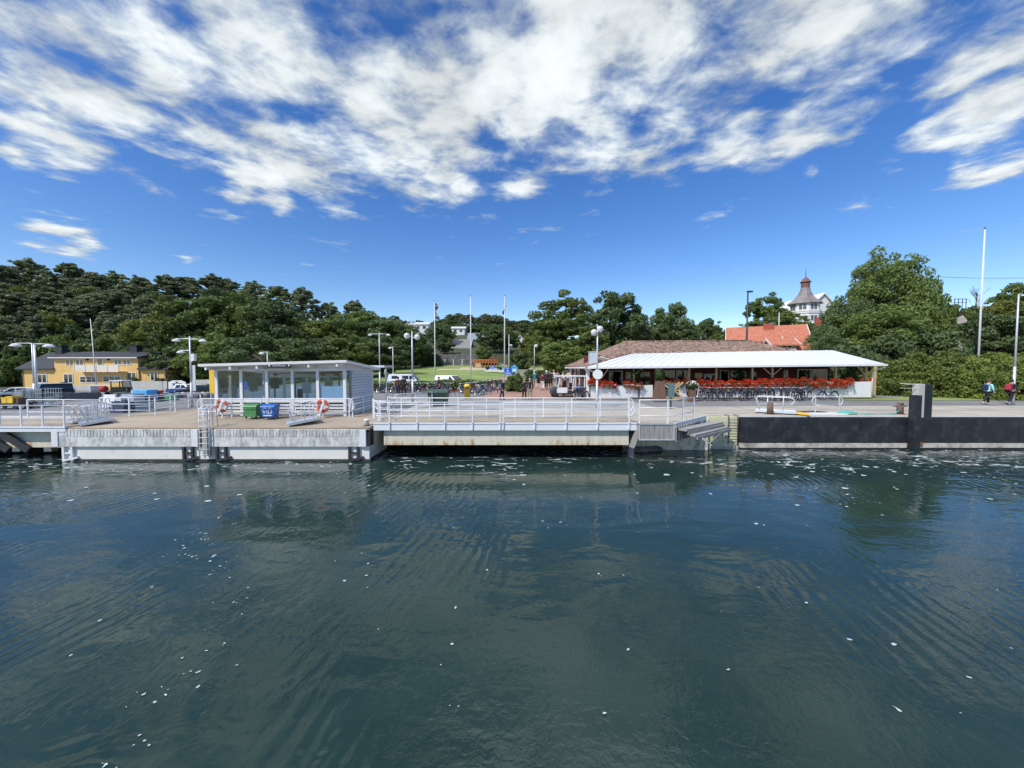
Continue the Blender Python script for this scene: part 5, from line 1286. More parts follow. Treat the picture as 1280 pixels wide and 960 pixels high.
# ---------------------------------------------------------------- buildings behind
def win(parent, x0, x1, z0, z1, y, nx=2, nz=1, name='window', fm=None, gm=None, bar=.05, fr=.09, axis='y'):
    w = MB(); fm = fm or WHITE
    w.box(x0 - fr, x0, y - .06, y, z0 - fr, z1 + fr).box(x1, x1 + fr, y - .06, y, z0 - fr, z1 + fr).box(x0, x1, y - .06, y, z1, z1 + fr).box(x0, x1, y - .06, y, z0 - fr, z0)
    for i in range(1, nx): x = x0 + (x1 - x0) * i / nx; w.box(x - bar, x + bar, y - .05, y - .002, z0, z1)
    for i in range(1, nz): z = z0 + (z1 - z0) * i / nz; w.box(x0, x1, y - .045, y - .004, z - bar * .5, z + bar * .5)
    o = w.build(name, fm, parent)
    g = MB(); g.box(x0, x1, y - .02, y - .006, z0, z1); g.build('pane', gm or GLASSD, o)
    return o
def yellow_house():
    D = 60; t = thing('yellow_house', 'long yellow wooden house with dark tiled roof and white balcony', 'house')
    X = lambda p, y=470: gx(p, D, y)
    z0 = 0.9; zlow = pz(462, D); zmid = pz(447.5, D)
    xa, xb, xc, xd = X(28), X(71), X(175), X(209)
    b = MB(); b.box(xa, xd, D, D + 8, z0, zlow); b.box(xb, xc, D - .25, D + 8.2, z0, zmid); b.build('wall', YELLOWH, t)
    b = MB(); b.box(xa - .05, xd + .05, D - .3, D - .2 + .1, z0 - .5, z0 + .35); b.build('base_strip', CONCL, t)
    zr = pz(440.5, D + 4)
    b = MB()
    # side roofs slope to the eaves, the middle one is flatter
    b.prism([(D - .5, zlow + .0), (D - .5, zlow + .16), (D + 4, zr), (D + 8.5, zlow + .16), (D + 8.5, zlow)], xa - .6, xb, 'x')
    b.build('side_roof', SLATE, t); b = MB(); b.prism([(D - .5, zlow + .0), (D - .5, zlow + .16), (D + 4, zr), (D + 8.5, zlow + .16), (D + 8.5, zlow)], xc, xd + .6, 'x'); b.build('side_roof', SLATE, t)
    b = MB(); b.prism([(D - .75, zmid - .02), (D - .75, zmid + .12), (D + 4, zr + .12), (D + 8.7, zmid + .12), (D + 8.7, zmid - .02)], xb - .35, xc + .35, 'x'); b.build('middle_roof', SLATE, t)
    b = MB(); b.box(xb - .36, xc + .36, D - .8, D - .76, zmid - .05, zmid + .1); b.build('eave_board', WHITE, t)
    for px in (77, 170): 
        b = MB(); x = gx(px, D + 4, 432); b.box(x - .55, x + .55, D + 3.5, D + 4.5, zr - .6, pz(432.5, D + 4)); b.build('chimney', SLATE, t)
        b = MB(); b.box(x - .65, x + .65, D + 3.4, D + 4.6, pz(432.5, D + 4), pz(432.5, D + 4) + .1); b.build('chimney_cap', DARKST, t)
    yf = D - .25
    for (p0, p1, q0, q1, nx, nz) in ((84.5, 93, 456, 450, 2, 1), (97, 105.5, 456, 450, 2, 1), (145, 153, 455.5, 449.5, 2, 1), (156, 164, 455.5, 449.5, 2, 1), (123.5, 129.5, 456, 448, 1, 1), (81, 91, 478, 468, 2, 1), (101, 122, 477.5, 471, 3, 2), (130, 151, 477, 470.5, 3, 2), (161, 170, 476, 466, 2, 1)):
        yy = D - .5 if nx == 3 else yf; win(t, gx(p0, yy), gx(p1, yy), pz(q0, yy), pz(q1, yy), yy, nx, nz)
    for (p0, p1, q0, q1) in ((47.5, 58, 478, 468.5), (189, 197, 475, 465.5)): win(t, X(p0), X(p1), pz(q0, D), pz(q1, D), D, 2, 1)
    # balcony
    zb = pz(464, D - 1.2); x0, x1 = gx(97, D - 1.2), gx(152, D - 1.2)
    b = MB(); b.box(x0, x1, D - 1.6, yf, zb - .12, zb); f = b.build('balcony', WHITE, t)
    b = MB(); 
    for z in (.12, .3, .48, .66, .84): b.box(x0, x1, D - 1.62, D - 1.58, zb + z, zb + z + (.13 if z < .8 else .07))
    k = x0
    while k <= x1 + .01: b.box(k - .06, k + .06, D - 1.66, D - 1.56, zb - .1, zb + .95); k += (x1 - x0) / 4
    b.build('balcony_rail', WHITE, f)
    b = MB(); b.box(x0 - .1, x1 + .1, D - .5, yf, z0, zb - .12); b.build('bay', YELLOWH, t)
    for p in (113, 139): b = MB(); b.sphere((X(p), yf - .1, pz(449.5, yf)), .18, 8, 6); b.build('wall_lamp', DARKST, t)
    b = MB(); b.cyl((xa + .1, D - .1, z0), (xa + .1, D - .1, zlow), .06, n=6); b.build('downpipe', DARKST, t)
    b = MB(); b.cyl((xd - .1, D - .1, z0), (xd - .1, D - .1, zlow), .06, n=6); b.build('downpipe', DARKST, t)
yellow_house()
tree_bush_later = []
def low_wall(label, p0, p1, D0, D1, h, m, n=1, name='garden_wall', cap=None):
    a, c = Vector((gx(p0, D0), D0, 0)), Vector((gx(p1, D1), D1, 0)); t = thing(name, label, 'wall', (a.x, a.y, 0)); 
    d = (c - a) / n
    for k in range(n):
        q0, q1 = d * k, d * (k + 1) * 1; z = H(a.x + q0.x, a.y + q0.y) - .2
        b = MB(); b.bar(q0 + Vector((0, 0, z + (h + .2) / 2)), q1 - d.normalized() * .02 + Vector((0, 0, z + (h + .2) / 2)), .3, h + .2); b.build('block', m, t)
    return t
low_wall('pale stone wall of large blocks in front of the yellow house', 76, 124, 56, 56, .8, CONCL, 5)
low_wall('white board fence right of the yellow house', 157, 210, 57, 57, 1.3, CONCL, 6, 'board_fence')
low_wall('white board fence continuing towards the waiting hall', 241, 268, 57, 57, 1.5, CONCL, 3, 'board_fence')
low_wall('long dark grey concrete barrier on the parking ground before the yellow house', 70, 123, 31.5, 35, .62, mat('grey_barrier', (.13, .135, .14), .8, var=.2), 3, 'barrier_wall')
low_wall('grey concrete barrier with white blocks right of the flatbed moped', 143, 172, 34, 37, .6, mat('grey_barrier_pale', (.2, .2, .2), .85, var=.25), 2, 'barrier_wall')
# white gate with black cross pattern
t = thing('garden_gate', 'white arched gate with a black cross pattern between the white fences', 'gate', (gx(221.5, 56), 56, H(gx(221.5, 56), 56)))
zt = pz(475.5, 56) - t.location.z
pr = [(-1.25, zt - 1.5), (1.25, zt - 1.5), (1.25, zt - .25), (.6, zt), (-.6, zt), (-1.25, zt - .25)]
b = MB(); b.prism(pr, -.05, .05); b.build('panel', WHITE, t)
b = MB()
for (cx, cz) in ((-.45, -.55), (0, -.3), (.45, -.55), (-.45, -1.05), (0, -.85), (.45, -1.05)): b.bar((cx - .17, -.06, zt + cz - .15), (cx + .17, -.06, zt + cz + .15), .05, .09).bar((cx - .17, -.064, zt + cz + .15), (cx + .17, -.064, zt + cz - .15), .05, .09)
b.build('pattern', BLACK, t)
b = MB(); b.box(-1.2, -1.0, -.04, .04, 0, zt - 1.4).box(1.0, 1.2, -.04, .04, 0, zt - 1.4); b.build('post', WHITE, t)

def house(name, label, px0, px1, yeave, yridge, D, wallm, roofm, depth=8, ybase=None, rows=(), gable=False, chim=(), cat='house', over=.4):
    t = thing(name, label, cat); x0, x1 = gx(px0, D), gx(px1, D)
    ze = pz(yeave, D); zr = pz(yridge, D + (0 if gable else depth / 2)); zb = (H((x0 + x1) / 2, D) - 1.5) if ybase is None else pz(ybase, D)
    zb = min(zb, ze - 2)
    b = MB()
    if gable:
        xm = (x0 + x1) / 2
        b.prism([(x0, zb), (x1, zb), (x1, ze), (xm, zr - .12), (x0, ze)], D, D + depth, 'y'); b.build('wall', wallm, t)
        b = MB(); sl = (zr - ze) / (xm - x0); o = over
        b.prism([(x0 - o, ze - sl * o), (xm, zr - .1), (x1 + o, ze - sl * o), (x1 + o, ze - sl * o + .2), (xm, zr + .12), (x0 - o, ze - sl * o + .2)], D - o, D + depth + o, 'y'); b.build('roof', roofm, t)
    else:
        b.box(x0, x1, D, D + depth, zb, ze); ym = D + depth / 2
        b.prism([(D, ze), (ym, zr - .15), (D + depth, ze)], x0, x1, 'x'); b.build('wall', wallm, t)
        sl = (zr - ze) / (depth / 2); o = over
        b = MB(); b.prism([(D - o, ze - sl * o), (ym, zr - .12), (D + depth + o, ze - sl * o), (D + depth + o, ze - sl * o + .18), (ym, zr + .1), (D - o, ze - sl * o + .18)], x0 - o, x1 + o, 'x'); b.build('roof', roofm, t)
        for xe in (x0 - o - .06, x1 + o): b = MB(); b.bar((xe + .03, D - o, ze - sl * o + .05), (xe + .03, ym, zr), .08, .28).bar((xe + .03, ym, zr), (xe + .03, D + depth + o, ze - sl * o + .05), .08, .28); b.build('barge_board', WHITE, t)
    for (p0, p1, q0, q1, nx) in rows: win(t, gx(p0, D), gx(p1, D), pz(q0, D), pz(q1, D), D, nx)
    for (p, yt, w, m) in chim:
        b = MB(); x = gx(p, D + depth * .4); b.box(x - w / 2, x + w / 2, D + depth * .35, D + depth * .35 + w, ze, pz(yt, D + depth * .4)); b.build('chimney', m, t)
    return t
PALEG = mat('pale_grey_render', (.55, .55, .53), .8, var=.06); ROOFG = mat('grey_roof', (.22, .215, .21), .8, var=.15); DARKW = mat('dark_stained_boards', (.05, .045, .045), .8, var=.2)
BRICKR = mat('red_brick', (.33, .09, .06), .85, var=.2, vs=6); CREAMW = mat('cream_boards', (.62, .56, .4), .7, var=.05)
# orange roofed house behind the restaurant
t = house('tile_roofed_house', 'house with bright orange tiled roof behind the restaurant', 926, 1010, 425, 408, 60, CREAMW, TILEO, 9, rows=(), chim=((953, 404.5, 1.4, BRICKR), (1004, 400, 1.2, BRICKR)))
def turn(t, p, a):
    p = Vector((p[0], p[1], 0)); t.location = Vector(t.location) + p - Matrix.Rotation(a, 3, 'Z') @ p; t.rotation_euler = (0, 0, a)
turn(t, (gx(968, 62), 62), R(-29))
w = house('tile_roofed_house', 'cream gabled wing with orange tiled roof and small white window behind the veranda roof', 968, 992, 431, 424, 56, CREAMW, TILEO, 5, rows=((977.5, 981, 434.5, 430.5, 1), (983, 986.5, 434.5, 430.5, 1)))
turn(w, (gx(980, 56), 56), R(-20))
turn(house('tile_roofed_house', 'orange tiled side roof partly behind the large maple', 994, 1024, 438, 421, 55, CREAMW, TILEO, 7), (gx(1009, 56), 56), R(-30))
# tower villa
def tower():
    D = 95; t = thing('tower_villa', 'white wooden villa with an octagonal tower and flared pointed roof', 'villa', (gx(1003, D), D, 0)); k = D / F
    zz = lambda y: pz(y, D); rb = 16 * k
    b = MB(); b.lathe([(rb, zz(440)), (rb, zz(393)), (rb * 1.06, zz(393)), (rb * 1.06, zz(392)), (rb * .97, zz(391)), (rb * .97, zz(379))], n=8, smooth=False, rot=math.pi / 8); b.build('tower_wall', WHITE, t)
    b = MB(); b.lathe([(19 * k, zz(380.5)), (18.7 * k, zz(379.5)), (12.5 * k, zz(374.5)), (8.5 * k, zz(369.5)), (6 * k, zz(364.5)), (5 * k, zz(360))], n=8, smooth=False, rot=math.pi / 8); b.build('tower_roof', COPPER, t)
    b = MB(); b.lathe([(4.6 * k, zz(360)), (4.6 * k, zz(353.5)), (6 * k, zz(353)), (6 * k, zz(352.3)), (4.4 * k, zz(351)), (2.6 * k, zz(348)), (.8 * k, zz(346.8)), (.5 * k, zz(345))], n=12, smooth=False); b.build('lantern', mat('lantern_red', (.2, .09, .07), .7, var=.2), t)
    b = MB(); b.cyl((0, 0, zz(347)), (0, 0, zz(335.5)), .09, .03, n=6); b.build('finial', DARKST, t)
    for j in range(8):
        a = math.pi / 4 * j; M = Matrix.Rotation(a, 4, 'Z'); rr = rb * .97 * math.cos(math.pi / 8)
        for (zl, zh, sc) in ((zz(388.5), zz(381.5), .97), (zz(402), zz(396), 1.0)):
            w = MB(); rr2 = rb * sc * math.cos(math.pi / 8)
            w.box(rr2, rr2 + .06, -.85, .85, zl - .12, zh + .12, M); o = w.build('window', WHITE, t)
            g = MB(); g.box(rr2 + .05, rr2 + .08, -.72, -.08, zl, zh, M).box(rr2 + .05, rr2 + .08, .08, .72, zl, zh, M); g.build('pane', mat('tower_glass', (.12, .11, .09), .1) if 'tower_glass' not in MT else MT['tower_glass'], o)
    for z in (zz(390), zz(406)): b = MB(); b.lathe([(rb * 1.05, z - .15), (rb * 1.05, z + .15)], n=8, smooth=False, rot=math.pi / 8); b.build('cornice', WHITE, t)
    x0, x1 = 10 * k, 40 * k
    b = MB(); xm = (x0 + x1) / 2; b.prism([(x0, zz(440)), (x1, zz(440)), (x1, zz(386)), (xm, zz(367)), (x0, zz(384))], .6, 14, 'y'); b.build('wing_wall', WHITE, t)
    b = MB(); b.prism([(x0 - .8, zz(385.5)), (xm, zz(367)), (x1 + .8, zz(387)), (x1 + .8, zz(385)), (xm, zz(365.3)), (x0 - .8, zz(383.8))], .1, 14, 'y'); b.build('wing_roof', WHITE, t)
tower()
# hill houses, far away in the middle
house('hill_house', 'white house with low gable highest on the far hill', 507, 519, 407, 401, 176, WHITE, WHITE, 8, gable=True, rows=((509, 512, 411, 408, 1), (514, 517, 411, 408, 1)))
house('hill_house', 'long white flat house beside the highest gable on the far hill', 519, 536, 405.5, 403, 178, WHITE, PALEG, 8, rows=((522, 525, 411, 407.5, 1), (529, 533, 411, 407.5, 1)))
house('hill_house', 'small white house between far hill trees above the grey roofed house', 565, 581, 410.5, 408.5, 170, WHITE, PALEG, 7, rows=((568, 571, 415, 412, 1), (575, 578, 415, 412, 1)))
house('hill_house', 'house with wide grey roof above the stone wall, behind the thin flagpole', 566, 587, 435, 424.5, 112, PALEG, ROOFG, 9, rows=((569, 573, 441, 437, 1), (576, 584, 441, 437, 2)))
house('hill_house', 'dark boarded house with blue grey flat roof behind the bare flagpole', 586, 602, 424, 417, 128, DARKW, mat('blue_grey_roof', (.2, .24, .28), .6, var=.1), 8, rows=((590, 594, 430, 426, 1),))
house('hill_house', 'dark low house with thin roof between trees left of the pennant pole', 520, 545, 418, 416, 140, DARKW, ROOFG, 7, rows=((526, 530, 423, 420, 1), (535, 539, 423, 420, 1)))
house('hill_house', 'grey house half hidden behind the lawn trees left of the globe lamp', 503, 519, 428, 421, 120, PALEG, ROOFG, 8, rows=((507, 511, 433, 430, 1),))
house('hill_house', 'white gabled villa behind trees right of the pennant flagpole', 642, 658, 427, 419.5, 118, WHITE, ROOFW, 9, gable=True, rows=((646, 649, 433, 428, 1), (652, 655, 433, 428, 1)))
house('hill_house', 'white veranda wing left of the gabled villa', 634, 644, 433, 431, 116, WHITE, ROOFW, 5, rows=((635.5, 637.5, 438, 435, 1), (639, 641.5, 438, 435, 1)))
house('hill_house', 'tiny white house near the far ridge right of the pennant pole', 651, 657, 416, 413.5, 190, WHITE, TILEO, 6)
house('tile_roofed_house', 'small brown gabled hut peeking over the waiting hall roof', 311, 328, 450, 444.2, 58, DARKW, mat('brown_hut_roof', (.1, .075, .06), .8), 6, gable=True)
house('boat_house', 'yellow house end behind the restaurant veranda opening', 1073, 1082, 466, 461, 44, YELLOWH, SLATE, 4, rows=())
# stone wall at the lawn top
t = thing('stone_wall', 'long grey natural stone wall at the upper end of the lawn', 'wall', (0, 0, 0))
xa, xb = gx(533, 92), gx(598, 92); zb = 3.6; ztp = pz(443, 92)
b = MB(); nx, nz = 44, 9
for i in range(nx):
    for j in range(nz):
        x0 = xa + (xb - xa) * (i + (j % 2) * .5) / nx; w = (xb - xa) / nx; z0 = zb + (ztp - zb) * j / nz; hh = (ztp - zb) / nz
        o = random.uniform(-.12, .06); b.box(x0 + .02, x0 + w - .02, 91.8 + o, 92.3, z0 + .02, z0 + hh - .02)
b.build('stones', STONE, t); b = MB(); b.box(xa, xb + .3, 91.95, 92.4, zb, ztp - .05); b.build('core', MT['grey_barrier'], t)
for k in range(7):
    px = 534 + k * 11; b = MB(); b.box(-.14, .14, -.14, .14, 0, 1.6); o = b.build('post', CONCL, loc=(gx(px, 90.5), 90.5, H(gx(px, 90.5), 90.5) - .1)); tag(o, 'short pale post standing before the stone wall', 'post', 'short pale posts before the stone wall')
# playground
def playground():
    D = 84; t = thing('climbing_tower', 'orange timber climbing frame at the top of the lawn', 'climbing frame', (gx(605, D), D, H(gx(605, D), D)))
    z0 = t.location.z; OR = mat('orange_timber', (.42, .14, .05), .75, var=.2); xl, xr = gx(592.5, D) - t.location.x, gx(622, D) - t.location.x
    zt = pz(449, D) - z0
    n = 9
    for k in range(n):
        x = xl + (xr - xl) * k / (n - 1); 
        for y in (-.9, .9): b = MB(); b.cyl((x, y, 0), (x, y, zt * (1.0 + .18 * (k > 5))), .1, n=6); b.build('post', OR, t)
    b = MB(); b.box(xl, xr, -1, 1, zt * .55, zt * .63); b.build('deck', OR, t)
    for z in (.75, .9): b = MB(); b.box(xl, xr, -1.02, -.95, zt * z, zt * z + .14).box(xl, xr, .95, 1.02, zt * z, zt * z + .14); b.build('rail', OR, t)
    b = MB(); b.prism([(xr - 2.0, zt * 1.05), (xr + .2, zt * 1.05), (xr - .9, zt * 1.45)], -1.1, 1.1); b.build('roof', WOODB, t)
    b = MB(); b.bar((xr, 0, zt * .6), (xr + 2.2, -.4, .2), .7, .06); b.build('slide', mat('pale_slide', (.55, .53, .48), .4), t)
    b = MB(); b.box(xl + .4, xl + 1.6, -1.1, -1.02, zt * .0, zt * .5); b.build('panel', WOODT, t)
playground()
def trampoline(px, py, D, w, label):
    t = thing('play_tent', label, 'tarpaulin', (gx(px, D), D, H(gx(px, D), D)))
    z = pz(py, D) - t.location.z
    b = MB(); n = 9
    for i in range(n):
        for j in range(5):
            b.v.append((w * (i / (n - 1) - .5), 1.2 * (j / 4 - .5), z + .35 * math.sin(i * 1.3) * math.cos(j) - .3 * abs(i / (n - 1) - .5)))
    for i in range(n - 1):
        for j in range(4): b.face([i * 5 + j, i * 5 + j + 1, (i + 1) * 5 + j + 1, (i + 1) * 5 + j], True)
    b.build('cloth', BLUES, t, fix=False)
    b = MB(); b.box(-w / 2, w / 2, -.75, -.6, z - .7, z - .45); b.build('edge_board', WHITE, t)
    for sx in (-.45, -.1, .2, .45): b = MB(); b.cyl((sx * w, -.5, 0), (sx * w, -.5, z), .05, n=6); b.build('pole', GALV, t)
trampoline(617, 459.5, 70, 3.2, 'blue cloth play roof on poles at the lawn, left of the blue sign')
trampoline(632, 460, 68, 2.6, 'blue cloth play roof behind the pennant flagpole')
t = thing('play_tower', 'pale blue plastic play tower right of the blue sign', 'play tower', (gx(643, 62), 62, H(gx(643, 62), 62)))
z = pz(456, 62) - t.location.z
b = MB(); b.box(-.5, .5, -.5, .5, z * .35, z * .8).prism([(-.55, z * .8), (.55, z * .8), (0, z)], -.55, .55); b.build('cabin', BLUEL, t, bevel=.04)
for sx in (-.4, .4):
    for sy in (-.4, .4): b = MB(); b.cyl((sx, sy, 0), (sx, sy, z * .35), .06, n=6); b.build('leg', WHITE, t)
b = MB(); b.box(-.3, .3, -.53, -.5, z * .45, z * .65); b.build('opening', WHITE, t)
for k, (px, D) in enumerate(((654, 66), (649, 57))):
    t = thing('park_bench', ['pale picnic bench near the path by the big tree', 'pale bench on the lawn beside the round bush'][k], 'bench', (gx(px, D), D, H(gx(px, D), D)))
    b = MB(); b.box(-.9, .9, -.25, .25, .42, .48); b.build('seat', WOODP, t)
    b = MB(); b.box(-.9, .9, .25, .3, .6, .9); b.build('backrest', WOODP, t)
    for sx in (-.75, .75): b = MB(); b.box(sx - .05, sx + .05, -.25, .3, 0, .42).box(sx - .05, sx + .05, .3, .34, .0, .9); b.build('leg', DARKST, t)

# ---------------------------------------------------------------- vehicles
def car_wheel(parent, x, y, r=.32, w=.2):
    o = thing('wheel', None, None, (x, y, r)); o.parent = parent; ALLCH.setdefault(parent.name, []).append(o)
    b = MB(); b.lathe([(r * .62, -w / 2), (r * .95, -w / 2), (r, -w * .35), (r, w * .35), (r * .95, w / 2), (r * .62, w / 2)], n=18); b.v = [(p[0], p[2], p[1]) for p in b.v]; b.build('tyre', RUBBER, o)
    b = MB(); b.lathe([(.05, -w * .42), (r * .6, -w * .4), (r * .62, w * .4), (.05, w * .42)], n=18); b.v = [(p[0], p[2], p[1]) for p in b.v]; b.build('rim', CHROME, o)
def vehicle(name, label, cat, px, D, rz, L, W, low, cab, paint, roofm=None, sidewin=(), r=.33, wb=None, front=None, base=None, spare=False, rear=None, bevel=.06):
    """low: profile of the lower body, cab: profile of the cabin, both (x, z); the nose points to -x"""
    x = gx(px, D); t = thing(name, label, cat, (x, D, H(x, D) if base is None else base), rz)
    b = MB(); b.prism(low, -W / 2, W / 2); b.build('body', paint, t, bevel=bevel)
    b = MB(); n = len(cab); s = .09
    zlo = min(z for _, z in cab); zhi = max(z for _, z in cab)
    vs = []
    for sg in (-1, 1):
        for (a, z) in cab: vs.append((a, sg * (W / 2 - .05 - .14 * (z - zlo) / (zhi - zlo)), z))
    b.add(vs, [list(range(n)), list(reversed(range(n, 2 * n)))] + [[i, n + i, n + (i + 1) % n, (i + 1) % n] for i in range(n)]); b.build('cabin', roofm or paint, t, bevel=bevel)
    for (a0, a1, c0, c1, z0, z1) in sidewin:
        for sg in (-1, 1):
            q = lambda z: sg * (W / 2 - .05 - .14 * (z - zlo) / (zhi - zlo) + .008)
            b = MB(); b.add([(a0, q(z0), z0), (a1, q(z0), z0), (c1, q(z1), z1), (c0, q(z1), z1)], [(0, 1, 2, 3)]); b.build('window', GLASSD, t, fix=False)
    for pl, nm in ((front, 'windscreen'), (rear, 'rear_window')):
        if pl:
            (a0, z0), (a1, z1) = pl; w0, w1 = W / 2 - .14, W / 2 - .24
            b = MB(); b.add([(a0, -w0, z0), (a0, w0, z0), (a1, w1, z1), (a1, -w1, z1)], [(0, 1, 2, 3)]); b.build(nm, GLASSD, t, fix=False)
    wb = wb or L * .6
    for sx in (-1, 1):
        for sy in (-1, 1): car_wheel(t, sx * wb / 2, sy * (W / 2 - .1), r)
    xn = min(a for a, _ in low)
    for sy in (-1, 1):
        b = MB(); b.box(xn - .02, xn + .04, sy * (W / 2 - .2) - .12, sy * (W / 2 - .2) + .12, .62, .78); b.build('headlight', LAMPW, t, bevel=.02)
        xe = max(a for a, _ in low); b = MB(); b.box(xe - .03, xe + .02, sy * (W / 2 - .14) - .06, sy * (W / 2 - .14) + .06, .7, .95); b.build('tail_light', RED, t)
        b = MB(); b.box(xn + L * .3, xn + L * .3 + .12, sy * (W / 2 + .1) - .09, sy * (W / 2 + .1) + .09, 1.0, 1.16); b.build('mirror', BLACK, t)
    b = MB(); b.box(xn - .05, xn + .05, -W / 2 + .1, W / 2 - .1, .35, .52); b.build('bumper', BLACK, t)
    b = MB(); b.box(xn - .06, xn - .052, -.26, .26, .4, .5); b.build('number_plate', WHITE, t)
    if spare:
        b = MB(); xe = max(a for a, _ in low); b.lathe([(.1, 0), (.34, 0), (.34, .2), (.1, .2)], n=18); b.v = [(xe + p[2] + .02, p[0], p[1] + 1.0) for p in b.v]; b.build('spare_wheel', WHITE, t)
    return t
CARK = mat('dark_car_paint', (.012, .018, .016), .25, .2, var=.05); CARW = mat('white_car_paint', (.76, .77, .77), .28, var=.02); CARS = mat('silver_car_paint', (.45, .5, .53), .28, .4, var=.02)
vehicle('offroad_car', 'dark off road car with white roof and spare wheel, before the yellow house', 'car', 59, 36, R(62), 3.9, 1.7,
        [(-1.95, .4), (1.95, .4), (1.95, 1.12), (-.75, 1.12), (-1.9, 1.05), (-1.95, .9)], [(-.85, 1.1), (1.9, 1.1), (1.86, 1.86), (-.55, 1.88)], CARK, WHITE if False else CARK, ((-.6, .3, -.48, .3, 1.2, 1.75), (.4, 1.05, .4, 1.05, 1.2, 1.75), (1.15, 1.75, 1.15, 1.72, 1.2, 1.75)), r=.4, front=((-.86, 1.16), (-.6, 1.8)), spare=True, base=1.42)
o = bpy.data.objects; 
tt = [q for q in o if q.name.startswith('offroad_car')][0]
b = MB(); b.box(-.6, 1.88, -.72, .72, 1.88, 1.95); b.build('roof', CARW, tt, bevel=.03)
b = MB(); b.box(1.1, 1.5, -.6, .6, 1.95, 2.03); b.build('roof_rack', BLACK, tt); tt.scale = (.8, .8, .8)
vehicle('parked_car', 'white hatchback at the far left of the parking ground', 'car', 19, 38, R(35), 4.1, 1.72,
        [(-2.05, .35), (2.05, .35), (2.05, .9), (1.9, .98), (-.9, .95), (-1.95, .78), (-2.05, .6)], [(-1.0, .94), (1.95, .95), (1.65, 1.46), (-.2, 1.48)], CARS, CARW, ((-.7, .2, -.15, .2, 1.0, 1.4), (.28, 1.1, .28, 1.05, 1.0, 1.4)), front=((-1.0, 1.0), (-.3, 1.44)), base=1.3).scale = (.8, .8, .8)
vehicle('parked_car', 'blue and white small car behind the left lamp post railing', 'car', 236, 43, R(170), 4.2, 1.7,
        [(-2.1, .35), (2.1, .35), (2.1, .85), (1.2, .95), (-.9, .95), (-2.0, .78)], [(-.9, .94), (1.3, .94), (.9, 1.4), (-.25, 1.42)], mat('blue_car_paint', (.02, .06, .22), .25), CARW, ((-.6, .2, -.15, .2, 1.0, 1.34), (.28, .95, .28, .8, 1.0, 1.34)), front=((-.92, 1.0), (-.3, 1.38)))
vehicle('parked_car', 'dark car parked behind the boulders left of the waiting hall', 'car', 252, 41, R(10), 4.2, 1.7,
        [(-2.1, .35), (2.1, .35), (2.1, .85), (1.2, .95), (-.9, .95), (-2.0, .78)], [(-.9, .94), (1.3, .94), (.9, 1.4), (-.25, 1.42)], CARK, CARK, ((-.6, .2, -.15, .2, 1.0, 1.34), (.28, .95, .28, .8, 1.0, 1.34)), front=((-.92, 1.0), (-.3, 1.38)))
vehicle('motorhome', 'white motorhome behind the low hedge, beside the globe lamp', 'motorhome', 507, 47.5, R(184), 4.2, 1.8,
        [(-2.1, .4), (2.0, .4), (2.05, 1.1), (-1.4, 1.1), (-2.05, .95)], [(-1.6, 1.08), (2.0, 1.08), (1.92, 1.82), (1.7, 1.9), (-.6, 1.9), (-.9, 1.82)], CARW, CARW, ((-1.25, -.6, -.95, -.6, 1.25, 1.72), (-.5, .25, -.5, .25, 1.3, 1.72), (.8, 1.5, .8, 1.5, 1.35, 1.7)), front=((-1.62, 1.2), (-.98, 1.78)), base=1.75)
vehicle('van', 'low white panel van behind the low hedge, between two flagpoles', 'van', 563.5, 47.5, R(150), 3.6, 1.7,
        [(-1.9, .4), (1.95, .4), (1.95, 1.1), (-1.1, 1.1), (-1.9, .9)], [(-1.3, 1.08), (1.95, 1.08), (1.92, 1.74), (-.5, 1.76)], CARW, CARW, ((-.95, -.3, -.45, -.3, 1.2, 1.62),), front=((-1.3, 1.15), (-.6, 1.7)), base=1.75)
# flatbed moped
def flatbed():
    t = thing('flatbed_moped', 'small dark flatbed moped with white cab roof and red load', 'flatbed moped', (gx(141, 43), 43, H(gx(141, 43), 43)), R(8))
    b = MB(); b.prism([(.2, .3), (1.5, .3), (1.55, 1.0), (1.35, 1.1), (.2, 1.1)], -.6, .6); b.build('cab_body', CARK, t, bevel=.05)
    for sx in (.25, 1.3):
        for sy in (-.55, .55): b = MB(); b.bar((sx + .1 * (sx > 1), sy, 1.1), (sx, sy, 1.75), .07); b.build('cab_post', CARK, t)
    b = MB(); b.box(.1, 1.45, -.65, .65, 1.75, 1.85); b.build('cab_roof', CARW, t, bevel=.04)
    b = MB(); b.add([(1.36, -.5, 1.12), (1.36, .5, 1.12), (1.28, .5, 1.72), (1.28, -.5, 1.72)], [(0, 1, 2, 3)]); b.build('windscreen', GLASSV, t, fix=False)
    b = MB(); b.box(-1.7, .15, -.7, .7, .55, .62); b.build('bed', DARKST, t)
    b = MB(); b.box(-1.7, .3, -.74, -.7, 1.25, 1.38).box(-1.7, -1.64, -.7, .7, .62, 1.3); b.build('white_canopy', CARW, t)
    for (x, y) in ((1.0, -.5), (1.0, .5), (-1.0, -.55), (-1.0, .55)): car_wheel(t, x, y, .27, .16)
    for sy in (-.35, .35): b = MB(); b.cyl((1.54, sy, .8), (1.6, sy, .8), .09, n=10); b.build('headlight', LAMPW, t)
    l = thing('load_sack', 'bright red sack lying on the flatbed moped', 'sack', (gx(129, 42.4), 42.4, t.location.z + .62))
    b = MB(); b.sphere((0, 0, .3), .45, 12, 8, (1, .8, .75)); b.sphere((.25, -.1, .45), .22, 8, 6); b.build('sack', RED, l)
flatbed()
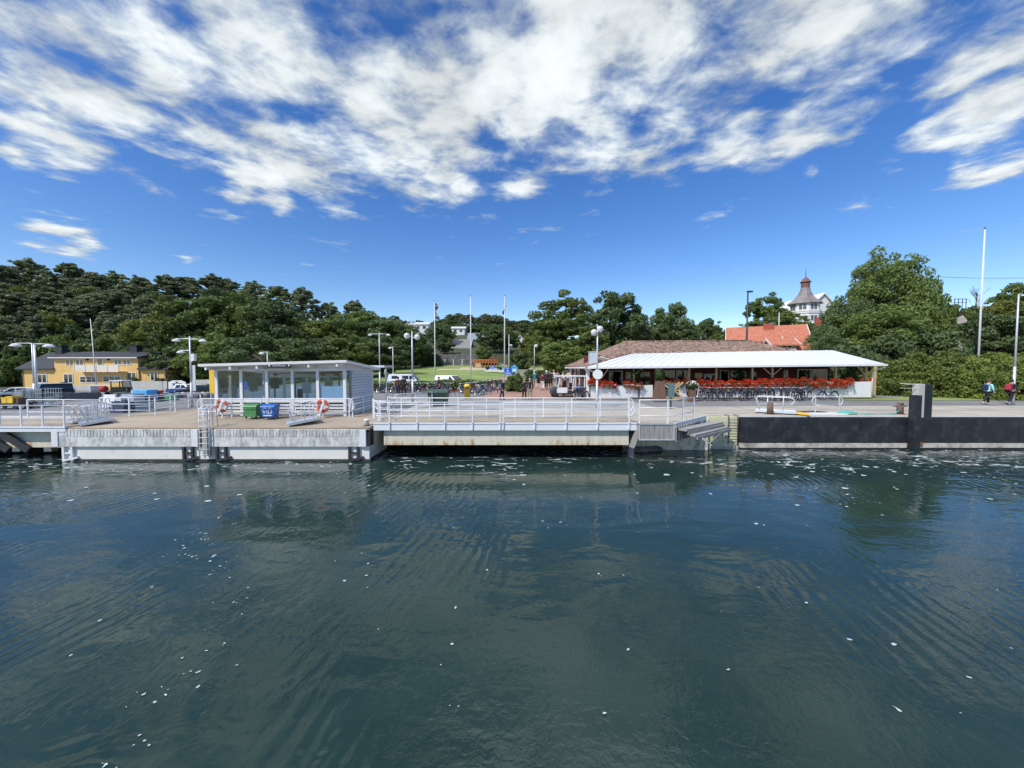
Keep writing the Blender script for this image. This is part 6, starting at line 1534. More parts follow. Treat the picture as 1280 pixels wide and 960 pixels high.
# golf cart with luggage at the restaurant corner
def cart():
    D = 33.5; t = thing('golf_cart', 'golf cart with white roof and windscreen at the restaurant corner', 'golf cart', (gx(709, D), D, H(gx(709, D), D)), R(4)); 
    b = MB(); b.prism([(-1.45, .3), (1.5, .3), (1.5, .55), (-.55, .55), (-.75, .95), (-1.05, .95), (-1.45, .6)], -.6, .6); b.build('chassis', DARKST, t, bevel=.04)
    b = MB(); b.box(-1.0, -.12, -.66, -.6, .42, .88).prism([(-1.06, .6), (-.9, .98), (-.84, .98), (-1.0, .6)], -.6, .6); b.build('front_panel', CARW, t)
    b = MB(); b.add([(-.9, -.58, 1.0), (-.9, .58, 1.0), (-.78, .58, 1.75), (-.78, -.58, 1.75)], [(0, 1, 2, 3)]); b.build('windscreen', GLASSV, t, fix=False)
    for (x0, x1) in ((-.9, -.78), (.35, .4), (1.35, 1.38)):
        for sy in (-.6, .6): b = MB(); b.bar((x0, sy, .9 if x0 < 0 else .55), (x1, sy, 1.8), .06); b.build('roof_post', CARW, t)
    b = MB(); b.box(-1.1, 1.55, -.72, .72, 1.8, 1.9); b.build('roof', CARW, t, bevel=.04)
    b = MB(); b.box(-.25, .35, -.55, .55, .72, .84).box(.3, .42, -.55, .55, .84, 1.25); b.build('seat', SADDLE, t, bevel=.03)
    b = MB(); b.box(.6, 1.65, -.62, .62, .55, .62).box(.6, 1.65, -.66, -.62, .62, .8); b.build('cargo_bed', DARKST, t)
    b = MB(); b.tube([(-.62 + .16 * math.cos(a), -.25 + .16 * math.sin(a), 1.05) for a in [k * .628 for k in range(10)]], .02, 5, closed=True).cyl((-.62, -.25, 1.05), (-.85, -.25, .85), .02, n=6); b.build('steering_wheel', BLACK, t)
    for (x, y) in ((-1.1, -.5), (-1.1, .5), (1.0, -.5), (1.0, .5)): car_wheel(t, x, y, .25, .18)
    for k, (x, y, c, s) in enumerate(((.85, -.3, BLUEB, (.3, .25, .4)), (1.3, -.25, DARKIN, (.25, .25, .5)), (1.05, .2, BIKEG, (.4, .25, .35)), (1.45, .3, WHITE, (.15, .2, .6)))):
        q = thing('suitcase', ['blue suitcase on the golf cart bed', 'black suitcase at the rear of the golf cart bed', 'grey suitcase on the far side of the golf cart bed', 'white tall case at the rear corner of the golf cart'][k], 'suitcase', (t.location.x + x, t.location.y + y, t.location.z + .62))
        b = MB(); b.box(-s[0] / 2, s[0] / 2, -s[1] / 2, s[1] / 2, 0, s[2]); b.build('shell', c, q, bevel=.03)
        b = MB(); b.tube([(-.06, 0, s[2]), (-.06, 0, s[2] + .06), (.06, 0, s[2] + .06), (.06, 0, s[2])], .012, 5); b.build('handle', BLACK, q)
cart()
for k in range(3):
    px, D = 719 + 5 * k, 31.6; dup(bkp, (gx(px, D), D, Q), R(70 + 20 * k), 'dark bicycle leaning among others behind the golf cart at the restaurant corner', 'bicycles by the golf cart')

# ---------------------------------------------------------------- clutter on the left
WIRE = mat('wire_steel', (.5, .53, .54), .45, .4)
def cage(px0, px1, D, h, label, z=Q, dep=1.0):
    x0, x1 = gx(px0, D), gx(px1, D); t = thing('wire_cage', label, 'wire cage', ((x0 + x1) / 2, D, z)); w = (x1 - x0) / 2
    b = MB()
    for s in (-1, 1):
        for f in (0, .25, .5, .75, 1):
            b.bar((-w, s * dep / 2, .12 + (h - .12) * f), (w, s * dep / 2, .12 + (h - .12) * f), .02); b.bar((s * w, -dep / 2, .12 + (h - .12) * f), (s * w, dep / 2, .12 + (h - .12) * f), .02)
        for k in range(9): f = k / 8; b.bar((-w + 2 * w * f, s * dep / 2, .12), (-w + 2 * w * f, s * dep / 2, h), .016); b.bar((s * w, -dep / 2 + dep * f, .12), (s * w, -dep / 2 + dep * f, h), .016)
    b.build('mesh_frame', WIRE, t)
    b = MB(); b.box(-w, w, -dep / 2, dep / 2, .1, .14); b.build('floor', ALU, t)
    for s in (-1, 1):
        for q in (-1, 1): b = MB(); b.cyl((s * w * .85, q * dep * .4, 0), (s * w * .85, q * dep * .4, .1), .05, n=8); b.build('foot', BLACK, t)
    return t
cage(28, 41, 25.5, 1.15, 'tall empty wire cage trolley left of the off road car')
cage(40, 66, 26, 1.2, 'wide wire cage with clear plastic wrapping before the off road car', dep=1.2)
t = thing('plastic_bundle', 'clear crumpled plastic bundle inside the wide wire cage', 'bundle', (gx(50, 26), 26, Q + .14))
b = MB(); b.sphere((-.2, 0, .5), .5, 10, 8, (.9, .7, 1)); b.sphere((.45, .1, .42), .42, 9, 7, (.9, .8, 1)); b.build('bundle', glassmat('clear_plastic', (.72, .78, .78)), t)
def crate(px, D, z, s, m, label, name='crate', cat='crate', rz=0.0, lid=None):
    t = thing(name, label, cat, (gx(px, D), D, z), rz); w, d, h = s
    b = MB(); e = .03
    b.box(-w / 2, w / 2, -d / 2, d / 2, 0, e).box(-w / 2, w / 2, -d / 2, -d / 2 + e, e, h).box(-w / 2, w / 2, d / 2 - e, d / 2, e, h).box(-w / 2, -w / 2 + e, -d / 2 + e, d / 2 - e, e, h).box(w / 2 - e, w / 2, -d / 2 + e, d / 2 - e, e, h); b.build('box', m, t)
    b = MB(); b.box(-w / 2 - .02, w / 2 + .02, -d / 2 - .02, d / 2 + .02, h - .05, h + .004) if lid else b.box(-w / 2 - .015, w / 2 + .015, -d / 2 - .015, -d / 2 - .001, h - .08, h); b.build('lid' if lid else 'rim', lid or m, t)
    return t
t = thing('hand_cart', 'low dark flat cart carrying yellow crates at the left edge', 'hand cart', (gx(14, 24.5), 24.5, Q))
b = MB(); b.box(-1.3, 1.0, -.5, .5, .3, .4); b.build('bed', DARKST, t)
for sx in (-1, .7):
    for sy in (-.4, .4): b = MB(); b.cyl((sx, sy - .03, .15), (sx, sy + .03, .15), .15, n=12); b.build('wheel', BLACK, t)
b = MB(); b.tube([(1.0, -.3, .4), (1.05, -.3, 1.0), (1.05, .3, 1.0), (1.0, .3, .4)], .025); b.build('handle', DARKST, t)
crate(10.5, 24.4, Q + .4, (.35, .5, .35), YELLOW, 'small yellow crate at the left end of the dark cart')
crate(17, 24.4, Q + .4, (.38, .5, .42), YELLOW, 'yellow crate in the middle of the dark cart')
crate(24.5, 24.5, Q + .4, (.35, .5, .3), WOODB, 'brown crate at the right end of the dark cart')
crate(3, 24.5, Q + .4, (.5, .5, .5), CARK, 'dark box at the left picture edge on the cart')
t = thing('sandwich_board', 'white sandwich board with a grey ring emblem behind the left railings', 'sign board', (gx(137, 25), 25, Q))
for s in (-1, 1): b = MB(); M = Matrix.Rotation(s * .16, 4, 'X'); b.box(-.38, .38, s * .16 - .015, s * .16 + .015, .02, .86, M); b.build('panel', WHITE, t)
b = MB(); b.tube([(.12 + .15 * math.cos(a), -.29 + .0 * a, .5 + .15 * math.sin(a)) for a in [k * .4 - .6 for k in range(13)]], .018, 5); b.build('emblem', MT['grey_barrier'], t)
crate(152, 22.6, Q, (.8, .7, .35), mat('navy_crate', (.05, .07, .13), .5), 'dark navy crate low behind the left railing')
crate(153, 22.6, Q + .36, (.75, .6, .3), MT['navy_crate'], 'navy crate stacked on the low navy crate')
crate(150, 22.7, Q + .67, (.3, .3, .16), WHITE, 'small white box on top of the navy crates')
crate(165, 23.2, Q, (.7, .7, .55), mat('grey_blue_crate', (.36, .43, .5), .5, var=.2), 'grey blue crate beside the navy crates', lid=None)
crate(166, 23.2, Q + .56, (.7, .7, .5), MT['grey_blue_crate'], 'grey blue crate stacked as the upper one beside the navy stack')
crate(178, 24, Q, (.8, .8, .6), MT['grey_blue_crate'], 'grey blue crate standing alone right of the stacks', lid=ALU)
crate(179, 24, Q + .61, (.8, .8, .28), MT['navy_crate'], 'flat navy crate on the lone grey blue crate')
t = thing('covered_pallet', 'load under a bright blue tarpaulin behind the crates', 'covered load', (gx(181, 30), 30, 1.72))
b = MB(); b.box(-.62, .62, -.5, .5, 0, .14); b.build('pallet', WOODP, t)
b = MB(); b.box(-.55, .6, -.5, .5, .14, 1.0); b.build('tarpaulin', BLUEL, t, bevel=.09)
b = MB(); b.box(-.7, -.552, -.4, .4, .2, .95); b.build('side_box', WHITE, t)
crate(199, 31, 1.7, (.8, .8, .7), mat('red_white_box', (.4, .1, .12), .6, var=.5, vs=3), 'red box in a pile left of the green net', lid=WHITE)
crate(205, 31.4, 1.7, (.5, .5, .45), DARKIN, 'small black box right of the red box')
crate(198, 30.6, 1.7 + .705, (.4, .4, .2), RED, 'small red box on top of the red pile box')
t = thing('net_heap', 'green fishing net heap on the parking edge', 'net', (gx(212, 31), 31, 1.7)); r = np.random.default_rng(4)
b = MB(); b.lathe([(.62, 0), (.55, .25), (.35, .5), (.1, .66), (0, .68)], n=12); b.build('heap', mat('green_net', (.05, .22, .1), .9, var=.4, vs=9, bump=.05, bs=20), t)
for k in range(9):
    px = 222 + k * 6.2; D = 38 + .8 * (k % 3); t = thing('boulder', 'grey boulder in the row between parking and hall', 'boulder', (gx(px, D), D, H(gx(px, D), D)), random.uniform(0, 6), group='boulders in the row beside the parking')
    b = MB(); b.sphere((0, 0, .28), .42, 9, 7, (1.1, .8, .8)); b.build('boulder', CONCL if k % 2 else STONE, t)
# rocks on the right slope and on the wooded hill
for k, (px, py, D, s) in enumerate(((1186, 421, 52, 3.2), (1200, 432, 50, 1.6), (1176, 432, 49, 2.0), (1196, 440, 46, 1.6), (22, 407, 84, 1.6), (15, 380, 88, 1.5), (31, 379, 89, 1.2), (115, 431, 78, 1.1), (129, 434, 77, .9), (1215, 432, 54, 1.5))):
    t = thing('rock_outcrop', ['grey rock face highest beside the right conifer like tree', 'grey rock face below the bare tree', 'grey rock face close to the right bushy tree', 'low grey rock above the right hedge', 'pale rock patch among the pines at the left edge', 'pale rock patch high between pines at the left edge', 'pale rock right of the high rock between the pines', 'grey rock above the yellow house roof', 'small grey rock right above the yellow house roof', 'rock face right behind the white flagpole'][k], 'rock', pt(px, py, D))
    b = MB(); b.sphere((0, 0, 0), s, 10, 7, (1.3, .7, .75))
    b.v = [(x + .25 * s * math.sin(3 * z + k), y, z + .2 * s * math.sin(2.2 * x + k)) for x, y, z in b.v]; b.build('rock', ROCK, t)
t = thing('lookout_railing', 'dark lookout railing on top of the right rock', 'railing', pt(1201, 381, 56))
for k in range(4): b = MB(); b.box(-.9 + k * .55, -.84 + k * .55, 0, .06, -.6, .8); b.build('post', DARKST, t)
b = MB(); b.box(-1.0, .9, 0, .05, .8, .88).box(-1.0, .9, 0, .05, .3, .36); b.build('rail', DARKST, t)
b = MB(); b.bar((-1.4, 0, 0), (1.4, 0, .05), .3, .25); o = b.build('garden_wall', WHITE, loc=pt(1181, 438, 44)); o.scale = (1.1, 1, 1); tag(o, 'low white wall piece above the right hedge', 'wall')
# ---------------------------------------------------------------- people
def skin_mesh(name, verts, edges, m, sub=1, root=0):
    """verts: (x, y, z, rx, ry); grown with the Skin modifier and baked to a mesh"""
    me = bpy.data.meshes.new('tmp'); me.from_pydata([v[:3] for v in verts], edges, []); o = bpy.data.objects.new('tmp', me); COL.objects.link(o)
    sk = o.modifiers.new('s', 'SKIN'); sk.use_smooth_shade = True
    for i, v in enumerate(verts):
        d = me.skin_vertices[0].data[i]; d.radius = (v[3], v[4] if len(v) > 4 else v[3]); d.use_root = (i == root)
    ss = o.modifiers.new('u', 'SUBSURF'); ss.levels = sub; ss.render_levels = sub
    dg = bpy.context.evaluated_depsgraph_get(); dg.update(); r = bpy.data.meshes.new_from_object(o.evaluated_get(dg)); r.name = name
    bpy.data.objects.remove(o); bpy.data.meshes.remove(me)
    r.materials.clear(); r.materials.append(m)
    r.polygons.foreach_set('use_smooth', [True] * len(r.polygons))
    return r
POSES = {}
def pose_joints(kind):
    J = {'pelvis': (0, 0, .93), 'waist': (.01, 0, 1.06), 'chest': (.02, 0, 1.28), 'collar': (.02, 0, 1.42), 'neck': (.035, 0, 1.49), 'jaw': (.06, 0, 1.555), 'head': (.055, 0, 1.62), 'crown': (.045, 0, 1.70)}
    if kind == 'walk':
        leg = {1: [(0, .09, .9), (.17, .09, .5), (.27, .09, .1), (.41, .09, .045)], -1: [(0, -.09, .9), (-.05, -.09, .49), (-.36, -.09, .2), (-.27, -.09, .06)]}
        arm = {1: [(.02, .19, 1.38), (-.12, .23, 1.13), (-.02, .23, .9)], -1: [(.02, -.19, 1.38), (.1, -.23, 1.12), (.28, -.2, .98)]}
    elif kind == 'face':      # walking with one hand at the face
        leg = {1: [(0, .09, .9), (.13, .09, .5), (.17, .09, .1), (.31, .09, .045)], -1: [(0, -.09, .9), (-.13, -.09, .5), (-.45, -.09, .2), (-.37, -.09, .06)]}
        arm = {1: [(.02, .19, 1.38), (.12, .22, 1.16), (.17, .12, 1.42)], -1: [(.02, -.19, 1.38), (.03, -.24, 1.12), (.17, -.21, .92)]}
    elif kind == 'stoop':
        leg = {1: [(0, .09, .9), (.08, .09, .5), (.06, .09, .1), (.2, .09, .045)], -1: [(0, -.09, .9), (-.04, -.09, .5), (-.18, -.09, .12), (-.04, -.09, .05)]}
        arm = {1: [(.06, .19, 1.36), (.02, .22, 1.1), (.13, .2, .9)], -1: [(.06, -.19, 1.36), (.02, -.23, 1.1), (.1, -.2, .88)]}
        J.update(chest=(.07, 0, 1.26), collar=(.11, 0, 1.4), neck=(.15, 0, 1.46), jaw=(.2, 0, 1.52), head=(.2, 0, 1.58), crown=(.18, 0, 1.66))
    else:
        leg = {1: [(0, .1, .9), (.02, .11, .5), (0, .12, .1), (.15, .13, .045)], -1: [(0, -.1, .9), (.02, -.11, .5), (0, -.12, .1), (.15, -.13, .045)]}
        arm = {1: [(.02, .19, 1.38), (-.02, .25, 1.12), (.08, .24, .9)], -1: [(.02, -.19, 1.38), (-.02, -.25, 1.12), (.1, -.22, .9)]}
    return J, leg, arm
def build_pose(kind):
    J, leg, arm = pose_joints(kind); V, E = [], []
    def add(p, r, par=None, r2=None):
        V.append((*p, r, r2 or r)); i = len(V) - 1
        if par is not None: E.append((par, i))
        return i
    pv = add(J['pelvis'], .12, None, .14); wa = add(J['waist'], .105, pv, .13); ch = add(J['chest'], .115, wa, .15); co = add(J['collar'], .08, ch, .1); ne = add(J['neck'], .05, co); ja = add(J['jaw'], .068, ne); he = add(J['head'], .088, ja, .078); add(J['crown'], .066, he)
    hd = Vector(J['head']); add((hd.x + .115, 0, hd.z - .02), .014, he)
    for s in (-1, 1): add((hd.x - .005, s * .095, hd.z - .01), .014, he)
    for s in (-1, 1):
        L = leg[s]; h = add(L[0], .095, pv); k = add(L[1], .062, h); a = add(L[2], .042, k); add(L[3], .035, a)
        A = arm[s]; sh = add(A[0], .06, co); el = add(A[1], .044, sh); wr = add(A[2], .03, el)
        d = (Vector(A[2]) - Vector(A[1])).normalized(); pm = Vector(A[2]) + d * .07; pi = add(tuple(pm), .034, wr, .022)
        sd = d.cross(Vector((0, 1, 0))).normalized()
        for q, ln in ((-1.5, .07), (-.5, .085), (.5, .08), (1.5, .062)):
            f1 = pm + d * .045 + sd * (q * .019); f2 = f1 + d * ln * .5 + Vector((0, -s * .006, 0)); f3 = f2 + d * ln * .42 + Vector((0, -s * .018, 0))
            a1 = add(tuple(f1), .0095, pi); a2 = add(tuple(f2), .0085, a1); add(tuple(f3), .007, a2)
        t1 = Vector(A[2]) + d * .035 + sd * -.042; a1 = add(tuple(t1), .011, wr); add(tuple(t1 + d * .04 - sd * .008), .009, a1)
    body = skin_mesh('person', V, E, SKIN)
    V, E = [], []
    pv = add((J['pelvis'][0], 0, J['pelvis'][2] - .0), .138, None, .16); wa = add(J['waist'], .128, pv, .155); ch = add(J['chest'], .14, wa, .175); co = add(J['collar'], .095, ch, .12)
    for s in (-1, 1):
        A = arm[s]; sh = add(A[0], .078, co); el = add(A[1], .062, sh); add(tuple(Vector(A[1]).lerp(Vector(A[2]), .92)), .047, el)
    jacket = skin_mesh('jacket', V, E, MT['cloth_navy'], root=1)
    V, E = [], []
    pv = add((J['pelvis'][0], 0, J['pelvis'][2]), .132, None, .152)
    for s in (-1, 1):
        L = leg[s]; h = add(tuple(Vector(L[0]) - Vector((0, 0, .05))), .108, pv); k = add(L[1], .078, h); add(tuple(Vector(L[1]).lerp(Vector(L[2]), .93)), .062, k)
    trou = skin_mesh('trousers', V, E, MT['cloth_black'])
    shoes = []
    for s in (-1, 1):
        L = leg[s]; V, E = [], []
        a = add(tuple(Vector(L[2]) + Vector((-.03, 0, -.03))), .05); b_ = add(tuple((Vector(L[2]) + Vector(L[3])) / 2 + Vector((0, 0, -.015))), .05, a); add(tuple(Vector(L[3]) + Vector((.02, 0, 0))), .04, b_)
        shoes.append(skin_mesh('shoe', V, E, MT['cloth_black']))
    b = MB(); b.sphere((hd.x - .022, 0, hd.z + .035), .112, 12, 8, (1.0, .88, 1.0)); 
    b.v = [(x, y, max(z, hd.z - .02 if x > hd.x - .01 else hd.z - .09)) for x, y, z in b.v]
    hair = bpy.data.meshes.new('hair'); hair.from_pydata(b.v, [], b.f); hair.polygons.foreach_set('use_smooth', [True] * len(b.f)); hair.materials.append(MT['hair_brown'])
    POSES[kind] = (body, jacket, trou, shoes, hair)
for nm, c in (('navy', (.02, .03, .07)), ('black', (.012, .012, .014)), ('aqua', (.3, .62, .68)), ('maroon', (.13, .025, .03)), ('khaki', (.3, .26, .18)), ('white', (.72, .7, .67)), ('grey', (.2, .2, .21)), ('denim', (.06, .09, .17)), ('teal', (.04, .16, .2)), ('beige', (.5, .42, .32)), ('pink', (.5, .3, .28)), ('red', (.42, .03, .06)), ('dark', (.03, .025, .03))):
    mat('cloth_' + nm, c, .85, var=.12)
for nm, c in (('brown', (.06, .035, .02)), ('grey', (.3, .29, .27)), ('blond', (.4, .27, .12)), ('dark', (.02, .016, .012)), ('white_cap', (.72, .72, .7)), ('auburn', (.12, .04, .025))):
    mat('hair_' + nm, c, .7)
def person(px, D, rz, label, pose='walk', top='navy', legs='black', hair='brown', shoes='black', h=1.72, base=None, group=None):
    if pose not in POSES: build_pose(pose)
    body, jacket, trou, sh, hr = POSES[pose]; x = gx(px, D); s = h / 1.74
    t = bpy.data.objects.new('person', body); link(t); t.location = (x, D, (H(x, D) if base is None else base)); t.rotation_euler = (0, 0, rz); t.scale = (s, s, s)
    tag(t, label, 'person', group)
    def ch(name, me, m):
        o = bpy.data.objects.new(name, me); link(o, t); o.material_slots[0].link = 'OBJECT'; o.material_slots[0].material = m
    ch('jacket', jacket, MT['cloth_' + top]); ch('trousers', trou, MT['cloth_' + legs]); ch('hair', hr, MT['hair_' + hair])
    for q in sh: ch('shoe', q, MT['cloth_' + shoes])
    return t
def bag(p, m, label, off=(-.19, 0, 1.22), s=(.2, .28, .42)):
    v = p.matrix_basis @ Vector(off); t = thing('backpack', label, 'backpack', v, p.rotation_euler.z)
    b = MB(); b.box(-s[0] / 2, s[0] / 2, -s[1] / 2, s[1] / 2, -s[2] / 2, s[2] / 2); b.build('pack', m, t, bevel=.085)
    b = MB(); b.box(-s[0] / 2 - .07, -s[0] / 2 + .0, -s[1] * .35, s[1] * .35, -s[2] * .4, s[2] * .05); b.build('pocket', m, t, bevel=.03)
    for sy in (-.12, .12): b = MB(); b.tube([(s[0] / 2 - .02, sy, .15), (s[0] / 2 + .12, sy, .26), (s[0] / 2 + .24, sy, .18), (s[0] / 2 + .26, sy, 0), (s[0] / 2 + .1, sy, -.2)], .018, 5); b.build('strap', m, t)
p = person(1235.5, 27.2, R(0), 'person in a light aqua jacket walking right before the hedge', 'face', 'aqua', 'black', 'auburn', 'beige', 1.78); bag(p, MT['cloth_navy'], 'dark backpack on the person in the aqua jacket')
p = person(1264, 27.0, R(0), 'person in dark clothes walking right at the right picture edge', 'walk', 'dark', 'black', 'dark', 'black', 1.8); bag(p, MT['cloth_red'], 'red backpack on the dark dressed person at the right edge')
person(549, 38.5, R(200), 'person in dark clothes striding left before the bicycle racks', 'walk', 'dark', 'navy', 'dark', 'black', 1.7)
person(627.5, 31.2, R(-20), 'stooping person in navy jacket right of the yellow bin', 'stoop', 'navy', 'navy', 'grey', 'black', 1.78)
person(655.5, 31.6, R(95), 'person in black jacket and trousers standing left of the couple', 'stand', 'black', 'black', 'blond', 'black', 1.72)
person(662.3, 31.2, R(85), 'person in black jacket and grey khaki trousers standing beside the round bush', 'stand', 'black', 'khaki', 'grey', 'black', 1.78)
person(669, 39, R(100), 'person in teal top on the path under the thin lamp', 'walk', 'teal', 'beige', 'brown', 'grey', 1.75)
person(678, 37.5, R(85), 'person in maroon top and white trousers walking away on the path', 'walk', 'maroon', 'white', 'auburn', 'black', 1.7)
person(683, 38.5, R(80), 'person in dark jacket with white cap on the path', 'walk', 'dark', 'black', 'white_cap', 'black', 1.85)
person(688.5, 39.5, R(70), 'person in black coat pushing along the path beside a white dressed one', 'stand', 'black', 'black', 'dark', 'black', 1.8)
person(692.5, 40.5, R(110), 'person in white jacket on the path left of the golf cart', 'stand', 'white', 'beige', 'blond', 'white', 1.85)
person(697, 41.5, R(90), 'person in grey top behind the golf cart roof', 'stand', 'grey', 'denim', 'brown', 'black', 1.75)
person(704, 43, R(140), 'person in white shirt far behind the golf cart roof', 'stand', 'white', 'denim', 'grey', 'black', 1.6)
person(710, 42.5, R(60), 'person in beige top behind the golf cart near the red wall', 'stand', 'beige', 'denim', 'brown', 'black', 1.75)
person(705.5, 34.7, R(200), 'person in maroon jacket standing behind the golf cart seat', 'stand', 'maroon', 'dark', 'white_cap', 'black', 1.68)
person(497.5, 37.0, R(90), 'person in maroon jacket standing left before the white motorhome', 'stand', 'maroon', 'dark', 'dark', 'black', 1.75)
person(504.5, 36.5, R(90), 'broad person in black jacket standing before the white motorhome', 'stand', 'black', 'black', 'dark', 'black', 1.85)
person(641, 62, R(30), 'person in white at the play area far behind the blue sign', 'stand', 'white', 'denim', 'brown', 'black', 1.7)
person(482, 60, R(10), 'small far person in white on the lawn left of the motorhome', 'stand', 'white', 'beige', 'brown', 'black', 1.7)

# ---------------------------------------------------------------- trees
tree_kind('pine_tree', LFP, 14, 7.5, 'pine', 21, .34, 190, 46, BARKP, .24)
tree_kind('pine_tree_b', LFP, 14, 7.5, 'pine', 33, .34, 160, 50, BARKP, .24)
tree_kind('pine_tree_c', LFP, 14, 8.0, 'pine', 35, .34, 210, 42, BARKP, .22)
tree_kind('broadleaf_tree', LF, 12, 10, 'broad', 5, .36, 120, 95)
tree_kind('broadleaf_tree_b', LF, 12, 10, 'broad', 8, .36, 130, 90)
tree_kind('broadleaf_tree_c', LFD, 12, 10, 'broad', 9, .36, 125, 92)
tree_kind('broadleaf_tree_d', LFY, 12, 10, 'broad', 14, .36, 115, 95)
tree_kind('airy_tree', LF, 14, 9, 'airy', 17, .34, 95, 95)
tree_kind('tall_tree', LFD, 14, 10, 'tall', 19, .36, 140, 90)
tree_kind('maple_tree', LF, 14, 10, 'broad', 23, .25, 240, 105, None, .4)
tree_kind('maple_tree_dark', LFD, 14, 10, 'broad', 29, .24, 240, 110, None, .4)
tree_kind('feathery_tree', LF, 10, 8, 'feather', 25, .3, 150, 80)
tree_kind('shrub', LF, 4, 5, 'bush', 27, .24, 80, 90, None, .2)
tree_kind('shrub_dark', LFD, 4, 5, 'bush', 28, .24, 80, 90, None, .2)
tree_kind('shrub_yellow', LFH, 4, 5, 'bush', 30, .15, 130, 170, None, .2)
NM = lambda k: {'pine_tree': 'pine_tree', 'pine_tree_b': 'pine_tree', 'pine_tree_c': 'pine_tree'}.get(k, 'shrub' if k.startswith('shrub') else 'maple_tree' if k.startswith('maple') else k.replace('_b', '').replace('_c', '').replace('_d', '') if k.startswith('broadleaf') else k)
def plant(key, px, yt, w, D, label, group=None, **k):
    return tree(key, px, yt, w, D, label, group, cat='shrub' if key.startswith('shrub') else 'tree', name=NM(key), **k)
P3 = ['pine_tree', 'pine_tree_b', 'pine_tree_c']
GP = 'pines on the wooded hill'
pines = [(-25, 338, 60, 100), (8, 333, 52, 95), (45, 326, 50, 104), (70, 343, 44, 96), (98, 331, 46, 110), (125, 343, 44, 101), (150, 342, 40, 106), (178, 347, 38, 104), (212, 345, 40, 106), (238, 347, 42, 110), (266, 345, 50, 101), (290, 350, 40, 108), (319, 353, 34, 105), (352, 359, 42, 99), (382, 361, 38, 97), (411, 379, 34, 100), (443, 377, 34, 100),
         (-10, 372, 60, 86), (26, 366, 54, 85), (62, 366, 56, 88), (92, 376, 50, 84), (122, 368, 50, 87), (152, 366, 50, 89), (185, 372, 46, 86), (214, 370, 46, 92), (84, 350, 44, 100), (30, 350, 44, 100), (165, 355, 40, 98), (110, 355, 44, 97), (52, 395, 40, 78), (8, 395, 44, 77), (140, 395, 40, 79)]
for i, (px, yt, w, D) in enumerate(pines):
    plant(P3[i % 3], px, yt, w * 1.15, D, 'dark pine crowding the wooded hill on the left', GP)
for px, yt, w, D, k, lb in ((34, 352, 40, 92, 'broadleaf_tree_d', 'olive green broadleaf tree among the pines at the far left'), (118, 356, 44, 92, 'broadleaf_tree', 'rounded green tree among the pines above the yellow house'), (196, 362, 40, 90, 'broadleaf_tree_b', 'green tree among the pines right of the yellow house roof'), (72, 388, 46, 80, 'broadleaf_tree_d', 'olive tree low on the slope above the house chimney'), (276, 356, 40, 96, 'broadleaf_tree_c', 'dark tree among ridge pines above the waiting hall')):
    plant(k, px, yt, w, D, lb)
for i, (px, yt, w, D) in enumerate([(2, 420, 50, 76), (40, 418, 50, 75), (78, 414, 54, 76), (112, 418, 46, 76), (146, 414, 56, 77), (170, 420, 50, 74), (60, 404, 46, 80), (100, 402, 46, 81), (140, 402, 50, 83), (20, 404, 40, 80), (12, 440, 44, 68), (176, 440, 40, 68)]):
    plant(['shrub', 'shrub_dark'][i % 2], px, yt, w, D, 'bushy undergrowth on the slope behind the yellow house', 'undergrowth shrubs behind the yellow house')
dec = [(203, 390, 74, 73, 'broadleaf_tree_d', 'yellow green lit tree at the left edge of the broadleaf mass'), (242, 371, 92, 70, 'broadleaf_tree', 'large broad tree behind the three dome street lamp'), (300, 364, 96, 74, 'broadleaf_tree_b', 'tallest broadleaf tree behind the waiting hall'), (346, 374, 84, 74, 'broadleaf_tree_c', 'dark broadleaf tree behind the right half of the waiting hall'),
       (182, 425, 46, 68, 'broadleaf_tree_c', 'dark small tree beside the right end of the yellow house'), (386, 394, 70, 77, 'broadleaf_tree_d', 'yellowish tree above the right end of the waiting hall'), (424, 392, 60, 80, 'broadleaf_tree_b', 'green tree above the hall canopy, below the ridge pines'), (455, 386, 62, 84, 'broadleaf_tree', 'green tree left of the two dome street lamp'),
       (484, 394, 60, 82, 'broadleaf_tree_c', 'dark tree right of the two dome street lamp'), (508, 404, 46, 84, 'broadleaf_tree', 'small tree behind the globe street lamp'), (400, 420, 76, 64, 'broadleaf_tree_c', 'dark low tree directly behind the hall roof edge'), (440, 418, 66, 64, 'broadleaf_tree_b', 'low green tree directly behind the hall canopy'),
       (335, 415, 90, 62, 'broadleaf_tree_c', 'dark low tree behind the middle of the hall roof'), (272, 415, 80, 62, 'broadleaf_tree_b', 'low broad tree behind the left hall corner'), (225, 428, 60, 64, 'broadleaf_tree_c', 'dark low tree behind the white arched gate'), (478, 425, 60, 66, 'broadleaf_tree_c', 'dark low tree at the lawn edge right of the canopy'), (498, 434, 34, 86, 'broadleaf_tree_c', 'dark round tree on the lawn edge behind the globe lamp')]
for px, yt, w, D, k, lb in dec: plant(k, px, yt, w * 1.08, D, lb)
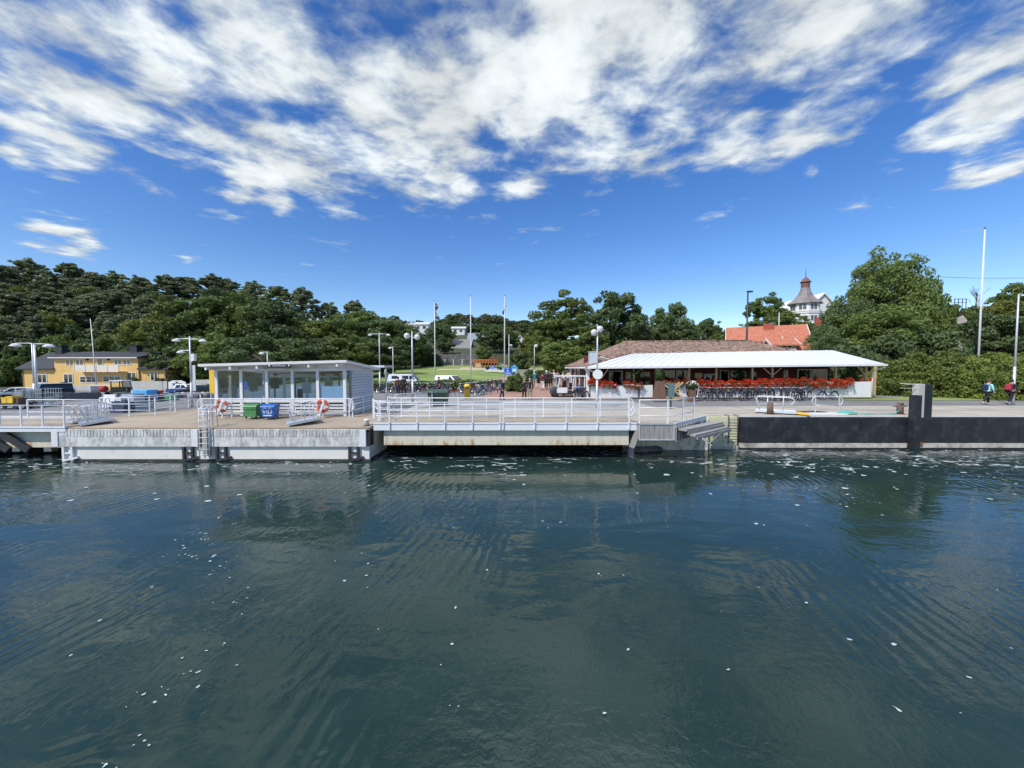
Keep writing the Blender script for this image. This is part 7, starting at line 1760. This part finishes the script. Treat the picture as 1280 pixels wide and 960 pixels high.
# hillside in the middle: many far trees
GM = 'far trees on the middle hillside'
rr = random.Random(5)
for i in range(46):
    px = 486 + (700 - 486) * (i + rr.random()) / 46; D = rr.uniform(205, 262)
    rid = 398 + 4 * math.sin(px * .05) + rr.uniform(-3, 4)
    if 564 < px < 584: rid -= 4
    plant(rr.choice(['broadleaf_tree', 'broadleaf_tree_c', 'pine_tree', 'pine_tree_c']), px, rid, rr.uniform(15, 24), D, 'far tree on the hillside beyond the lawn', GM)
for i in range(40):
    px = rr.uniform(488, 690); D = rr.uniform(125, 195); yt = 413 + (150 - D) * .12 + rr.uniform(-3, 4)
    if any(a < px < c and D < dd + 6 for a, c, dd in ((505, 538, 178), (562, 604, 172), (566, 588, 114), (586, 603, 130), (518, 546, 142), (640, 660, 122), (650, 658, 192))): continue
    plant(rr.choice(['broadleaf_tree', 'broadleaf_tree_c', 'broadleaf_tree_b']), px, yt, rr.uniform(18, 30), D, 'far tree on the hillside beyond the lawn', GM)
for i in range(26):
    px = 488 + 7.6 * i + rr.uniform(-3, 3); plant('shrub_dark', px, 404.5 + rr.uniform(-2, 2), rr.uniform(16, 26), rr.uniform(200, 225), 'dark low growth on the far ridge beyond the lawn', 'low growth on the far ridge')
mid = [(527, 418, 30, 88, 'broadleaf_tree_c', 'dark tree left of the pennant flagpole, before the stone wall'), (551, 402, 34, 114, 'broadleaf_tree_c', 'dark dense tree behind the left pennant flagpole'), (556, 420, 24, 98, 'broadleaf_tree_c', 'small dark tree between flagpole and grey roofed house'), (618, 405, 40, 100, 'broadleaf_tree_c', 'big dark tree behind the playground'), (634, 408, 34, 104, 'broadleaf_tree', 'tree behind the right pennant flagpole'),
       (605, 432, 24, 92, 'broadleaf_tree', 'small bright tree above the climbing frame'), (668, 412, 40, 88, 'broadleaf_tree_d', 'yellowish tree left of the big airy tree'), (516, 434, 26, 86, 'broadleaf_tree_c', 'small dark tree at the foot of the far hillside')]
for px, yt, w, D, k, lb in mid: plant(k, px, yt, w, D, lb)
plant('shrub_dark', 648, 436, 28, 76, 'dark round shrub right of the short white mast')
plant('shrub_dark', 541, 440, 24, 90, 'dark shrub before the left end of the stone wall')
plant('airy_tree', 702, 360, 78, 70, 'tall airy tree with sky gaps behind the golf cart', rz=.5)
plant('airy_tree', 683, 402, 44, 68, 'lower airy tree left of the tall airy one')
plant('tall_tree', 764, 356, 78, 80, 'dark tall dome shaped tree behind the restaurant roof')
plant('broadleaf_tree_c', 790, 384, 44, 84, 'dark tree at the right flank of the dome shaped tree')
plant('broadleaf_tree', 735, 405, 60, 66, 'green tree directly behind the left end of the tiled roof')
plant('broadleaf_tree_b', 700, 425, 56, 62, 'low green tree at the end of the brick path')
plant('tall_tree', 838, 371, 52, 86, 'pointed tree standing alone above the tiled roof')
plant('broadleaf_tree_c', 846, 398, 50, 84, 'dark lower tree under the lone pointed tree')
plant('broadleaf_tree_c', 812, 405, 36, 90, 'small dark tree between the dome shaped and the pointed tree')
plant('broadleaf_tree_c', 884, 397, 30, 112, 'small round dark tree left of the steel mast')
plant('broadleaf_tree', 864, 404, 30, 104, 'small green tree right of the lone pointed tree')
plant('shrub', 905, 410, 44, 90, 'pale shrub right of the small round tree')
plant('broadleaf_tree_d', 920, 412, 26, 95, 'small pale tree left of the steel mast')
plant('airy_tree', 955, 362, 44, 96, 'airy dark tree left of the thin flagpole and tower villa', rz=2.0)
plant('broadleaf_tree', 982, 388, 48, 88, 'green tree between thin flagpole and tower villa')
plant('broadleaf_tree_c', 940, 400, 36, 92, 'dark low tree right of the steel mast')
plant('broadleaf_tree_c', 1026, 372, 30, 118, 'dark tree behind the tower villa roof')
plant('broadleaf_tree', 1008, 402, 24, 80, 'small tree between tower villa and orange roof')
# the large maple on the right and its neighbours
plant('maple_tree', 1108, 306, 84, 52, 'largest maple, its tall crown above all right trees', rz=.6)
plant('maple_tree_dark', 1054, 366, 62, 50, 'left dark part maple beside the largest maple', rz=2.2)
plant('maple_tree', 1084, 376, 112, 47, 'wide low maple in front of the largest maple', rz=4.0)
plant('maple_tree_dark', 1029, 402, 44, 46, 'dark maple at the left end, over the orange side roof', rz=1.0)
plant('maple_tree', 1120, 374, 62, 48, 'maple under the largest maple at its right side', rz=5.0)
plant('feathery_tree', 1157, 346, 58, 47, 'feathery upright tree right of the largest maple')
plant('shrub_dark', 1160, 400, 76, 44, 'dark shrub at the foot of the feathery tree')
plant('shrub_dark', 1110, 412, 80, 42, 'dark shrub under the maples above the hedge')
plant('shrub_dark', 1060, 425, 70, 42, 'dark shrub under the maples behind the veranda roof')
plant('broadleaf_tree_c', 1240, 388, 76, 45, 'dark leafy tree at the foot of the tall white flagpole')
plant('broadleaf_tree', 1184, 378, 46, 54, 'green tree on the rock between feathery tree and lookout railing')
plant('broadleaf_tree_c', 1206, 381, 44, 55, 'dark tree on the rock below the lookout railing')
plant('shrub', 1210, 400, 46, 50, 'shrub on the rock left of the tall white flagpole')
plant('shrub_dark', 1192, 408, 36, 48, 'dark shrub between feathery tree and rocks')
plant('broadleaf_tree', 1268, 352, 62, 62, 'tree on the right rock at the right picture edge')
plant('broadleaf_tree_d', 1245, 372, 54, 60, 'yellowish tree on the right rock behind the flagpole')
plant('broadleaf_tree_c', 1295, 360, 60, 58, 'dark tree cut by the right picture edge')
plant('shrub_dark', 1272, 405, 60, 44, 'dark shrub behind the plain lamp mast')
# thin bare tree on the rock
x = gx(1214, 60); t = thing('bare_tree', 'thin leafless tree on the right rock left of the flagpole', 'tree', (x, 60, pz(400, 60))); b = MB(); rb = random.Random(3)
b.tube([(0, 0, -.5), (.1, 0, 2.2), (.3, 0, 4.2)], [.12, .08, .03], 6); b.build('trunk', BARK, t); b = MB()
for k in range(26):
    z = 1.4 + 2.6 * rb.random(); a = rb.uniform(-1, 1); l = rb.uniform(.8, 2.0); p0 = Vector((.15 * z / 2.2, 0, z)); p1 = p0 + Vector((a * l, rb.uniform(-.6, .6), l * .75)); b.tube([p0, (p0 + p1) / 2 + Vector((0, 0, -.1)), p1], [.035, .022, .01], 4)
    for q in range(3): p2 = p0.lerp(p1, rb.uniform(.4, .9)); b.tube([p2, p2 + Vector((rb.uniform(-.5, .5), 0, rb.uniform(.2, .6)))], [.014, .006], 3)
b.build('crown', BARK, t)
# right hedge: a bank of shrubs
lab = ['hedge shrub right behind the veranda end', 'second hedge shrub from the veranda end', 'hedge shrub behind the fender pillar', 'hedge shrub right of the fender pillar', 'hedge shrub left of the aqua dressed walker', 'hedge shrub behind the aqua dressed walker', 'hedge shrub behind the red backpack', 'last hedge shrub at the right picture edge', 'hedge shrub far behind the veranda end']
for i, (px, yt, w, D) in enumerate([(1120, 448, 58, 37), (1143, 438, 62, 36.5), (1166, 443, 56, 36), (1190, 436, 66, 35), (1214, 446, 54, 34), (1236, 438, 62, 33), (1258, 446, 56, 32.5), (1284, 436, 70, 32), (1104, 455, 40, 39)]):
    plant('shrub_yellow', px, yt, w, D, lab[i])
# clipped low hedge behind the bicycle racks and the round bush
def box_hedge(label, p0, p1, D, z1, dep, seed, m):
    t = thing('low_hedge', label, 'hedge', (0, 0, 0)); r = np.random.default_rng(seed); x0, x1 = gx(p0, D), gx(p1, D); n = int((x1 - x0) * 700)
    P = np.stack([r.uniform(x0, x1, n), D + dep * r.random(n), np.zeros(n)], 1); base = np.array([H(p[0], D) for p in P[::50]]); base = np.repeat(base, 50)[:n]
    P[:, 2] = base + (z1 - base) * (r.random(n) ** .6) + .08 * np.sin(P[:, 0] * 2.3) * .8
    link(bpy.data.objects.new('foliage', leaf_mesh('foliage', P, P * 0 + np.array([0, -.5, .8]), .17, m, 1.4, seed)), t)
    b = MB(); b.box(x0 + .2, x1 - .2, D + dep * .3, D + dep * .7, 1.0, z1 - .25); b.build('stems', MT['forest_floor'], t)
box_hedge('low clipped hedge behind the bicycle racks, left of the first pennant pole', 463, 540, 43.5, pz(477, 43.5), 1.2, 3, LF)
box_hedge('low clipped hedge behind the bicycle racks, right of the first pennant pole', 541, 641, 42.5, pz(475.5, 42.5), 1.2, 4, LF)
plant('shrub', 643.5, 473, 25, 37, 'round green bush beside the couple in black jackets')
plant('shrub_dark', 663, 464, 22, 52, 'dark bush behind the couple on the path')
plant('shrub_dark', 676, 468, 24, 50, 'dark bush beside the path behind the maroon walker')
plant('shrub', 168, 470, 14, 58.5, 'small bush at the yellow house wall right of the bay')
plant('shrub_dark', 201, 473, 16, 58.5, 'small dark bush at the right corner of the yellow house')
